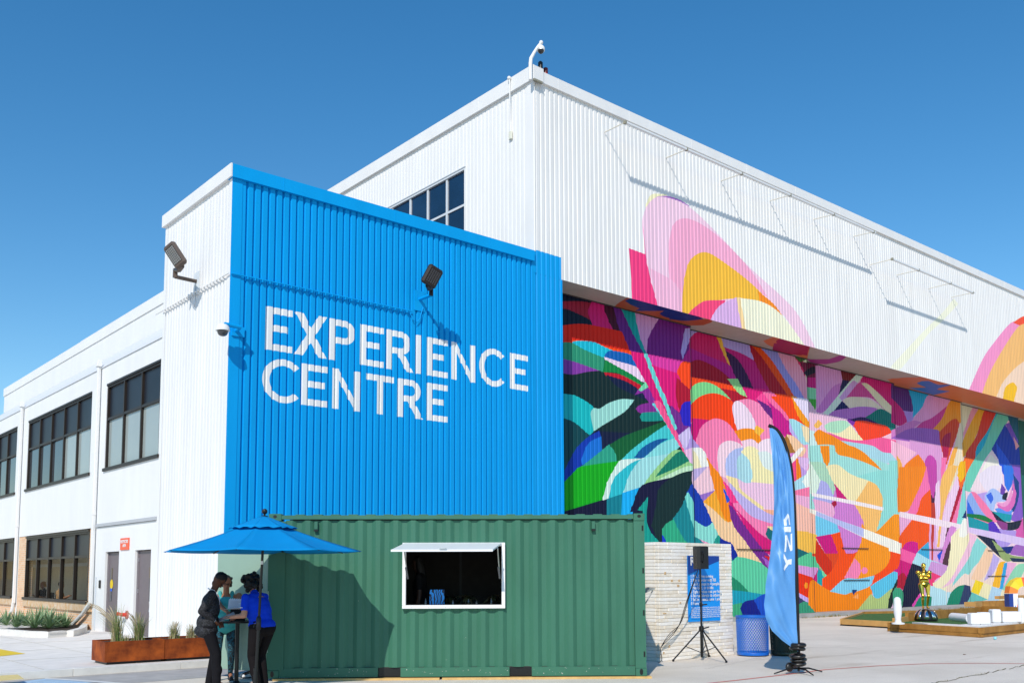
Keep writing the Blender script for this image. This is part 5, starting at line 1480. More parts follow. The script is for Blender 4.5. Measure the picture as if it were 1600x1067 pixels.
# ------------------------------------------------------------------ speaker and stand
sx_, sy_, _ = on(1097, 1031, 2, 0)
SS = root('speaker_stand', (sx_, sy_, 0), 'black tripod speaker stand with spread legs in front of the rules banner', 'speaker stand')
MB().tube([(sx_, sy_, 0.06), (sx_, sy_, 0.62)], 0.028, 12).build('lower_tube', M_black, SS)
MB().tube([(sx_, sy_, 0.62), (sx_, sy_, 1.76)], 0.018, 12).build('upper_pole', M_black, SS)
MB().lathe((sx_, sy_, 0.55), [(0.045, 0), (0.05, 0.03), (0.045, 0.09), (0.03, 0.10)], 14).tube([(sx_ + 0.03, sy_ - 0.02, 0.6), (sx_ + 0.12, sy_ - 0.09, 0.63)], 0.014, 8).build('collar', M_black, SS)
MB().lathe((sx_, sy_, 1.02), [(0.028, 0), (0.032, 0.03), (0.028, 0.07)], 12).tube([(sx_ + 0.02, sy_ - 0.015, 1.05), (sx_ + 0.10, sy_ - 0.07, 1.06)], 0.014, 8).build('clamp', M_black, SS)
for px, py in ((1052, 1033), (1135, 1035), (1108, 1026)):
    f_ = on(px, py, 2, 0.0); v_ = Vector((f_[0] - sx_, f_[1] - sy_, 0)); 
    lg = MB().tube([(sx_ + v_.x * 0.05, sy_ + v_.y * 0.05, 0.57), (f_[0], f_[1], 0.03)], 0.0145, 8).build('leg', M_black, SS)
    MB().ball((f_[0], f_[1], 0.024), 0.024, 8, 6).build('rubber_foot', M_black, lg)
    MB().tube([(sx_, sy_, 0.14), (sx_ + v_.x * 0.55, sy_ + v_.y * 0.55, 0.27)], 0.008, 6).build('brace', M_black, SS)
SPK = root('loudspeaker', (sx_, sy_, 1.70), 'black box loudspeaker on the tripod stand, half hiding the blue banner', 'loudspeaker')
ang = math.atan2(CR.y, CR.x) + 0.42
SM = Matrix.Translation((sx_, sy_, 1.735)) @ Matrix.Rotation(ang, 4, 'Z')
MB(SM).prism([(-0.125, -0.08, 0), (-0.075, -0.12, 0), (0.125, -0.105, 0), (0.125, 0.105, 0), (-0.075, 0.12, 0)], (0, 0, 0.43)).build('cabinet', mat('black speaker plastic', '#101113', 0.5, spec=0.5), SPK)
MB(SM).box((-0.07, -0.160, 0.03), (0.13, -0.1555, 0.41)).build('rear_plate', mat('speaker back panel', '#1a1b1e', 0.35, spec=0.7), SPK) if False else None
MB(SM).box((0.126, -0.095, 0.03), (0.133, 0.095, 0.40), 0.003).build('grille', mat('speaker grille', '#17181a', 0.7), SPK)
MB(SM).tube([(-0.02, -0.118, 0.12), (-0.02, -0.145, 0.15), (-0.02, -0.145, 0.30), (-0.02, -0.118, 0.33)], 0.012, 6).build('handle', M_black, SPK)
MB(SM).box((-0.07, -0.09, 0.43), (0.11, 0.09, 0.437), 0.003).build('top_cap', M_black, SPK)
# cables from the speaker drooping to the foot of the wall
def hang(label, pts, r=0.006, M_=None):
    P = [np.array(p, float) for p in pts]; out = []
    for i in range(len(P) - 1):
        a, b = P[i], P[i + 1]; m0 = (P[i + 1] - P[max(i - 1, 0)]) / 2; m1 = (P[min(i + 2, len(P) - 1)] - P[i]) / 2
        for k in range(6):
            t_ = k / 6; out.append(tuple((2*t_**3-3*t_**2+1)*a + (t_**3-2*t_**2+t_)*m0 + (-2*t_**3+3*t_**2)*b + (t_**3-t_**2)*m1))
    out.append(tuple(P[-1])); o = MB().tube(out, r, 6).build('speaker_cable', M_ or M_black, None, True); return tag(o, label, 'cable', 'cables hanging from the loudspeaker')
for k_, (lab_, mid) in enumerate((('dark cable drooping from the loudspeaker nearest the banner', 0.0), ('dark cable drooping lowest to the bottom corner of the block wall', 0.09), ('thin dark cable between the other two drooping cables', 0.045))):
    p0 = (sx_ - 0.05, sy_, 1.75); p1 = (sx_ - 0.22 - mid, sy_ + 0.1, 1.2 - mid); p2 = on(1064 - 40 * mid, 972 + 60 * mid, 1, by0 - 0.12); p3 = on(1046, 990 + 80 * mid, 1, by0 - 0.10); p4 = on(1032.5, 1012, 1, by0 - 0.05); p5 = on(1031, 1034, 2, 0.006); p6 = (13.3, 12.25, 0.006)
    hang(lab_, [p0, p1, p2, p3, p4, p5, p6])

# ------------------------------------------------------------------ litter bins
def bin_(label, c, M_, liner, r0=0.275, r1=0.31, h=0.80):
    t = root('litter_bin', (c[0], c[1], 0), label, 'litter bin', 'perforated litter bins by the flag')
    MB().lathe((c[0], c[1], h - 0.045), [(r1 + 0.008, 0), (r1 + 0.018, 0.02), (r1 + 0.012, 0.045), (r1 - 0.012, 0.045), (r1 - 0.015, 0.0)], 40, False).build('rim', M_, t, True)
    MB().lathe((c[0], c[1], 0.02), [(r0 + 0.004, 0), (r0 + 0.010, 0.03), (r0 + 0.004, 0.05), (r0 - 0.02, 0.05), (r0 - 0.02, 0)], 40, False).build('base_ring', M_, t, True)
    MB().lathe((c[0], c[1], 0.03), [(0.02, 0), (r0 - 0.01, 0.0), (r0 - 0.01, 0.02), (0.02, 0.02)], 32).build('floor_plate', M_, t)
    g = MB(); nc, nr = 38, 19
    def P(i, j, rr=0.0):
        t_ = j / nr; r = r0 + (r1 - r0) * t_ + rr; a = 2 * math.pi * (i + 0.5 * (j % 2)) / nc
        return Vector((c[0] + r * math.cos(a), c[1] + r * math.sin(a), 0.06 + (h - 0.10) * t_))
    for j in range(nr):
        for i in range(nc):
            for di in ((0, 1) if j % 2 else (-1, 0)):
                a, b = P(i, j), P(i + di, j + 1); d = (b - a).normalized(); nrm_ = Vector((a.x - c[0], a.y - c[1], 0)).normalized(); s = d.cross(nrm_) * 0.0072; o_ = nrm_ * 0.004
                g.quad(tuple(a - s + o_), tuple(b - s + o_), tuple(b + s - o_ * 0.5), tuple(a + s - o_ * 0.5))
                g.quad(tuple(a - s + o_), tuple(a - s - o_), tuple(b - s - o_), tuple(b - s + o_))
    tag(g.build('expanded_metal', M_, t), kind='stuff')
    if liner: MB().lathe((c[0], c[1], 0.08), [(r0 - 0.04, 0), (r1 - 0.05, h - 0.15), (r1 - 0.06, h - 0.15), (r0 - 0.05, 0.01)], 28).build('liner', liner, t, True)
M_binb = mat('blue plastic coated mesh', '#0d62c2', 0.35, spec=0.5); M_bing = mat('dark green coated mesh', '#0c2a1c', 0.35, spec=0.5)
c = on(1181, 1025, 2, 0); cbk = Vector((c[0], c[1], 0)) + CF * 0.22
bin_('blue perforated metal litter bin beside the white block wall', cbk, M_binb, None, 0.305, 0.318)
c = on(1231, 1025, 2, 0); cg = Vector((c[0], c[1], 0)) + CF * 0.24
bin_('dark green perforated litter bin behind the blue feather flag', cg, M_bing, mat('black liner', '#07090a', 0.6), 0.255, 0.285)

# ------------------------------------------------------------------ feather flag
fb = on(1248, 1052, 2, 0); FP = Vector((fb[0], fb[1], 0))
def fp(px, py, off=0.0):
    d = ray(px, py); P0 = FP + CF * off; t = (P0.x * CF.x + P0.y * CF.y) / (d[0] * CF.x + d[1] * CF.y)
    return Vector((d[0] * t, d[1] * t, CAM_H + d[2] * t))
FL = root('feather_flag', tuple(FP), 'tall blue feather flag with white vertical letters on a black weighted cross base', 'flag')
pole = [(1248.5, 1040), (1247.5, 1000), (1245.5, 930), (1243, 850), (1240, 775), (1235, 727), (1226, 692), (1214, 672), (1201, 664.5)]
pv = []
for i in range(len(pole) - 1):
    for k in range(5):
        t_ = k / 5; a = [np.array(pole[min(max(q, 0), len(pole) - 1)], float) for q in (i - 1, i, i + 1, i + 2)]
        pv.append(0.5 * ((2 * a[1]) + (-a[0] + a[2]) * t_ + (2*a[0]-5*a[1]+4*a[2]-a[3]) * t_**2 + (-a[0]+3*a[1]-3*a[2]+a[3]) * t_**3))
pv.append(np.array(pole[-1], float))
MB().tube([tuple(fp(p[0], p[1])) for p in pv], [0.026] * 10 + [0.031] * (len(pv) - 10), 10).build('pole_sleeve', mat('black sleeve fabric', '#121214', 0.7), FL, True)
left = [(669, 1201.5), (700, 1203.5), (740, 1206), (780, 1207.8), (830, 1206.5), (880, 1202), (915, 1197), (945, 1194.5), (965, 1196.5), (985, 1206), (1000, 1222), (1010, 1236), (1017, 1246)]
ly, lx_ = zip(*left); ry = [p[1] for p in pv][::-1]; rx = [p[0] for p in pv][::-1]
M_flag = mat('blue flag polyester', [0.095, 0.30, 0.64], 0.40, noise=0.05, nscale=3, spec=0.5)
rows_ = 110; colsn = 22; g = MB()
def flagpt(v, u, lift=0.0):
    y = 669 + (1017 - 669) * v; xl = np.interp(y, ly, lx_); xr = max(xl + 0.2, np.interp(y, ry, rx) - 1.5)
    x = xl + (xr - xl) * u; wdt = (xr - xl) / 45
    rip = 0.045 * wdt * math.sin(u * 5.5 + 7.0 * v + 0.6) + 0.034 * math.sin(13 * u - 26 * v + 2 * math.sin(5 * v)) * (1 - abs(2 * u - 1)) + 0.022 * math.sin(30 * u * (1 - v) + 34 * v + 1.3) * (0.3 + u) \
        + 0.05 * (1 - u) * math.sin(4.2 * v + 0.5) + (0.012 * math.sin(70 * v) * max(0, 1 - 5 * u) * max(0, min(1, (v - 0.55) * 6)))
    k = min(1, v * 8) * min(1, (1 - v) * 10); 
    p = fp(x, y); return p - CF * (0.02 + rip * k * (0.4 + 0.6 * (1 - u) ** 0.3) + lift)
for j in range(rows_):
    for i in range(colsn):
        g.quad(tuple(flagpt((j + 1) / rows_, i / colsn)), tuple(flagpt((j + 1) / rows_, (i + 1) / colsn)), tuple(flagpt(j / rows_, (i + 1) / colsn)), tuple(flagpt(j / rows_, i / colsn)))
g.build('flag_cloth', M_flag, FL, True, 80)
# the letters lie on the cloth and follow its folds
M_fl = mat('white flag print', [0.74, 0.78, 0.84], 0.5)
def on_flag(px, py):
    v = (py - 669) / 348; y = py; xl = np.interp(y, ly, lx_); xr = np.interp(y, ry, rx) - 1.5
    return tuple(flagpt(v, min(1, (px - xl) / (xr - xl)), 0.006))
def flag_letter(polys):
    g = MB()
    for P in polys:
        (a, b, c_, d) = [np.array(p, float) for p in P]; n = 8; m_ = 3
        q = lambda s, t_: on_flag(*((a * (1 - s) + b * s) * (1 - t_) + (d * (1 - s) + c_ * s) * t_))
        for i in range(n):
            for j in range(m_): g.quad(q(i / n, j / m_), q((i + 1) / n, j / m_), q((i + 1) / n, (j + 1) / m_), q(i / n, (j + 1) / m_))
    g.build('letter', M_fl, FL)
flag_letter([[(1223.2, 864.5), (1229.8, 876.5), (1227.3, 880.5), (1223.4, 872)], [(1229.6, 874), (1236, 873), (1235.5, 881.5), (1228.5, 881)], [(1229.5, 877), (1232, 881), (1224.5, 891.5), (1222.6, 888)]])
flag_letter([[(1224.2, 836.5), (1227, 836), (1226, 862), (1223.8, 862)], [(1224.3, 836), (1228, 836), (1237, 858), (1234, 861)], [(1234.4, 834), (1236.5, 833), (1237.2, 859), (1235, 861)]])
flag_letter([[(1224, 823), (1234.5, 822.5), (1235, 831), (1224, 831)], [(1224.2, 811), (1227.5, 811), (1228.0, 821), (1224.4, 821)], [(1224.6, 812), (1228.8, 802), (1230.5, 806), (1227.8, 813)], [(1228.6, 802), (1231, 806), (1233.5, 820), (1231.4, 820)]])
for a_, len_ in ((0.35, 0.62), (1.75, 0.5), (3.45, 0.62), (5.0, 0.55)):
    d = CR * math.cos(a_) + CF * math.sin(a_)
    MB().tube([tuple(FP + Vector((0, 0, 0.09))), tuple(FP + d * 0.2 + Vector((0, 0, 0.085))), tuple(FP + d * len_ * 0.75 + Vector((0, 0, 0.018)))], [0.016, 0.014, 0.01], 8).build('base_arm', M_black, FL)
MB().tube([tuple(FP + Vector((0, 0, 0.04))), tuple(fp(1248.5, 1030))], 0.02, 8).build('spigot', M_black, FL)
rt = random.Random(5)
M_tyre = mat('black water ring', '#15120f', 0.38, noise=0.3, nscale=14, spec=0.6)
for k, zz in enumerate((0.16, 0.225, 0.29, 0.41, 0.47)):
    cx_, cy_ = FP.x + rt.uniform(-0.025, 0.025), FP.y + rt.uniform(-0.02, 0.02); tl = rt.uniform(-0.12, 0.12); g = MB(); n1, n2 = 26, 9; vs = []; fs = []
    for i in range(n1):
        a = 2 * math.pi * i / n1
        for j in range(n2):
            b = 2 * math.pi * j / n2; rr = 0.085 + 0.048 * math.cos(b) * (1 + 0.12 * math.sin(6 * a + k))
            vs.append((cx_ + rr * math.cos(a), cy_ + rr * math.sin(a), zz + 0.036 * math.sin(b) + tl * rr * math.cos(a)))
    for i in range(n1):
        for j in range(n2): fs.append((i * n2 + j, ((i + 1) % n1) * n2 + j, ((i + 1) % n1) * n2 + (j + 1) % n2, i * n2 + (j + 1) % n2))
    g.add(vs, fs); g.build('weight_ring', M_tyre, FL, True, 80)
p_ = FP - CR * 0.15; g = MB().ball((p_.x, p_.y, 0.11), (0.09, 0.05, 0.08), 14, 8); g.build('weight_bag', M_tyre, FL, True)

# ------------------------------------------------------------------ rusty planters and grasses
M_rust = mat('rusted weathering steel', '#a4501c', 0.75, noise=0.35, nscale=3.5, dark='#5c2410', bump=0.06, bscale=30, spec=0.25)
M_soil = mat('planter soil', '#3b2e22', 1.0, noise=0.3, nscale=20)
y0p, y1p = 17.14, 17.86
for x0_, x1_, lab_ in ((5.40, 6.425, 'left rusty steel planter box on the pavement, near end free'), (6.435, 7.90, 'right rusty steel planter box butting against the first, running behind the man in the suit')):
    t = root('planter_box', (x0_, y0p, 0.13), lab_, 'planter', 'rusty steel planters along the pavement')
    z0_, z1_ = 0.165, 0.515
    MB().box((x0_, y0p, z0_), (x1_, y0p + 0.012, z1_)).build('front_panel', M_rust, t); MB().box((x0_, y1p - 0.012, z0_), (x1_, y1p, z1_)).build('rear_panel', M_rust, t)
    MB().box((x0_, y0p + 0.0125, z0_), (x0_ + 0.012, y1p - 0.0125, z1_)).build('end_panel', M_rust, t); MB().box((x1_ - 0.012, y0p + 0.0125, z0_), (x1_, y1p - 0.0125, z1_)).build('end_panel', M_rust, t)
    MB().box((x0_ + 0.0125, y0p + 0.0125, z1_ - 0.06), (x1_ - 0.0125, y1p - 0.0125, z1_ - 0.03)).build('soil', M_soil, t)
    MB().box((x0_ + 0.05, y0p + 0.05, 0.121), (x1_ - 0.05, y1p - 0.05, z0_ - 0.001)).build('plinth', M_black, t)
M_gg = mat('green grass blades', [0.17, 0.27, 0.06], 0.6, noise=0.3, nscale=9); M_gs = mat('straw grass stems', [0.58, 0.47, 0.26], 0.7, noise=0.25, nscale=9); M_gp = mat('pale seed plumes', [0.50, 0.40, 0.26], 0.9, noise=0.2, nscale=30)
def grass(label, c, n, h, lean, plumes, seed, green=0.6):
    r = random.Random(seed); t = root('ornamental_grass', c, label, 'grass', 'ornamental grasses in the rusty planters'); c = Vector(c)
    for nm, M_, cnt in (('blades', M_gg, int(n * green * 2.1)), ('dry_blades', M_gs, int(n * (1 - green) * 2.1))):
        g = MB()
        for i in range(cnt):
            a = r.uniform(0, 2 * math.pi); L_ = h * r.uniform(0.35, 0.95); o_ = Vector((r.gauss(0, .035), r.gauss(0, .035), 0)); out = r.uniform(0.1, 0.62); pr = None; w_ = r.uniform(0.003, 0.006)
            dr = Vector((math.cos(a), math.sin(a), 0)) + lean * 0.8; sd_ = Vector((-dr.y, dr.x, 0)).normalized()
            for s in range(6):
                q = s / 5; p = c + o_ + dr * out * L_ * q ** 1.7 + Vector((0, 0, L_ * (q - 0.33 * out * q * q))); wv = sd_ * w_ * (1 - q * 0.85)
                if pr: g.quad(tuple(pr[0]), tuple(pr[1]), tuple(p + wv), tuple(p - wv))
                pr = (p - wv, p + wv)
        g.build(nm, M_, t)
    g = MB()
    for i in range(plumes):
        a = r.uniform(0, 2 * math.pi); L_ = h * r.uniform(0.8, 1.15); dr = Vector((math.cos(a), math.sin(a), 0)) * 0.35 + lean * r.uniform(0.7, 1.3); pts = []; 
        for s in range(9):
            q = s / 8; pts.append(c + dr * L_ * 0.75 * q ** 1.9 + Vector((0, 0, L_ * (q - 0.18 * q ** 3))))
        g.tube([tuple(p) for p in pts], [0.0022] * 5 + [0.006, 0.009, 0.008, 0.002], 5)
    if plumes: g.build('plume', M_gp, t)
zs = 0.47
Lf = -CR
grass('tallest arching grass with plumes bending left at the planter end', (*on(183, 1003, 2, zs)[:2], zs), 120, 0.78, Lf * 0.55, 9, 1, 0.55)
grass('upright grass tuft with plumes in the middle of the left planter', (*on(216, 1001, 2, zs)[:2], zs), 130, 0.62, Lf * 0.12, 7, 2, 0.6)
grass('short wispy grass tuft in the right planter', (*on(272, 999, 2, zs)[:2], zs), 100, 0.42, Lf * 0.05, 4, 3, 0.4)
grass('dry low grass tuft just behind the man in the suit', (*on(299, 998, 2, zs)[:2], zs), 100, 0.34, Lf * 0.1, 4, 4, 0.3)
grass('small spilling tuft between the two left grasses', (*on(196, 1003, 2, zs)[:2], zs), 45, 0.2, CR * 0.5, 0, 9, 0.5)

# ------------------------------------------------------------------ planting bed by the brick wall
bed = MB(); P = [on(px, py, 2, 0.121) for px, py in ((-60, 992), (0, 991.5), (40, 995), (75, 996), (104, 994), (122, 989), (129, 981))]
for i in range(len(P) - 1):
    a, b = Vector(P[i]), Vector(P[i + 1]); d = (b - a).normalized(); n_ = Vector((-d.y, d.x, 0)) * 0.16 * (1 if Vector((-d.y, d.x, 0)).dot(Vector((0.6, 0.8, 0))) > 0 else -1)
    bed.add([tuple(a), tuple(b), tuple(b + n_), tuple(a + n_)] + [tuple(v + Vector((0, 0, 0.15))) for v in (a, b, b + n_, a + n_)], [(0, 1, 5, 4), (1, 2, 6, 5), (2, 3, 7, 6), (3, 0, 4, 7), (4, 5, 6, 7)])
struct('bed_kerb', bed, M_kerb)
so = MB(); so.add([tuple(Vector(p) + Vector((0.03, 0, 0.09))) for p in P] + [(X0 + 0.05, P[-1][1], 0.211), (X0 + 0.05, P[0][1] + 2, 0.211)], [tuple(range(len(P) + 2))]); struct('bed_soil', so, M_soil)
M_yu = mat('blue green sword leaves', [0.27, 0.40, 0.20], 0.5, noise=0.35, nscale=6); ry_ = random.Random(44)
spots = [(-8, 984, 'leftmost spiky green plant in the bed, cut by the frame edge'), (10, 981, 'spiky green plant below the left downpipe'), (26, 984, 'spiky green plant right of the left downpipe foot'), (40, 982, 'spiky green plant under the left end of the stone sill'), (54, 985, 'broad spiky green plant in the middle of the bed'), (66, 981, 'spiky green plant behind the broad one in mid bed'), (76, 986, 'largest fanned spiky green plant at the front right of the bed'), (90, 983, 'spiky green plant near the right end of the bed'), (102, 984, 'last spiky green plant by the slanted downpipe foot')]
for px, py, lab_ in spots:
    p = on(px, py - 4.5, 2, 0.215); t = root('spiky_plant', (p[0], p[1], 0.21), lab_, 'plant', 'spiky plants in the bed by the brick wall'); g = MB()
    big = 1.25 if 'largest' in lab_ or 'broad' in lab_ else 1.0
    for i in range(70):
        a = ry_.uniform(0, 2 * math.pi); e_ = ry_.uniform(0.15, 1.4); L_ = ry_.uniform(0.38, 0.62) * big; pr = None
        dr = Vector((math.cos(a) * math.cos(e_), math.sin(a) * math.cos(e_), math.sin(e_))); sd_ = Vector((-math.sin(a), math.cos(a), 0))
        for s in range(4):
            q = s / 3; pp = Vector((p[0], p[1], 0.21)) + dr * L_ * q - Vector((0, 0, 0.10 * q * q * L_)); wv = sd_ * (0.017, 0.02, 0.014, 0.001)[s]
            if pr: g.quad(tuple(pr[0]), tuple(pr[1]), tuple(pp + wv), tuple(pp - wv))
            pr = (pp - wv, pp + wv)
    g.build('leaves', M_yu, t)

# weeds along the hangar foundation and in the crack
wd = MB(); rw = random.Random(8); M_weed = mat('dry weeds', [0.20, 0.19, 0.06], 0.9, noise=0.4, nscale=3, dark='#8a7434')
for i in range(1500):
    if i < 1200: x = rw.uniform(31, 60); y = Y0 + 0.50 - abs(rw.gauss(0, 0.10)); z = 0.0; h_ = rw.uniform(0.02, 0.09) * (0.5 + abs(math.sin(x * 1.1)))
    else:
        px = 1400 + rw.uniform(0, 230); p = on(px, 1078 - (px - 1400) * 0.195, 2, 0); x, y, z = p[0] + rw.gauss(0, .012), p[1] + rw.gauss(0, .012), 0.0; h_ = rw.uniform(0.004, 0.02) * (math.sin(px * 0.21) > -0.2)
    a = rw.uniform(0, 6.28); d = Vector((math.cos(a), math.sin(a), 0)) * h_ * 0.6
    wd.add([(x - d.y * 0.35, y + d.x * 0.35, z), (x + d.y * 0.35, y - d.x * 0.35, z), (x + d.x, y + d.y, z + h_)], [(0, 1, 2)])
tag(wd.build('weeds', M_weed), 'thin line of dry weeds along the hangar foundation and in the ground crack', 'weeds', None, 'stuff')

# ------------------------------------------------------------------ timber putting course
M_tim = mat('treated timber', '#b07f3c', 0.75, noise=0.22, nscale=2.5, dark='#8d6026', bump=0.08, bscale=18)
M_timl = mat('pale cut timber', '#c99a5a', 0.75, noise=0.2, nscale=3)
M_turf = mat('putting green turf', [0.05, 0.15, 0.035], 0.95, noise=0.25, nscale=5, bump=0.5, bscale=160)
def plank(parent, a, b, z0_, z1_, th=0.09, M_=None):
    a, b = Vector((a[0], a[1], 0)), Vector((b[0], b[1], 0)); d = (b - a).normalized(); n_ = Vector((-d.y, d.x, 0)) * th
    if n_.dot(CF) < 0: n_ = -n_
    return MB().prism([tuple(a + Vector((0, 0, z0_))), tuple(b + Vector((0, 0, z0_))), tuple(b + n_ + Vector((0, 0, z0_))), tuple(a + n_ + Vector((0, 0, z0_)))], (0, 0, z1_ - z0_)).build('plank', M_ or M_tim, parent)
G = lambda px, py, z=0: on(px, py, 2, z)
C1 = root('putting_course', tuple(G(1315, 977)), 'low timber-edged green turf putting lane, left of the golden statue', 'putting lane')
A1, A2, A3, A4 = G(1315, 977), G(1392, 981.5), G(1470, 962), G(1350, 965)
plank(C1, A1, A2, 0.045, 0.21, 0.09, M_timl); plank(C1, A1 + np.array([0.09, 0.0, 0]), A4, 0.045, 0.21, 0.09, M_timl); plank(C1, A4, A3, 0.045, 0.23, 0.09)
tq = [A1 + 0.12 * np.array(CR), A2, G(1500, 972), A3, A4]; MB().prism([(p[0] + 0.10 * CF.x, p[1] + 0.10 * CF.y, 0.05) for p in tq], (0, 0, 0.10)).build('turf', M_turf, C1)
MB().prism([(p[0] + 0.06, p[1] + 0.08, 0.003) for p in (A1, A2, A3, A4)], (0, 0, 0.04)).build('plinth', M_black, C1)
C2 = root('putting_course', tuple(G(1387, 986)), 'nearer timber putting lane with white pipes and blocks lying inside it', 'putting lane')
B1, B2, B3 = G(1387, 986), G(1535, 996), G(1640, 984)
plank(C2, B1, B2, 0.105, 0.25, 0.10); plank(C2, B1 + np.array([0.04, 0.03, 0]), B2 + np.array([0, 0.03, 0]), 0.01, 0.098, 0.10)
plank(C2, B2, B3, 0.105, 0.25, 0.10); plank(C2, B2 + np.array([0.02, 0.03, 0]), B3 + np.array([0, 0.03, 0]), 0.01, 0.098, 0.10)
D1, D2, D3 = G(1420, 978), G(1535, 966.5), G(1640, 971)
plank(C2, G(1400, 981), D1, 0.10, 0.30, 0.1, M_timl); plank(C2, D1, D2, 0.10, 0.42, 0.10); plank(C2, D2, D3, 0.10, 0.46, 0.1)
plank(C2, G(1526, 967), G(1536, 966), 0.44, 0.60, 0.4, M_timl)
MB().prism([(p[0] + 0.12 * CF.x, p[1] + 0.12 * CF.y, 0.012) for p in (B1 + 0.10 * np.array(CR), B2, B3, D3, D2, D1)], (0, 0, 0.13)).build('turf', M_turf, C2)
_c = np.array(CF) * 0.17; _q = [B1 + (B2 - B1) * 0.48 + _c, B2 + _c, B2 + (B3 - B2) * 0.75 + _c]; _r = [q + np.array(CF) * 1.0 for q in _q[::-1]]
sl = MB().prism([(p[0], p[1], 0.15) for p in _q + _r], (0, 0, 0.125)).build('white_slab', M_white)
tag(sl, 'flat white slab lying inside the nearer timber putting lane', 'slab')
M_wp = mat('white plastic', [0.78, 0.79, 0.80], 0.5)
def wpipe(label, a, b, r):
    o = MB().tube([tuple(a), tuple(b)], r, 14).build('white_pipe', M_wp, None, True); tag(o, label, 'pipe', 'white pipes and blocks in the putting lane')
z = 0.28
wpipe('left white pipe lying on the white slab', G(1489, 970, z) + np.array([0, 0, 0.12]), G(1516, 973, z) + np.array([0, 0, 0.12]), 0.12)
wpipe('right white pipe lying between two white blocks', G(1547, 971, z) + np.array([0, 0, 0.14]), G(1570, 970, z) + np.array([0, 0, 0.14]), 0.13)
for px, w_, h_, lab_ in ((1523, 0.26, 0.30, 'white cube-like block at the end of the left white pipe'), (1538, 0.28, 0.32, 'white upright block between the two white pipes'), (1556, 0.24, 0.36, 'taller white block beside the right white pipe'), (1580, 0.52, 0.30, 'long white block at the right end of the putting lane')):
    p = G(px, 975 if px < 1550 else 972, z); M_ = frame((p[0], p[1]), (CR.x, CR.y), z)
    o = MB(M_).box((-w_ / 2, -0.1, 0), (w_ / 2, 0.16, h_), 0.03).build('white_block', M_wp); tag(o, lab_, 'block', 'white pipes and blocks in the putting lane')
C3 = root('timber_stack', tuple(G(1530, 956)), 'far stack of long timber planks in front of the mural', 'timber')
for i, (z0_, z1_) in enumerate(((0.0, 0.16), (0.19, 0.44))): plank(C3, G(1530 + 2 * i, 955.5), G(1640, 951), z0_, z1_, 0.25)
plank(C3, G(1562, 952), G(1640, 948), 0.46, 0.60, 0.2, M_timl)
# white pin figure
p = G(1403.5, 974.5, 0.25); t = MB().lathe((p[0], p[1], 0.25), [(0.17, 0), (0.17, 0.035), (0.09, 0.05), (0.075, 0.12), (0.105, 0.30), (0.112, 0.46), (0.098, 0.56), (0.10, 0.62), (0.085, 0.69), (0.045, 0.73), (0.005, 0.74)], 16).build('white_pin', M_wp, None, True)
tag(t, 'white skittle-like pin standing on the corner of the timber lane', 'pin')
# colourful painted arch
ap = G(1592, 964, 0); AM = frame((ap[0], ap[1]), (CR.x, CR.y), 0)
AR = root('painted_arch', tuple(ap), 'colourful painted curved arch prop at the right edge of the frame', 'arch')
pal = ['#f08a3c', '#e8d43a', '#f4d02c', '#f26a4a', '#8cb84a', '#efe9e0', '#3a7ad0']
def slab(p0, p1, p2, p3, c_, nm):
    MB(AM).prism([(*p0[:1], 0.0, p0[1]), (p1[0], 0, p1[1]), (p2[0], 0, p2[1]), (p3[0], 0, p3[1])], (0, 0.35, 0)).build(nm, mat('arch paint ' + c_, c_, 0.5), AR)
n = 7
for i in range(n):
    a0, a1 = math.pi * (1 - i / n), math.pi * (1 - (i + 1) / n); ro, ri = 0.62, 0.30; c0 = (0.30, 0.88)
    slab((c0[0] + ro * math.cos(a0), c0[1] + 0.6 * math.sin(a0) ), (c0[0] + ri * math.cos(a0), c0[1] + 0.28 * math.sin(a0)), (c0[0] + ri * math.cos(a1), c0[1] + 0.28 * math.sin(a1)), (c0[0] + ro * math.cos(a1), c0[1] + 0.6 * math.sin(a1)), pal[i % len(pal)], 'arch_segment')
slab((-0.32, 0.0), (-0.17, 0.0), (-0.17, 0.86), (-0.32, 0.86), '#1c3c8c', 'arch_leg'); slab((-0.168, 0), (0.0, 0), (0.0, 0.86), (-0.168, 0.86), '#eceaf0', 'arch_leg')
MB(AM).prism([(-0.30, -0.004, 0.02), (-0.01, -0.004, 0.02), (-0.10, -0.004, 0.45)], (0, 0.003, 0)).build('painted_wedge', mat('arch paint blue', '#1c7ad4', 0.5), AR)
MB(AM).prism([(-0.10, -0.008, 0.02), (-0.005, -0.008, 0.02), (-0.03, -0.008, 0.5)], (0, 0.003, 0)).build('painted_wedge', mat('arch paint coral', '#f2604c', 0.5), AR)
slab((0.6, 0.0), (0.92, 0.0), (0.92, 0.86), (0.6, 0.86), '#f4d02c', 'arch_leg')
p = G(1597, 975, 0.2); o = MB().lathe((p[0], p[1], 0.2), [(0.085, 0), (0.085, 0.70), (0.06, 0.74)], 14).build('white_post', M_wp, None, True); tag(o, 'white post at the right edge of the frame in front of the painted arch', 'post')
p = G(1555, 999, 0.0); o = MB().ball((p[0], p[1], 0.04), 0.04, 12, 8).build('golf_ball', mat('pale blue ball', '#8fd4e4', 0.4), None, True); tag(o, 'small pale blue ball on the ground before the timber lane', 'ball')
p = G(1507, 1022, 0.006); o = MB().prism([(p[0] - 0.05, p[1], 0.006), (p[0], p[1] - 0.03, 0.012), (p[0] + 0.05, p[1] - 0.01, 0.006), (p[0], p[1] + 0.03, 0.014)], (0, 0, 0.003)).build('fallen_leaf', mat('brown leaf', '#6d4a2c', 0.8)); tag(o, 'small brown fallen leaf on the open ground', 'leaf')

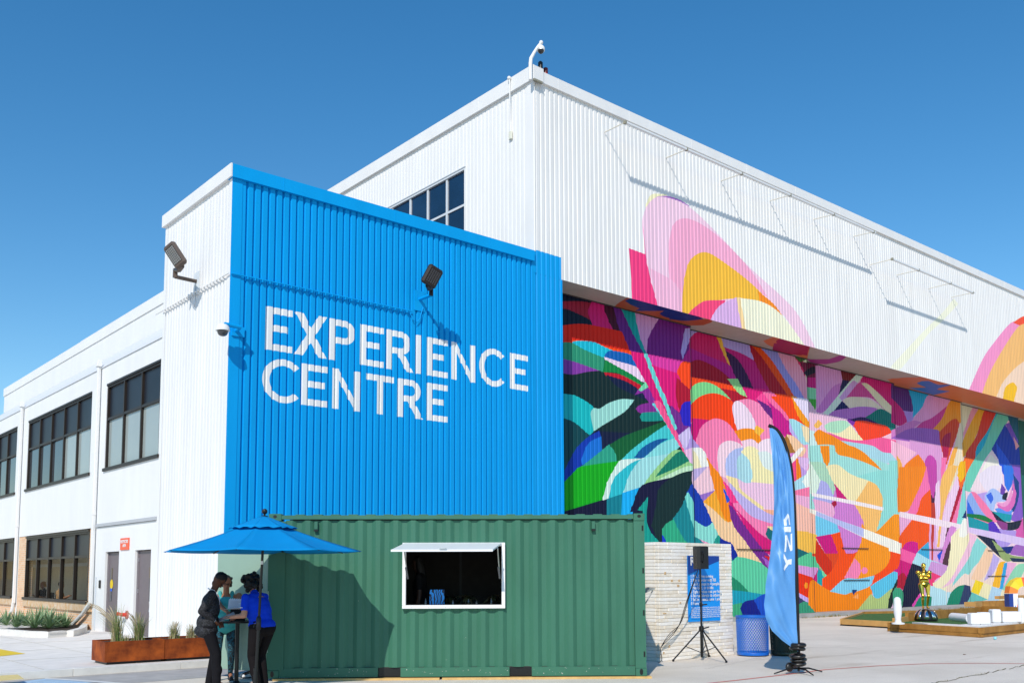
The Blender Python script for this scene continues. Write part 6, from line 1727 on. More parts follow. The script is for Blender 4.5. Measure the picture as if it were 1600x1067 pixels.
# ------------------------------------------------------------------ parasol
ub = on(398.5, 1079, 2, 0); UB = Vector((ub[0], ub[1], 0)); UX = UB.copy()
UM = root('parasol', tuple(UB), 'large blue octagonal parasol on a black pole shading the group of people', 'parasol')
M_can = mat('blue parasol canvas', [0.002, 0.30, 0.70], 0.8, noise=0.05, nscale=4, spec=0.15)
# fabric lets some light through
_p = M_can.node_tree.nodes['Principled BSDF']; _tr = M_can.node_tree.nodes.new('ShaderNodeBsdfTranslucent'); _mx = M_can.node_tree.nodes.new('ShaderNodeMixShader')
_tr.inputs['Color'].default_value = (0.004, 0.16, 0.5, 1); _mx.inputs[0].default_value = 0.18; _out = M_can.node_tree.nodes['Material Output']
M_can.node_tree.links.new(_p.outputs[0], _mx.inputs[1]); M_can.node_tree.links.new(_tr.outputs[0], _mx.inputs[2]); M_can.node_tree.links.new(_mx.outputs[0], _out.inputs['Surface'])
zap, zed, Rr = 2.47, 1.985, 1.43
lean_top = fp_top = None
def ucentre(z):   # the pole leans a little
    return UB + (CR * 0.085 + CF * 0.0) * (z / 2.5)
ph0 = rad(46) + math.atan2(CR.y, CR.x)
def uvert(k, r=1.0):
    a = ph0 + k * math.pi / 4; c = ucentre(zed); return c + Vector((math.cos(a), math.sin(a), 0)) * Rr * r + Vector((0, 0, zed + (zap - zed) * (1 - r) - 0.0))
for k in range(8):
    g = MB(); n, m_ = 10, 8
    def P(i, j):
        t_ = i / n; s = j / m_; a, b = uvert(k, t_), uvert(k + 1, t_); p = a.lerp(b, s); sag = 4 * s * (1 - s)
        p.z += -0.030 * sag * t_ - 0.05 * math.sin(math.pi * t_) * 0.5 + (0.018 * sag if t_ > 0.97 else 0)
        ctr = ucentre(zed); d = Vector((p.x - ctr.x, p.y - ctr.y, 0)); p -= d * 0.05 * sag * t_
        return p
    for i in range(n):
        for j in range(m_):
            if i == 0: g.add([tuple(P(0, 0)), tuple(P(1, j)), tuple(P(1, j + 1))], [(0, 1, 2)])
            else: g.quad(tuple(P(i, j)), tuple(P(i + 1, j)), tuple(P(i + 1, j + 1)), tuple(P(i, j + 1)))
    pn = g.build('canopy_panel', M_can, UM, True)
    md = pn.modifiers.new('thick', 'SOLIDIFY'); md.thickness = 0.003
    a = uvert(k, 0.03); MB().tube([tuple(a - Vector((0, 0, .03))), tuple(uvert(k, 0.5) - Vector((0, 0, .045))), tuple(uvert(k, 0.985) - Vector((0, 0, .012)))], 0.009, 6).build('rib', M_black, UM)
    MB().tube([tuple(ucentre(2.06) + Vector((0, 0, 2.06))), tuple(uvert(k, 0.5) - Vector((0, 0, .05)))], 0.008, 6).build('strut', M_black, UM)
    g = MB(); zc0 = zap + 0.025
    def V(kk, t_, s, wv):
        ct = ucentre(zed); a0, a1 = (Vector((math.cos(ph0 + q * math.pi / 4), math.sin(ph0 + q * math.pi / 4), 0)) for q in (kk, kk + 1))
        p = a0.lerp(a1, s) * 0.50 * t_; z = zc0 + 0.020 - t_ * 0.195 + wv * (t_ > 0.9)
        return ct + p + Vector((0, 0, z))
    for i in range(4):
        for j in range(6):
            wv = lambda jj: 0.012 * math.sin(jj * 2.1 + k * 1.7)
            g.quad(tuple(V(k, i / 4, j / 6, 0)), tuple(V(k, (i + 1) / 4, j / 6, wv(j))), tuple(V(k, (i + 1) / 4, (j + 1) / 6, wv(j + 1))), tuple(V(k, i / 4, (j + 1) / 6, 0)))
    vp_ = g.build('vent_panel', M_can, UM, True); vp_.modifiers.new('thick', 'SOLIDIFY').thickness = 0.003
M_pole = mat('black parasol pole', '#15171a', 0.3, metal=0.3, spec=0.6)
MB().tube([tuple(ucentre(1.02) + Vector((0, 0, 1.02))), tuple(ucentre(2.46) + Vector((0, 0, 2.46)))], 0.019, 14).build('upper_pole', M_pole, UM, True)
MB().tube([tuple(ucentre(0.0) + Vector((0, 0, 0.05))), tuple(ucentre(0.95) + Vector((0, 0, 0.95)))], 0.024, 14).build('lower_pole', M_pole, UM, True)
cc = ucentre(0.9); MB().lathe((cc.x, cc.y, 0.86), [(0.024, 0), (0.036, 0.02), (0.036, 0.17), (0.022, 0.20)], 14).build('crank_housing', M_black, UM, True)
MB().tube([(cc.x, cc.y, 0.95), tuple(cc + CR * -0.06 + Vector((0, 0, 0.95))), tuple(cc + CR * -0.07 + Vector((0, 0, 0.90)))], 0.008, 6).build('crank_handle', M_black, UM)
c2 = ucentre(1.86); MB().lathe((c2.x, c2.y, 1.80), [(0.0225, 0), (0.0225, 0.05)], 14).build('silver_joint', M_chrome, UM)
c2 = ucentre(2.06); MB().lathe((c2.x, c2.y, 2.03), [(0.04, 0), (0.045, 0.03), (0.03, 0.08)], 14).build('runner', M_black, UM)
c2 = ucentre(2.5); MB().lathe((c2.x, c2.y, 2.49), [(0.045, 0), (0.05, 0.01), (0.012, 0.022), (0.014, 0.035), (0.034, 0.05), (0.042, 0.075), (0.034, 0.102), (0.014, 0.115), (0.002, 0.117)], 16).build('finial', M_black, UM, True)
MB().lathe((UB.x, UB.y, 0.0), [(0.30, 0.002), (0.30, 0.04), (0.10, 0.07), (0.035, 0.10), (0.03, 0.32)], 24).build('base', M_black, UM, True)

# ------------------------------------------------------------------ high table
tb = on(369, 1069, 2, 0)
HT = root('high_table', (tb[0], tb[1], 0), 'black high bar table with a single pole between the people', 'table')
MB().lathe((tb[0], tb[1], 0.93), [(0.30, 0), (0.305, 0.008), (0.305, 0.02), (0.295, 0.026)], 36).build('table_top', M_black, HT, True)
MB().tube([(tb[0], tb[1], 0.03), (tb[0], tb[1], 0.93)], 0.032, 16).build('pole', M_black, HT, True)
MB().lathe((tb[0], tb[1], 0.0), [(0.26, 0.002), (0.26, 0.012), (0.06, 0.03), (0.035, 0.06)], 32).build('base', M_black, HT, True)
# ------------------------------------------------------------------ people
def clump(parts, voxel, name, material, parent, M, smooth_it=4):
    """one continuous surface grown round a set of tapered limbs and ellipsoids (local coordinates, M places them)"""
    mb = MB(M)
    for p in parts:
        if p[0] == 'c':
            _, a, b, r0, r1 = p; a, b = Vector(a), Vector(b); mb.tube([tuple(a), tuple(b)], [r0, r1], 14); mb.ball(tuple(a), r0, 14, 8); mb.ball(tuple(b), r1, 14, 8)
        else:
            _, c_, r = p[:3]; mb.ball(tuple(c_), r, 18, 12, p[3] if len(p) > 3 else None)
    o_ = origin_of(parent); me = bpy.data.meshes.new(name)
    me.from_pydata([(x - o_.x, y - o_.y, z - o_.z) for x, y, z in mb.v], [], mb.f)
    bm = bmesh.new(); bm.from_mesh(me); bmesh.ops.remove_doubles(bm, verts=bm.verts, dist=1e-6); bmesh.ops.recalc_face_normals(bm, faces=bm.faces); bm.to_mesh(me); bm.free()
    o = bpy.data.objects.new(name, me); COL.objects.link(o)
    md = o.modifiers.new('r', 'REMESH'); md.mode = 'VOXEL'; md.voxel_size = voxel
    if smooth_it: s_ = o.modifiers.new('s', 'SMOOTH'); s_.iterations = smooth_it; s_.factor = 0.5
    dg = bpy.context.evaluated_depsgraph_get(); m2 = bpy.data.meshes.new_from_object(o.evaluated_get(dg)); m2.name = name
    bpy.data.objects.remove(o); bpy.data.meshes.remove(me)
    m2.materials.clear(); m2.materials.append(material); m2.polygons.foreach_set('use_smooth', [True] * len(m2.polygons)); m2.update()
    o = bpy.data.objects.new(name, m2); COL.objects.link(o); o.parent = parent
    return o

def ik(sh, hand, l1, l2, pole):
    sh, hand, pole = Vector(sh), Vector(hand), Vector(pole); d = hand - sh; L_ = min(d.length, (l1 + l2) * 0.995); u = d.normalized()
    hand = sh + u * L_; a = (l1 * l1 - l2 * l2 + L_ * L_) / (2 * L_); h_ = math.sqrt(max(0, l1 * l1 - a * a)); pv_ = (pole - u * pole.dot(u)).normalized()
    return sh + u * a + pv_ * h_, hand

def person(label, pos, face, s=0.95, lean=0.1, head_pitch=0.5, head_yaw=0.0, hands=None, feet=None, build_=1.0, skin='#8a5a40', hair=None, top=None, bottom=None, shoes='#151515', poles=None, gold=None, ground=0.0, cat='person', name='person', group=None, hip_drop=0.0, seat=False, neck_fwd=0.0):
    face = Vector((face.x, face.y, 0)).normalized(); right = Vector((face.y, -face.x, 0))
    M = frame((pos[0], pos[1]), (right.x, right.y), ground) @ Matrix.Scale(s, 4)
    t = root(name, (pos[0], pos[1], ground), label, cat, group)
    Ms = gold or mat('skin ' + skin, skin, 0.55, noise=0.06, nscale=12, spec=0.3); B = build_
    pel = Vector((0, 0, 0.95 - hip_drop)); sp = Vector((0, math.sin(lean), math.cos(lean)))
    P = lambda u, v=0.0, w_=0.0: pel + sp * u + Vector((w_, 0, 0)) + Vector((0, math.cos(lean), -math.sin(lean))) * v
    shL, shR = P(0.47, 0, -0.185 * (0.5 + B / 2)), P(0.47, 0, 0.185 * (0.5 + B / 2)); neck = P(0.53, 0.0)
    hp = lean * 0.6 + head_pitch; hd = Vector((0, math.sin(lean * 0.8 + head_pitch * 0.35), math.cos(lean * 0.8 + head_pitch * 0.35)))
    hc = neck + hd * 0.165 + Vector((0, 0.02 + neck_fwd, 0)); R = Matrix.Rotation(-head_yaw, 3, 'Z') @ Matrix.Rotation(-hp, 3, 'X')
    H_ = lambda x, y, z: hc + R @ Vector((x, y, z))
    hands = hands or {}; feet = feet or {'L': (-0.10, 0.0), 'R': (0.10, 0.03)}; poles = poles or {}
    body = [('e', P(0.0), (0.155 * B, 0.105 * B, 0.12)), ('e', P(0.14), (0.135 * B, 0.10 * B, 0.14)), ('e', P(0.34), (0.155 * B, 0.105 * B, 0.17)), ('c', P(0.44, 0, -0.12), P(0.44, 0, 0.12), 0.065, 0.065),
            ('c', P(0.47), hc - hd * 0.05, 0.055, 0.05),
            ('e', H_(0, -0.008, 0.025), (0.076, 0.094, 0.098), R), ('e', H_(0, 0.022, -0.045), (0.057, 0.068, 0.075), R), ('e', H_(0, 0.07, -0.088), (0.026, 0.022, 0.02), R),
            ('c', H_(0, 0.086, 0.012), H_(0, 0.104, -0.022), 0.008, 0.0135), ('e', H_(0, 0.082, -0.055), (0.024, 0.012, 0.010), R),
            ('e', H_(-0.077, -0.005, -0.008), (0.011, 0.018, 0.030), R), ('e', H_(0.077, -0.005, -0.008), (0.011, 0.018, 0.030), R)]
    arms = {}
    for sd, sh in (('L', shL), ('R', shR)):
        sg = -1 if sd == 'L' else 1
        tgt = hands.get(sd, (sg * 0.27, 0.03, 0.80 - hip_drop)); el, hn = ik(sh, tgt, 0.285, 0.255, poles.get(sd, (sg * 0.5, -0.6, -0.5)))
        arms[sd] = (sh, el, hn)
        body += [('c', sh, el, 0.052 * (0.7 + 0.3 * B), 0.040 * (0.7 + .3 * B)), ('c', el, hn, 0.040 * (.7 + .3 * B), 0.027)]
        d = (hn - el).normalized(); side = d.cross(Vector((0, 0, 1)));  side = side.normalized() if side.length > 0.1 else Vector((1, 0, 0)); up_ = side.cross(d)
        pc = hn + d * 0.05; body.append(('c', hn, hn + d * 0.075, 0.024, 0.030)); body.append(('c', hn + d * 0.03 - side * 0.018, hn + d * 0.08 - side * 0.022, 0.017, 0.014)); body.append(('c', hn + d * 0.03 + side * 0.018, hn + d * 0.08 + side * 0.022, 0.017, 0.014))
        for fi, fl_ in enumerate((0.062, 0.074, 0.070, 0.055)):
            b0 = hn + d * 0.088 + side * (fi - 1.5) * 0.0175; b1 = b0 + d * fl_ * 0.5 - up_ * 0.008; b2 = b1 + d * fl_ * 0.4 - up_ * 0.024
            body += [('c', b0, b1, 0.0095, 0.0085), ('c', b1, b2, 0.0085, 0.007)]
        th0 = hn + d * 0.03 - side * sg * -0.026; th1 = th0 + d * 0.035 + side * sg * 0.022 - up_ * 0.006; body += [('c', th0, th1, 0.012, 0.010), ('c', th1, th1 + d * 0.03 + side * sg * 0.002, 0.010, 0.008)]
    legs = {}
    for sd, sg in (('L', -1), ('R', 1)):
        fx, fy = feet[sd]; hip_ = pel + Vector((sg * 0.085 * B, 0, -0.02)); an = Vector((fx, fy - 0.03, 0.085))
        if seat: kn = hip_ + Vector((0, 0.42, 0.0)); an = Vector((fx, fy + 0.40, 0.085))
        else: kn, an = ik(hip_, an, 0.44, 0.43, (sg * 0.05, 1, 0))
        legs[sd] = (hip_, kn, an); toe = an + Vector((sg * 0.02, 0.155, -0.045))
        body += [('c', hip_, kn, 0.082 * B, 0.052), ('c', kn, kn.lerp(an, 0.35), 0.050, 0.052), ('c', kn.lerp(an, 0.35), an, 0.052, 0.034), ('c', an, toe, 0.036, 0.028), ('c', an + Vector((0, -0.03, -0.04)), toe, 0.034, 0.026)]
    bd = clump(body, 0.0085, 'body', Ms, t, M, 3)
    if gold: return t, M, arms, legs, H_, P
    # eyes and lips
    for sx in (-0.030, 0.030): MB(M).ball(tuple(H_(sx, 0.079, 0.012)), (0.011, 0.008, 0.007), 8, 6).build('eye', mat('dark eye', '#120c0a', 0.3), t, True)
    MB(M).ball(tuple(H_(0, 0.094, -0.055)), (0.020, 0.004, 0.006), 8, 6).build('mouth', mat('lips', '#7c3a34', 0.5), t, True)
    # hair
    if hair:
        col, style = hair; Mh = mat('hair ' + col, col, 0.6, noise=0.3, nscale=30, bump=0.4, bscale=120); rr = random.Random(len(label)); hp_ = []
        hp_.append(('e', H_(0, -0.028, 0.045), (0.084, 0.092, 0.088), R))
        if style == 'short':
            for _ in range(26): a = rr.uniform(0, 6.28); e_ = rr.uniform(0.3, 1.5); hp_.append(('e', H_(0.07 * math.cos(a) * math.cos(e_), -0.02 + 0.078 * math.sin(a) * math.cos(e_), 0.055 + 0.072 * math.sin(e_)), (0.02, 0.02, 0.02)))
        if style == 'bob':
            hp_ += [('e', H_(-0.058, -0.035, -0.01), (0.035, 0.06, 0.075), R), ('e', H_(0.058, -0.035, -0.01), (0.035, 0.06, 0.075), R), ('e', H_(0, -0.075, -0.01), (0.065, 0.035, 0.075), R)]
            for _ in range(30): a = rr.uniform(2.6, 6.8); z_ = rr.uniform(-0.07, 0.09); hp_.append(('e', H_(0.085 * math.cos(a), 0.085 * math.sin(a) - 0.02, z_), (0.018, 0.018, 0.022)))
        if style == 'curly':
            for _ in range(70): a = rr.uniform(2.9, 6.5); z_ = rr.uniform(-0.13, 0.12); r_ = rr.uniform(0.07, 0.15); hp_.append(('e', H_(r_ * math.cos(a), r_ * math.sin(a) - 0.015, z_), (rr.uniform(.028, .045),) * 3))
            for _ in range(22): a = rr.uniform(0, 6.28); hp_.append(('e', H_(0.07 * math.cos(a), 0.075 * math.sin(a) - 0.01, rr.uniform(0.09, 0.13)), (rr.uniform(.028, .045),) * 3))
        if style == 'long':
            hp_ += [('e', H_(-0.065, -0.03, -0.08), (0.04, 0.06, 0.16), R), ('e', H_(0.065, -0.03, -0.08), (0.04, 0.06, 0.16), R), ('e', H_(0, -0.075, -0.10), (0.08, 0.045, 0.18), R)]
        clump(hp_, 0.008, 'hair', Mh, t, M, 2)
    # top
    kind, tcol, tm = top; Mt = tm or mat('cloth ' + tcol, tcol, 0.85, noise=0.14, nscale=5, bump=0.25, bscale=9, spec=0.15)
    g = 0.014
    tp_ = [('e', P(0.14), (0.150 * B, 0.118 * B, 0.15)), ('e', P(0.33), (0.170 * B, 0.122 * B, 0.165)), ('c', P(0.45, 0, -0.13), P(0.45, 0, 0.13), 0.068, 0.068)]
    if kind == 'jacket':
        tp_ += [('e', P(0.24, 0.01), (0.175 * B, 0.135 * B, 0.18)), ('e', P(0.04), (0.188 * B, 0.150 * B, 0.16)), ('e', P(-0.08), (0.195 * B, 0.160 * B, 0.12)), ('c', P(0.36, -0.03, -0.08), P(0.36, -0.03, 0.08), 0.10, 0.10)]
        for sd in 'LR': sh, el, hn = arms[sd]; tp_ += [('c', sh, el, 0.071, 0.058), ('c', el, hn.lerp(el, 0.10), 0.058, 0.044)]
    elif kind == 'polo':
        tp_ += [('e', P(0.02), (0.175 * B, 0.135 * B, 0.12)), ('e', P(0.24), (0.165 * B, 0.130 * B, 0.18)), ('c', P(0.40, -0.02, -0.09 * B), P(0.40, -0.02, 0.09 * B), 0.100, 0.100), ('c', P(0.5, -0.01), P(0.545, 0.0), 0.070, 0.062), ('c', P(0.455, -0.03, -0.10), P(0.455, -0.03, 0.10), 0.082, 0.082)]
        for sd in 'LR': sh, el, hn = arms[sd]; tp_ += [('c', sh, sh.lerp(el, 0.62), 0.066, 0.062)]
    elif kind == 'tank':
        tp_ = [('e', P(0.14), (0.158 * B, 0.130 * B, 0.16)), ('e', P(0.33, 0.01), (0.168 * B, 0.135 * B, 0.15)), ('e', P(0.02), (0.182 * B, 0.145 * B, 0.14)), ('e', P(-0.06), (0.178 * B, 0.140 * B, 0.12)), ('c', P(0.38, 0.05, -0.085), P(0.53, 0.0, -0.10), 0.05, 0.032), ('c', P(0.38, 0.05, 0.085), P(0.53, 0.0, 0.10), 0.05, 0.032), ('c', P(0.36, -0.06, -.07), P(0.53, 0.0, -0.10), 0.05, 0.032), ('c', P(0.36, -0.06, .07), P(0.53, 0.0, 0.10), 0.05, 0.032), ('c', P(-0.06, 0, -0.07), P(-0.06, 0, 0.07), 0.105 * B, 0.105 * B)]
    tpo = clump(tp_, 0.009, {'jacket': 'jacket', 'polo': 'polo_shirt', 'tank': 'tank_top'}[kind], Mt, t, M, 3)
    # bottom
    bk, bcol, bmm = bottom; Mb = bmm or mat('cloth ' + bcol, bcol, 0.85, noise=0.2, nscale=6, bump=0.3, bscale=8, spec=0.15)
    tr = [('e', P(0.0), (0.163 * B, 0.120 * B, 0.115)), ('e', pel + Vector((0, -0.03, -0.05)), (0.155 * B, 0.115 * B, 0.11))]
    for sd in 'LR':
        hip_, kn, an = legs[sd]
        if bk == 'trousers': tr += [('c', hip_, kn, 0.098 * B, 0.074), ('c', kn, an + Vector((0, 0, -0.03)), 0.074, 0.064), ('e', an + Vector((0, 0.02, -0.03)), (0.066, 0.075, 0.045)), ('e', kn.lerp(an, 0.55) + Vector((0, 0.012, 0)), (0.073, 0.075, 0.10))]
        else: tr += [('c', hip_, kn, 0.088 * B, 0.058), ('c', kn, kn.lerp(an, 0.35), 0.057, 0.058), ('c', kn.lerp(an, 0.35), an + Vector((0, 0, 0.01)), 0.058, 0.040)]
    clump(tr, 0.009, 'trousers' if bk == 'trousers' else 'leggings', Mb, t, M, 3)
    for sd, sg in (('L', -1), ('R', 1)):
        hip_, kn, an = legs[sd]; heel = an + Vector((0, -0.045, -0.05)); toe = an + Vector((sg * 0.02, 0.165, -0.052))
        sc = [('c', heel, toe, 0.040, 0.033), ('c', an + Vector((0, 0, -0.02)), toe + Vector((0, -0.05, 0.005)), 0.046, 0.034)]
        so_ = clump(sc, 0.007, 'shoe', shoes if not isinstance(shoes, str) else mat('shoe ' + shoes, shoes, 0.4), t, M, 2)
        MB(M).prism([(heel.x - 0.04, heel.y - 0.03, 0.003), (toe.x - 0.036, toe.y + 0.02, 0.003), (toe.x + 0.036, toe.y + 0.02, 0.003), (heel.x + 0.04, heel.y - 0.03, 0.003)], (0, 0, 0.018)).build('sole', mat('sole', '#2a2a2a' if shoes == '#101012' else '#d8d8d8', 0.7), so_)
    return t, M, arms, legs, H_, P

def glasses(t, M, H_):
    g = MB(M)
    for sx in (-0.031, 0.031):
        pts = [tuple(H_(sx + 0.023 * math.cos(a), 0.094, 0.008 + 0.017 * math.sin(a))) for a in np.linspace(0, 2 * math.pi, 13)]; g.tube(pts, 0.0028, 5)
        g.tube([tuple(H_(sx * 1.8, 0.09, 0.012)), tuple(H_(math.copysign(0.083, sx), -0.01, 0.008))], 0.0028, 5)
    g.tube([tuple(H_(-0.01, 0.096, 0.012)), tuple(H_(0.01, 0.096, 0.012))], 0.0028, 5); g.build('glasses', M_black, t)

def patterned(name, c1, c2, sc):
    M = bpy.data.materials.new(name); M.use_nodes = True; n = M.node_tree.nodes; l = M.node_tree.links; p = n['Principled BSDF']
    tc = n.new('ShaderNodeTexCoord'); w_ = n.new('ShaderNodeTexNoise'); w_.inputs['Scale'].default_value = sc; w_.inputs['Distortion'].default_value = 2.5; w_.inputs['Detail'].default_value = 2
    l.new(tc.outputs['Object'], w_.inputs['Vector']); cr = n.new('ShaderNodeValToRGB'); cr.color_ramp.elements[0].position = 0.49; cr.color_ramp.elements[1].position = 0.56
    cr.color_ramp.elements[0].color = (*lin(c1), 1); cr.color_ramp.elements[1].color = (*lin(c2), 1)
    l.new(w_.outputs['Fac'], cr.inputs['Fac']); l.new(cr.outputs['Color'], p.inputs['Base Color']); p.inputs['Roughness'].default_value = 0.8; return M
grd = lambda px, py: on(px, py, 2, 0)
TB = Vector((tb[0], tb[1], 0))
def local_of(pos, face, s, world):
    face = Vector((face.x, face.y, 0)).normalized(); right = Vector((face.y, -face.x, 0)); d = Vector(world) - Vector((pos[0], pos[1], 0)); return Vector((d.dot(right), d.dot(face), d.z)) / s
# man in the dark suit, side on, head bowed over a tablet
pm = grd(321, 1075); fm = CR * 0.93 + CF * 0.28; s1 = 0.965
tabw = (lambda d, t_: Vector((d[0] * t_, d[1] * t_, CAM_H + d[2] * t_)))(ray(351, 967), ((pm[0] - 0.04) * CF.x + pm[1] * CF.y) / (ray(351, 967)[0] * CF.x + ray(351, 967)[1] * CF.y))
hl = local_of(pm, fm, s1, tabw + CF * 0.05 - CR * 0.12 + Vector((0, 0, -0.02))); hr = local_of(pm, fm, s1, tabw - CF * 0.07 - CR * 0.13 + Vector((0, 0, -0.02)))
M_suit = patterned('dark patterned suit cloth', '#0c0c0f', '#34343a', 26)
t, M, arms, legs, H_, P = person('man in a dark patterned suit looking down at a tablet, left of the high table', pm, fm, s1, 0.12, 1.0, 0, {'L': tuple(hl), 'R': tuple(hr)}, {'L': (-0.10, 0.08), 'R': (0.11, 0.19)}, 1.10, '#5e3a28', ('#0b0908', 'short'), ('jacket', '', M_suit), ('trousers', '#17161a', None), '#101012', poles={'L': (-0.3, -0.8, -0.5), 'R': (0.3, -0.8, -0.5)})
glasses(t, M, H_)
MB(M).tube([tuple(P(0.545, -0.05, -0.06)), tuple(P(0.53, 0.03, -0.062)), tuple(P(0.42, 0.115, -0.02)), tuple(P(0.53, 0.03, 0.062)), tuple(P(0.545, -0.05, 0.06)), tuple(P(0.555, -0.065, 0.0)), tuple(P(0.545, -0.05, -0.06))], 0.009, 8).build('shirt_collar', mat('white shirt', '#e6e8ef', 0.8), t)
MB(M).tube([tuple(P(0.43, 0.112, 0)), tuple(P(0.20, 0.128, 0))], 0.018, 8).build('shirt_front', mat('white shirt', '#e6e8ef', 0.8), t)
for sd in 'LR': sh, el, hn = arms[sd]; MB(M).tube([tuple(hn.lerp(el, 0.12)), tuple(hn.lerp(el, 0.0))], 0.036, 12).build('shirt_cuff', mat('white shirt', '#e6e8ef', 0.8), t)
TM = frame((tabw.x + CR.x * 0.02, tabw.y + CR.y * 0.02), (fm.x, fm.y), tabw.z + 0.03) @ Matrix.Rotation(rad(-24), 4, 'Y') @ Matrix.Rotation(rad(14), 4, 'X')
tb_ = MB(TM).box((-0.11, -0.085, -0.005), (0.13, 0.085, 0.005), 0.003).build('tablet', mat('tablet shell', '#6c6a70', 0.3, spec=0.7)); tag(tb_, 'thin grey tablet held by the man in the suit', 'tablet')
# woman in the teal tank top, facing the camera
pt = grd(350, 1062); ft = -CF * 0.95 + CR * 0.30; s2 = 0.93
M_leg = patterned('dark teal patterned leggings', '#08131c', '#1c5a6c', 17)
hl = local_of(pt, ft, s2, TB + Vector((0, 0, 0.99)) + CR * 0.10 + CF * 0.10); hr = local_of(pt, ft, s2, TB + CR * -0.10 + CF * 0.10 + Vector((0, 0, 0.99)))
t, M, arms, legs, H_, P = person('older woman in a teal tank top and glasses facing the camera behind the high table', pt, ft, s2, 0.10, 0.30, -0.1, {'L': tuple(hl), 'R': tuple(hr)}, None, 1.25, '#a0694e', ('#4a403a', 'bob'), ('tank', '#48a8a8', None), ('leggings', '', M_leg), '#161c28')
glasses(t, M, H_)
# person in blue behind, mostly hidden
pb_ = Vector(grd(392, 1058)) + CF * 0.05; fb_ = -CR * 0.9 - CF * 0.25; s3 = 0.93
pap = fp_pt = None
def at_depth(px, py, ref):
    d = ray(px, py); t_ = (ref[0] * CF.x + ref[1] * CF.y) / (d[0] * CF.x + d[1] * CF.y); return Vector((d[0] * t_, d[1] * t_, CAM_H + d[2] * t_))
pw = at_depth(370, 943, TB - CF * 0.05)
t, M, arms, legs, H_, P = person('person in a blue shirt and grey leggings hidden behind the woman in the blue polo', pb_, fb_, s3, 0.12, 0.4, 0, {'L': tuple(local_of(pb_, fb_, s3, pw + Vector((0, 0, -0.10)) + CR * 0.10)), 'R': tuple(local_of(pb_, fb_, s3, pw + Vector((0, 0, -0.10)) + CR * 0.14))}, None, 0.95, '#5a3a2c', ('#0d0a09', 'bob'), ('polo', '#1440b0', None), ('leggings', '#26262c', None), '#e4e4e6')
# papers on a clipboard
PM = frame((pw.x, pw.y), (CR.x, CR.y), pw.z) @ Matrix.Rotation(rad(-20), 4, 'X')
pp = MB(PM); n = 8
for i in range(n):
    x0_, x1_ = -0.125 + 0.25 * i / n, -0.125 + 0.25 * (i + 1) / n; f = lambda x: 0.012 * math.sin(x * 16)
    pp.quad((x0_, f(x0_), -0.085), (x1_, f(x1_), -0.075), (x1_, f(x1_), 0.09), (x0_, f(x0_), 0.07))
pp.quad((-0.165, -0.05, -0.10), (0.10, -0.05, -0.07), (0.125, f(0.125), -0.075), (-0.125, f(-0.125), -0.085))
o = pp.build('paper_sheet', mat('white paper', '#f6f8ff', 0.8)); o.modifiers.new('t', 'SOLIDIFY').thickness = 0.002; tag(o, 'creased white printed sheets held up over the high table', 'paper')
ptx = MB(PM)
for i in range(6): ptx.box((-0.095, -0.014, 0.04 - i * 0.02), (0.09 - (i % 3) * 0.03, -0.0135, 0.043 - i * 0.02))
o2 = ptx.build('printed_lines', mat('grey print', '#8a90a4', 0.8), o); tag(o2, kind='stuff')
o = MB(PM).box((-0.09, 0.015, -0.26), (0.15, 0.025, 0.02), 0.003).build('clipboard', mat('dark clipboard', '#1a1412', 0.6)); tag(o, 'dark brown clipboard hanging below the white sheets', 'clipboard')
# woman in the blue polo, back three-quarter, reaching to the table
pf = grd(408, 1074); ff = -CR * 0.86 + CF * 0.42; s4 = 0.945
hw = at_depth(361, 966, pf + np.array([0, 0, 0])) + CF * 0.22; hr_ = local_of(pf, ff, s4, hw); hl_ = local_of(pf, ff, s4, at_depth(364, 963, pf) - CF * 0.12)
t, M, arms, legs, H_, P = person('curly dark-haired woman in a bright blue polo and black trousers leaning over the high table', pf, ff, s4, 0.34, 0.45, 0, {'L': tuple(hl_), 'R': tuple(hr_)}, {'L': (-0.10, 0.02), 'R': (0.11, 0.06)}, 1.38, '#c08a70', ('#0e0a09', 'curly'), ('polo', '#0f3fd0', None), ('trousers', '#1a1618', None), '#101012', poles={'L': (-0.25, -0.5, -0.9), 'R': (0.3, -0.4, -0.8)})
sh, el, hn = arms['L']; q = sh.lerp(el, 0.55); 
MB(M).box((q.x - 0.075, q.y - 0.012, q.z - 0.006), (q.x - 0.064, q.y + 0.03, q.z + 0.006)).build('sleeve_logo', mat('white print', [0.8, 0.8, 0.8], 0.6), t)
MB(M).tube([tuple(P(0.01, 0.0, -0.19)), tuple(P(-0.07, 0.02, -0.205))], 0.012, 8).build('key_clip', M_chrome, t)
MB(M).tube([tuple(P(0.03, 0.14 * math.cos(a), 0.185 * math.sin(a))) for a in np.linspace(0, 2 * math.pi, 25)], 0.016, 6).build('belt', M_black, t)
# dark figure inside the container
pi_ = CM @ Vector((2.25, 0.75, 0)); fi_ = Vector((CU[0], CU[1], 0)) * -1.0 + Vector((0, 0, 0))
person('long-haired person in black standing inside the container at the left of the hatch', pi_, fi_, 0.99, 0.05, 0.2, 0, None, None, 1.0, '#3a2a22', ('#0a0706', 'long'), ('polo', '#0e0e10', None), ('trousers', '#0e0e10', None), '#101012', ground=0.20)
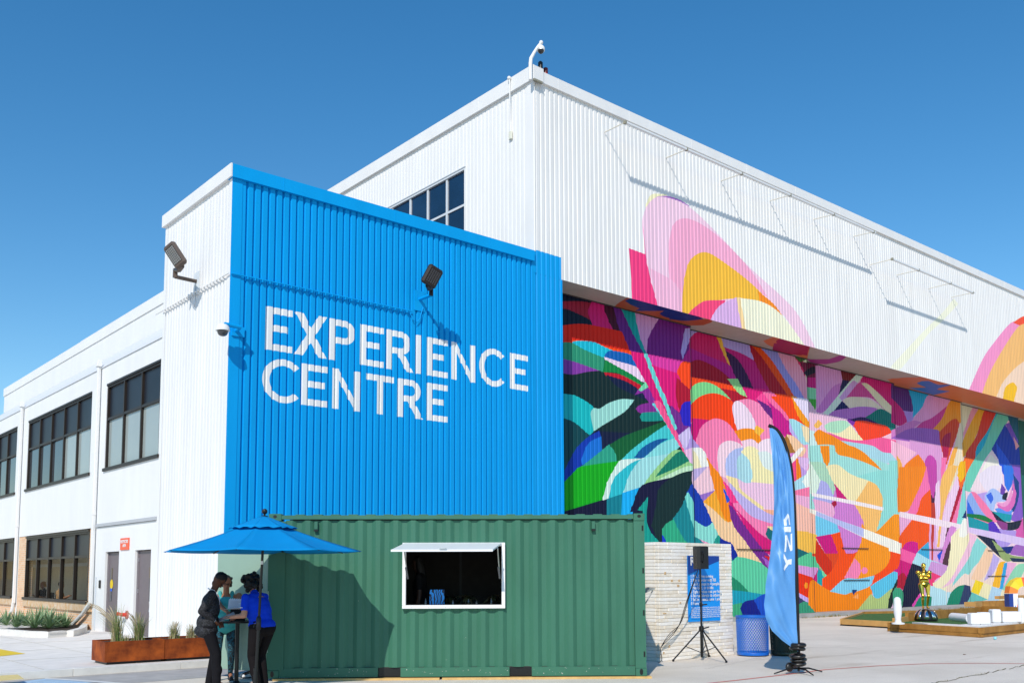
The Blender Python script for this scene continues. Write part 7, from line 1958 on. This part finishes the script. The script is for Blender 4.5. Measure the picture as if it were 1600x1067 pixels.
# two seated people behind the office window
for px, lab_, sk, hr2, tcol, fd in ((70, 'blonde person in black seated behind the office window', '#c89474', ('#c8964c', 'bob'), '#121216', Vector((-1, -0.3, 0))), (93, 'bare-armed person in a tan top seated behind the office window seen from the back', '#b8805c', ('#3a2418', 'short'), '#c89868', Vector((0.9, -0.5, 0)))):
    q = on(px, 905, 0, X0 + 0.9)
    t, M, arms, legs, H_, P = person(lab_, (q[0], q[1]), fd, 0.97, 0.05, 0.2, 0, {'L': (-0.12, 0.30, 0.80), 'R': (0.12, 0.30, 0.80)}, {'L': (-0.1, 0), 'R': (0.1, 0)}, 1.0, sk, hr2, ('polo', tcol, None), ('trousers', '#1a1a20', None), '#101012', ground=0.16, hip_drop=0.45, seat=True)
    f = fd.normalized(); c_ = root('window_chair', (q[0], q[1], 0.1), 'simple dark chair under the ' + ('blonde person' if px == 70 else 'person in the tan top') + ' behind the office window', 'chair', 'chairs behind the office window')
    Mc = frame((q[0], q[1]), (f.y, -f.x), 0.1)
    MB(Mc).box((-0.22, -0.25, 0.42), (0.22, 0.22, 0.46), 0.01).build('seat', M_black, c_); MB(Mc).box((-0.20, -0.27, 0.60), (0.20, -0.24, 0.95), 0.01).build('backrest', M_black, c_)
    for a_ in (-0.2, 0.2):
        for b_ in (-0.24, 0.2): MB(Mc).tube([(a_, b_, 0.001), (a_, b_, 0.42)], 0.014, 6).build('leg', M_black, c_)
q = on(82, 935, 0, X0 + 1.6); tt = root('window_table', (q[0], q[1], 0.1), 'pale table between the two seated people behind the office window', 'table')
MB().box((q[0] - 0.4, q[1] - 0.5, 0.80), (q[0] + 0.4, q[1] + 0.5, 0.83)).build('table_top', M_white, tt)
for a_ in (-0.35, 0.35):
    for b_ in (-0.45, 0.45): MB().tube([(q[0] + a_, q[1] + b_, 0.101), (q[0] + a_, q[1] + b_, 0.80)], 0.02, 6).build('leg', M_chrome, tt)
# golden statue, arms folded, on a chrome and black dome
M_gold = mat('polished gold', [0.85, 0.55, 0.08], 0.22, metal=1.0, noise=0.12, nscale=14)
gp = on(1446.5, 969, 2, 0.16); gz = 0.52; sg_ = 0.80
gf = -CF * 0.98 - CR * 0.12
t, M, arms, legs, H_, P = person('shiny golden humanoid statue with folded arms on a black and chrome dome', gp, gf, sg_, 0.0, 0.0, 0, {'L': (0.06, 0.20, 1.24), 'R': (-0.06, 0.22, 1.20)}, {'L': (-0.09, 0), 'R': (0.10, 0.10)}, 1.35, gold=M_gold, ground=gz, cat='statue', name='golden_statue', poles={'L': (-1, -0.1, -0.2), 'R': (1, -0.1, -0.2)})
for sx in (-1, 1):
    MB(M).ball(tuple(P(0.47, 0, sx * 0.21)), (0.095, 0.09, 0.085), 14, 8).build('shoulder_plate', M_gold, t, True)
    hip_, kn, an = legs['L' if sx < 0 else 'R']; MB(M).ball(tuple(kn + Vector((0, 0.035, 0))), (0.065, 0.05, 0.08), 12, 8).build('knee_plate', M_gold, t, True)
    MB(M).ball(tuple(H_(sx * 0.03, 0.085, 0.012)), (0.016, 0.012, 0.014), 8, 6).build('eye', mat('pale lens', '#f2e6a0', 0.2), t, True)
MB(M).ball(tuple(H_(0, -0.01, 0.05)), (0.088, 0.10, 0.10), 16, 10).build('helmet', M_gold, t, True)
MB(M).tube([tuple(P(0.0, 0.13 * math.cos(a), 0.17 * math.sin(a))) for a in np.linspace(0, 2 * math.pi, 21)], 0.02, 6).build('belt_ring', M_gold, t)
MB(M).ball(tuple(P(0.36, 0.075, 0)), (0.15, 0.07, 0.12), 14, 8).build('chest_plate', M_gold, t, True)
db = root('statue_base', (gp[0], gp[1], 0.15), 'round black and chrome panelled dome under the golden statue', 'pedestal')
prof = [(0.34, 0), (0.355, 0.06), (0.32, 0.18), (0.24, 0.29), (0.14, 0.35), (0.02, 0.37)]
MB().lathe((gp[0], gp[1], 0.155), prof, 28).build('dome', M_black, db, True)
for k in range(9):
    a = 2 * math.pi * k / 9 + 0.2; g = MB(); vs = []
    for i in range(1, 5):
        r_, z_ = prof[i]; r_ += 0.012; w_ = 0.2 * (1.1 - 0.12 * i)
        vs += [(gp[0] + r_ * math.cos(a - w_), gp[1] + r_ * math.sin(a - w_), 0.155 + z_ + 0.008), (gp[0] + r_ * math.cos(a + w_), gp[1] + r_ * math.sin(a + w_), 0.155 + z_ + 0.008)]
    g.add(vs, [(2 * i, 2 * i + 1, 2 * i + 3, 2 * i + 2) for i in range(3)]); o = g.build('dome_panel', mat('mirror chrome', [0.75, 0.77, 0.8], 0.08, metal=1.0), db, True); o.modifiers.new('t', 'SOLIDIFY').thickness = 0.01
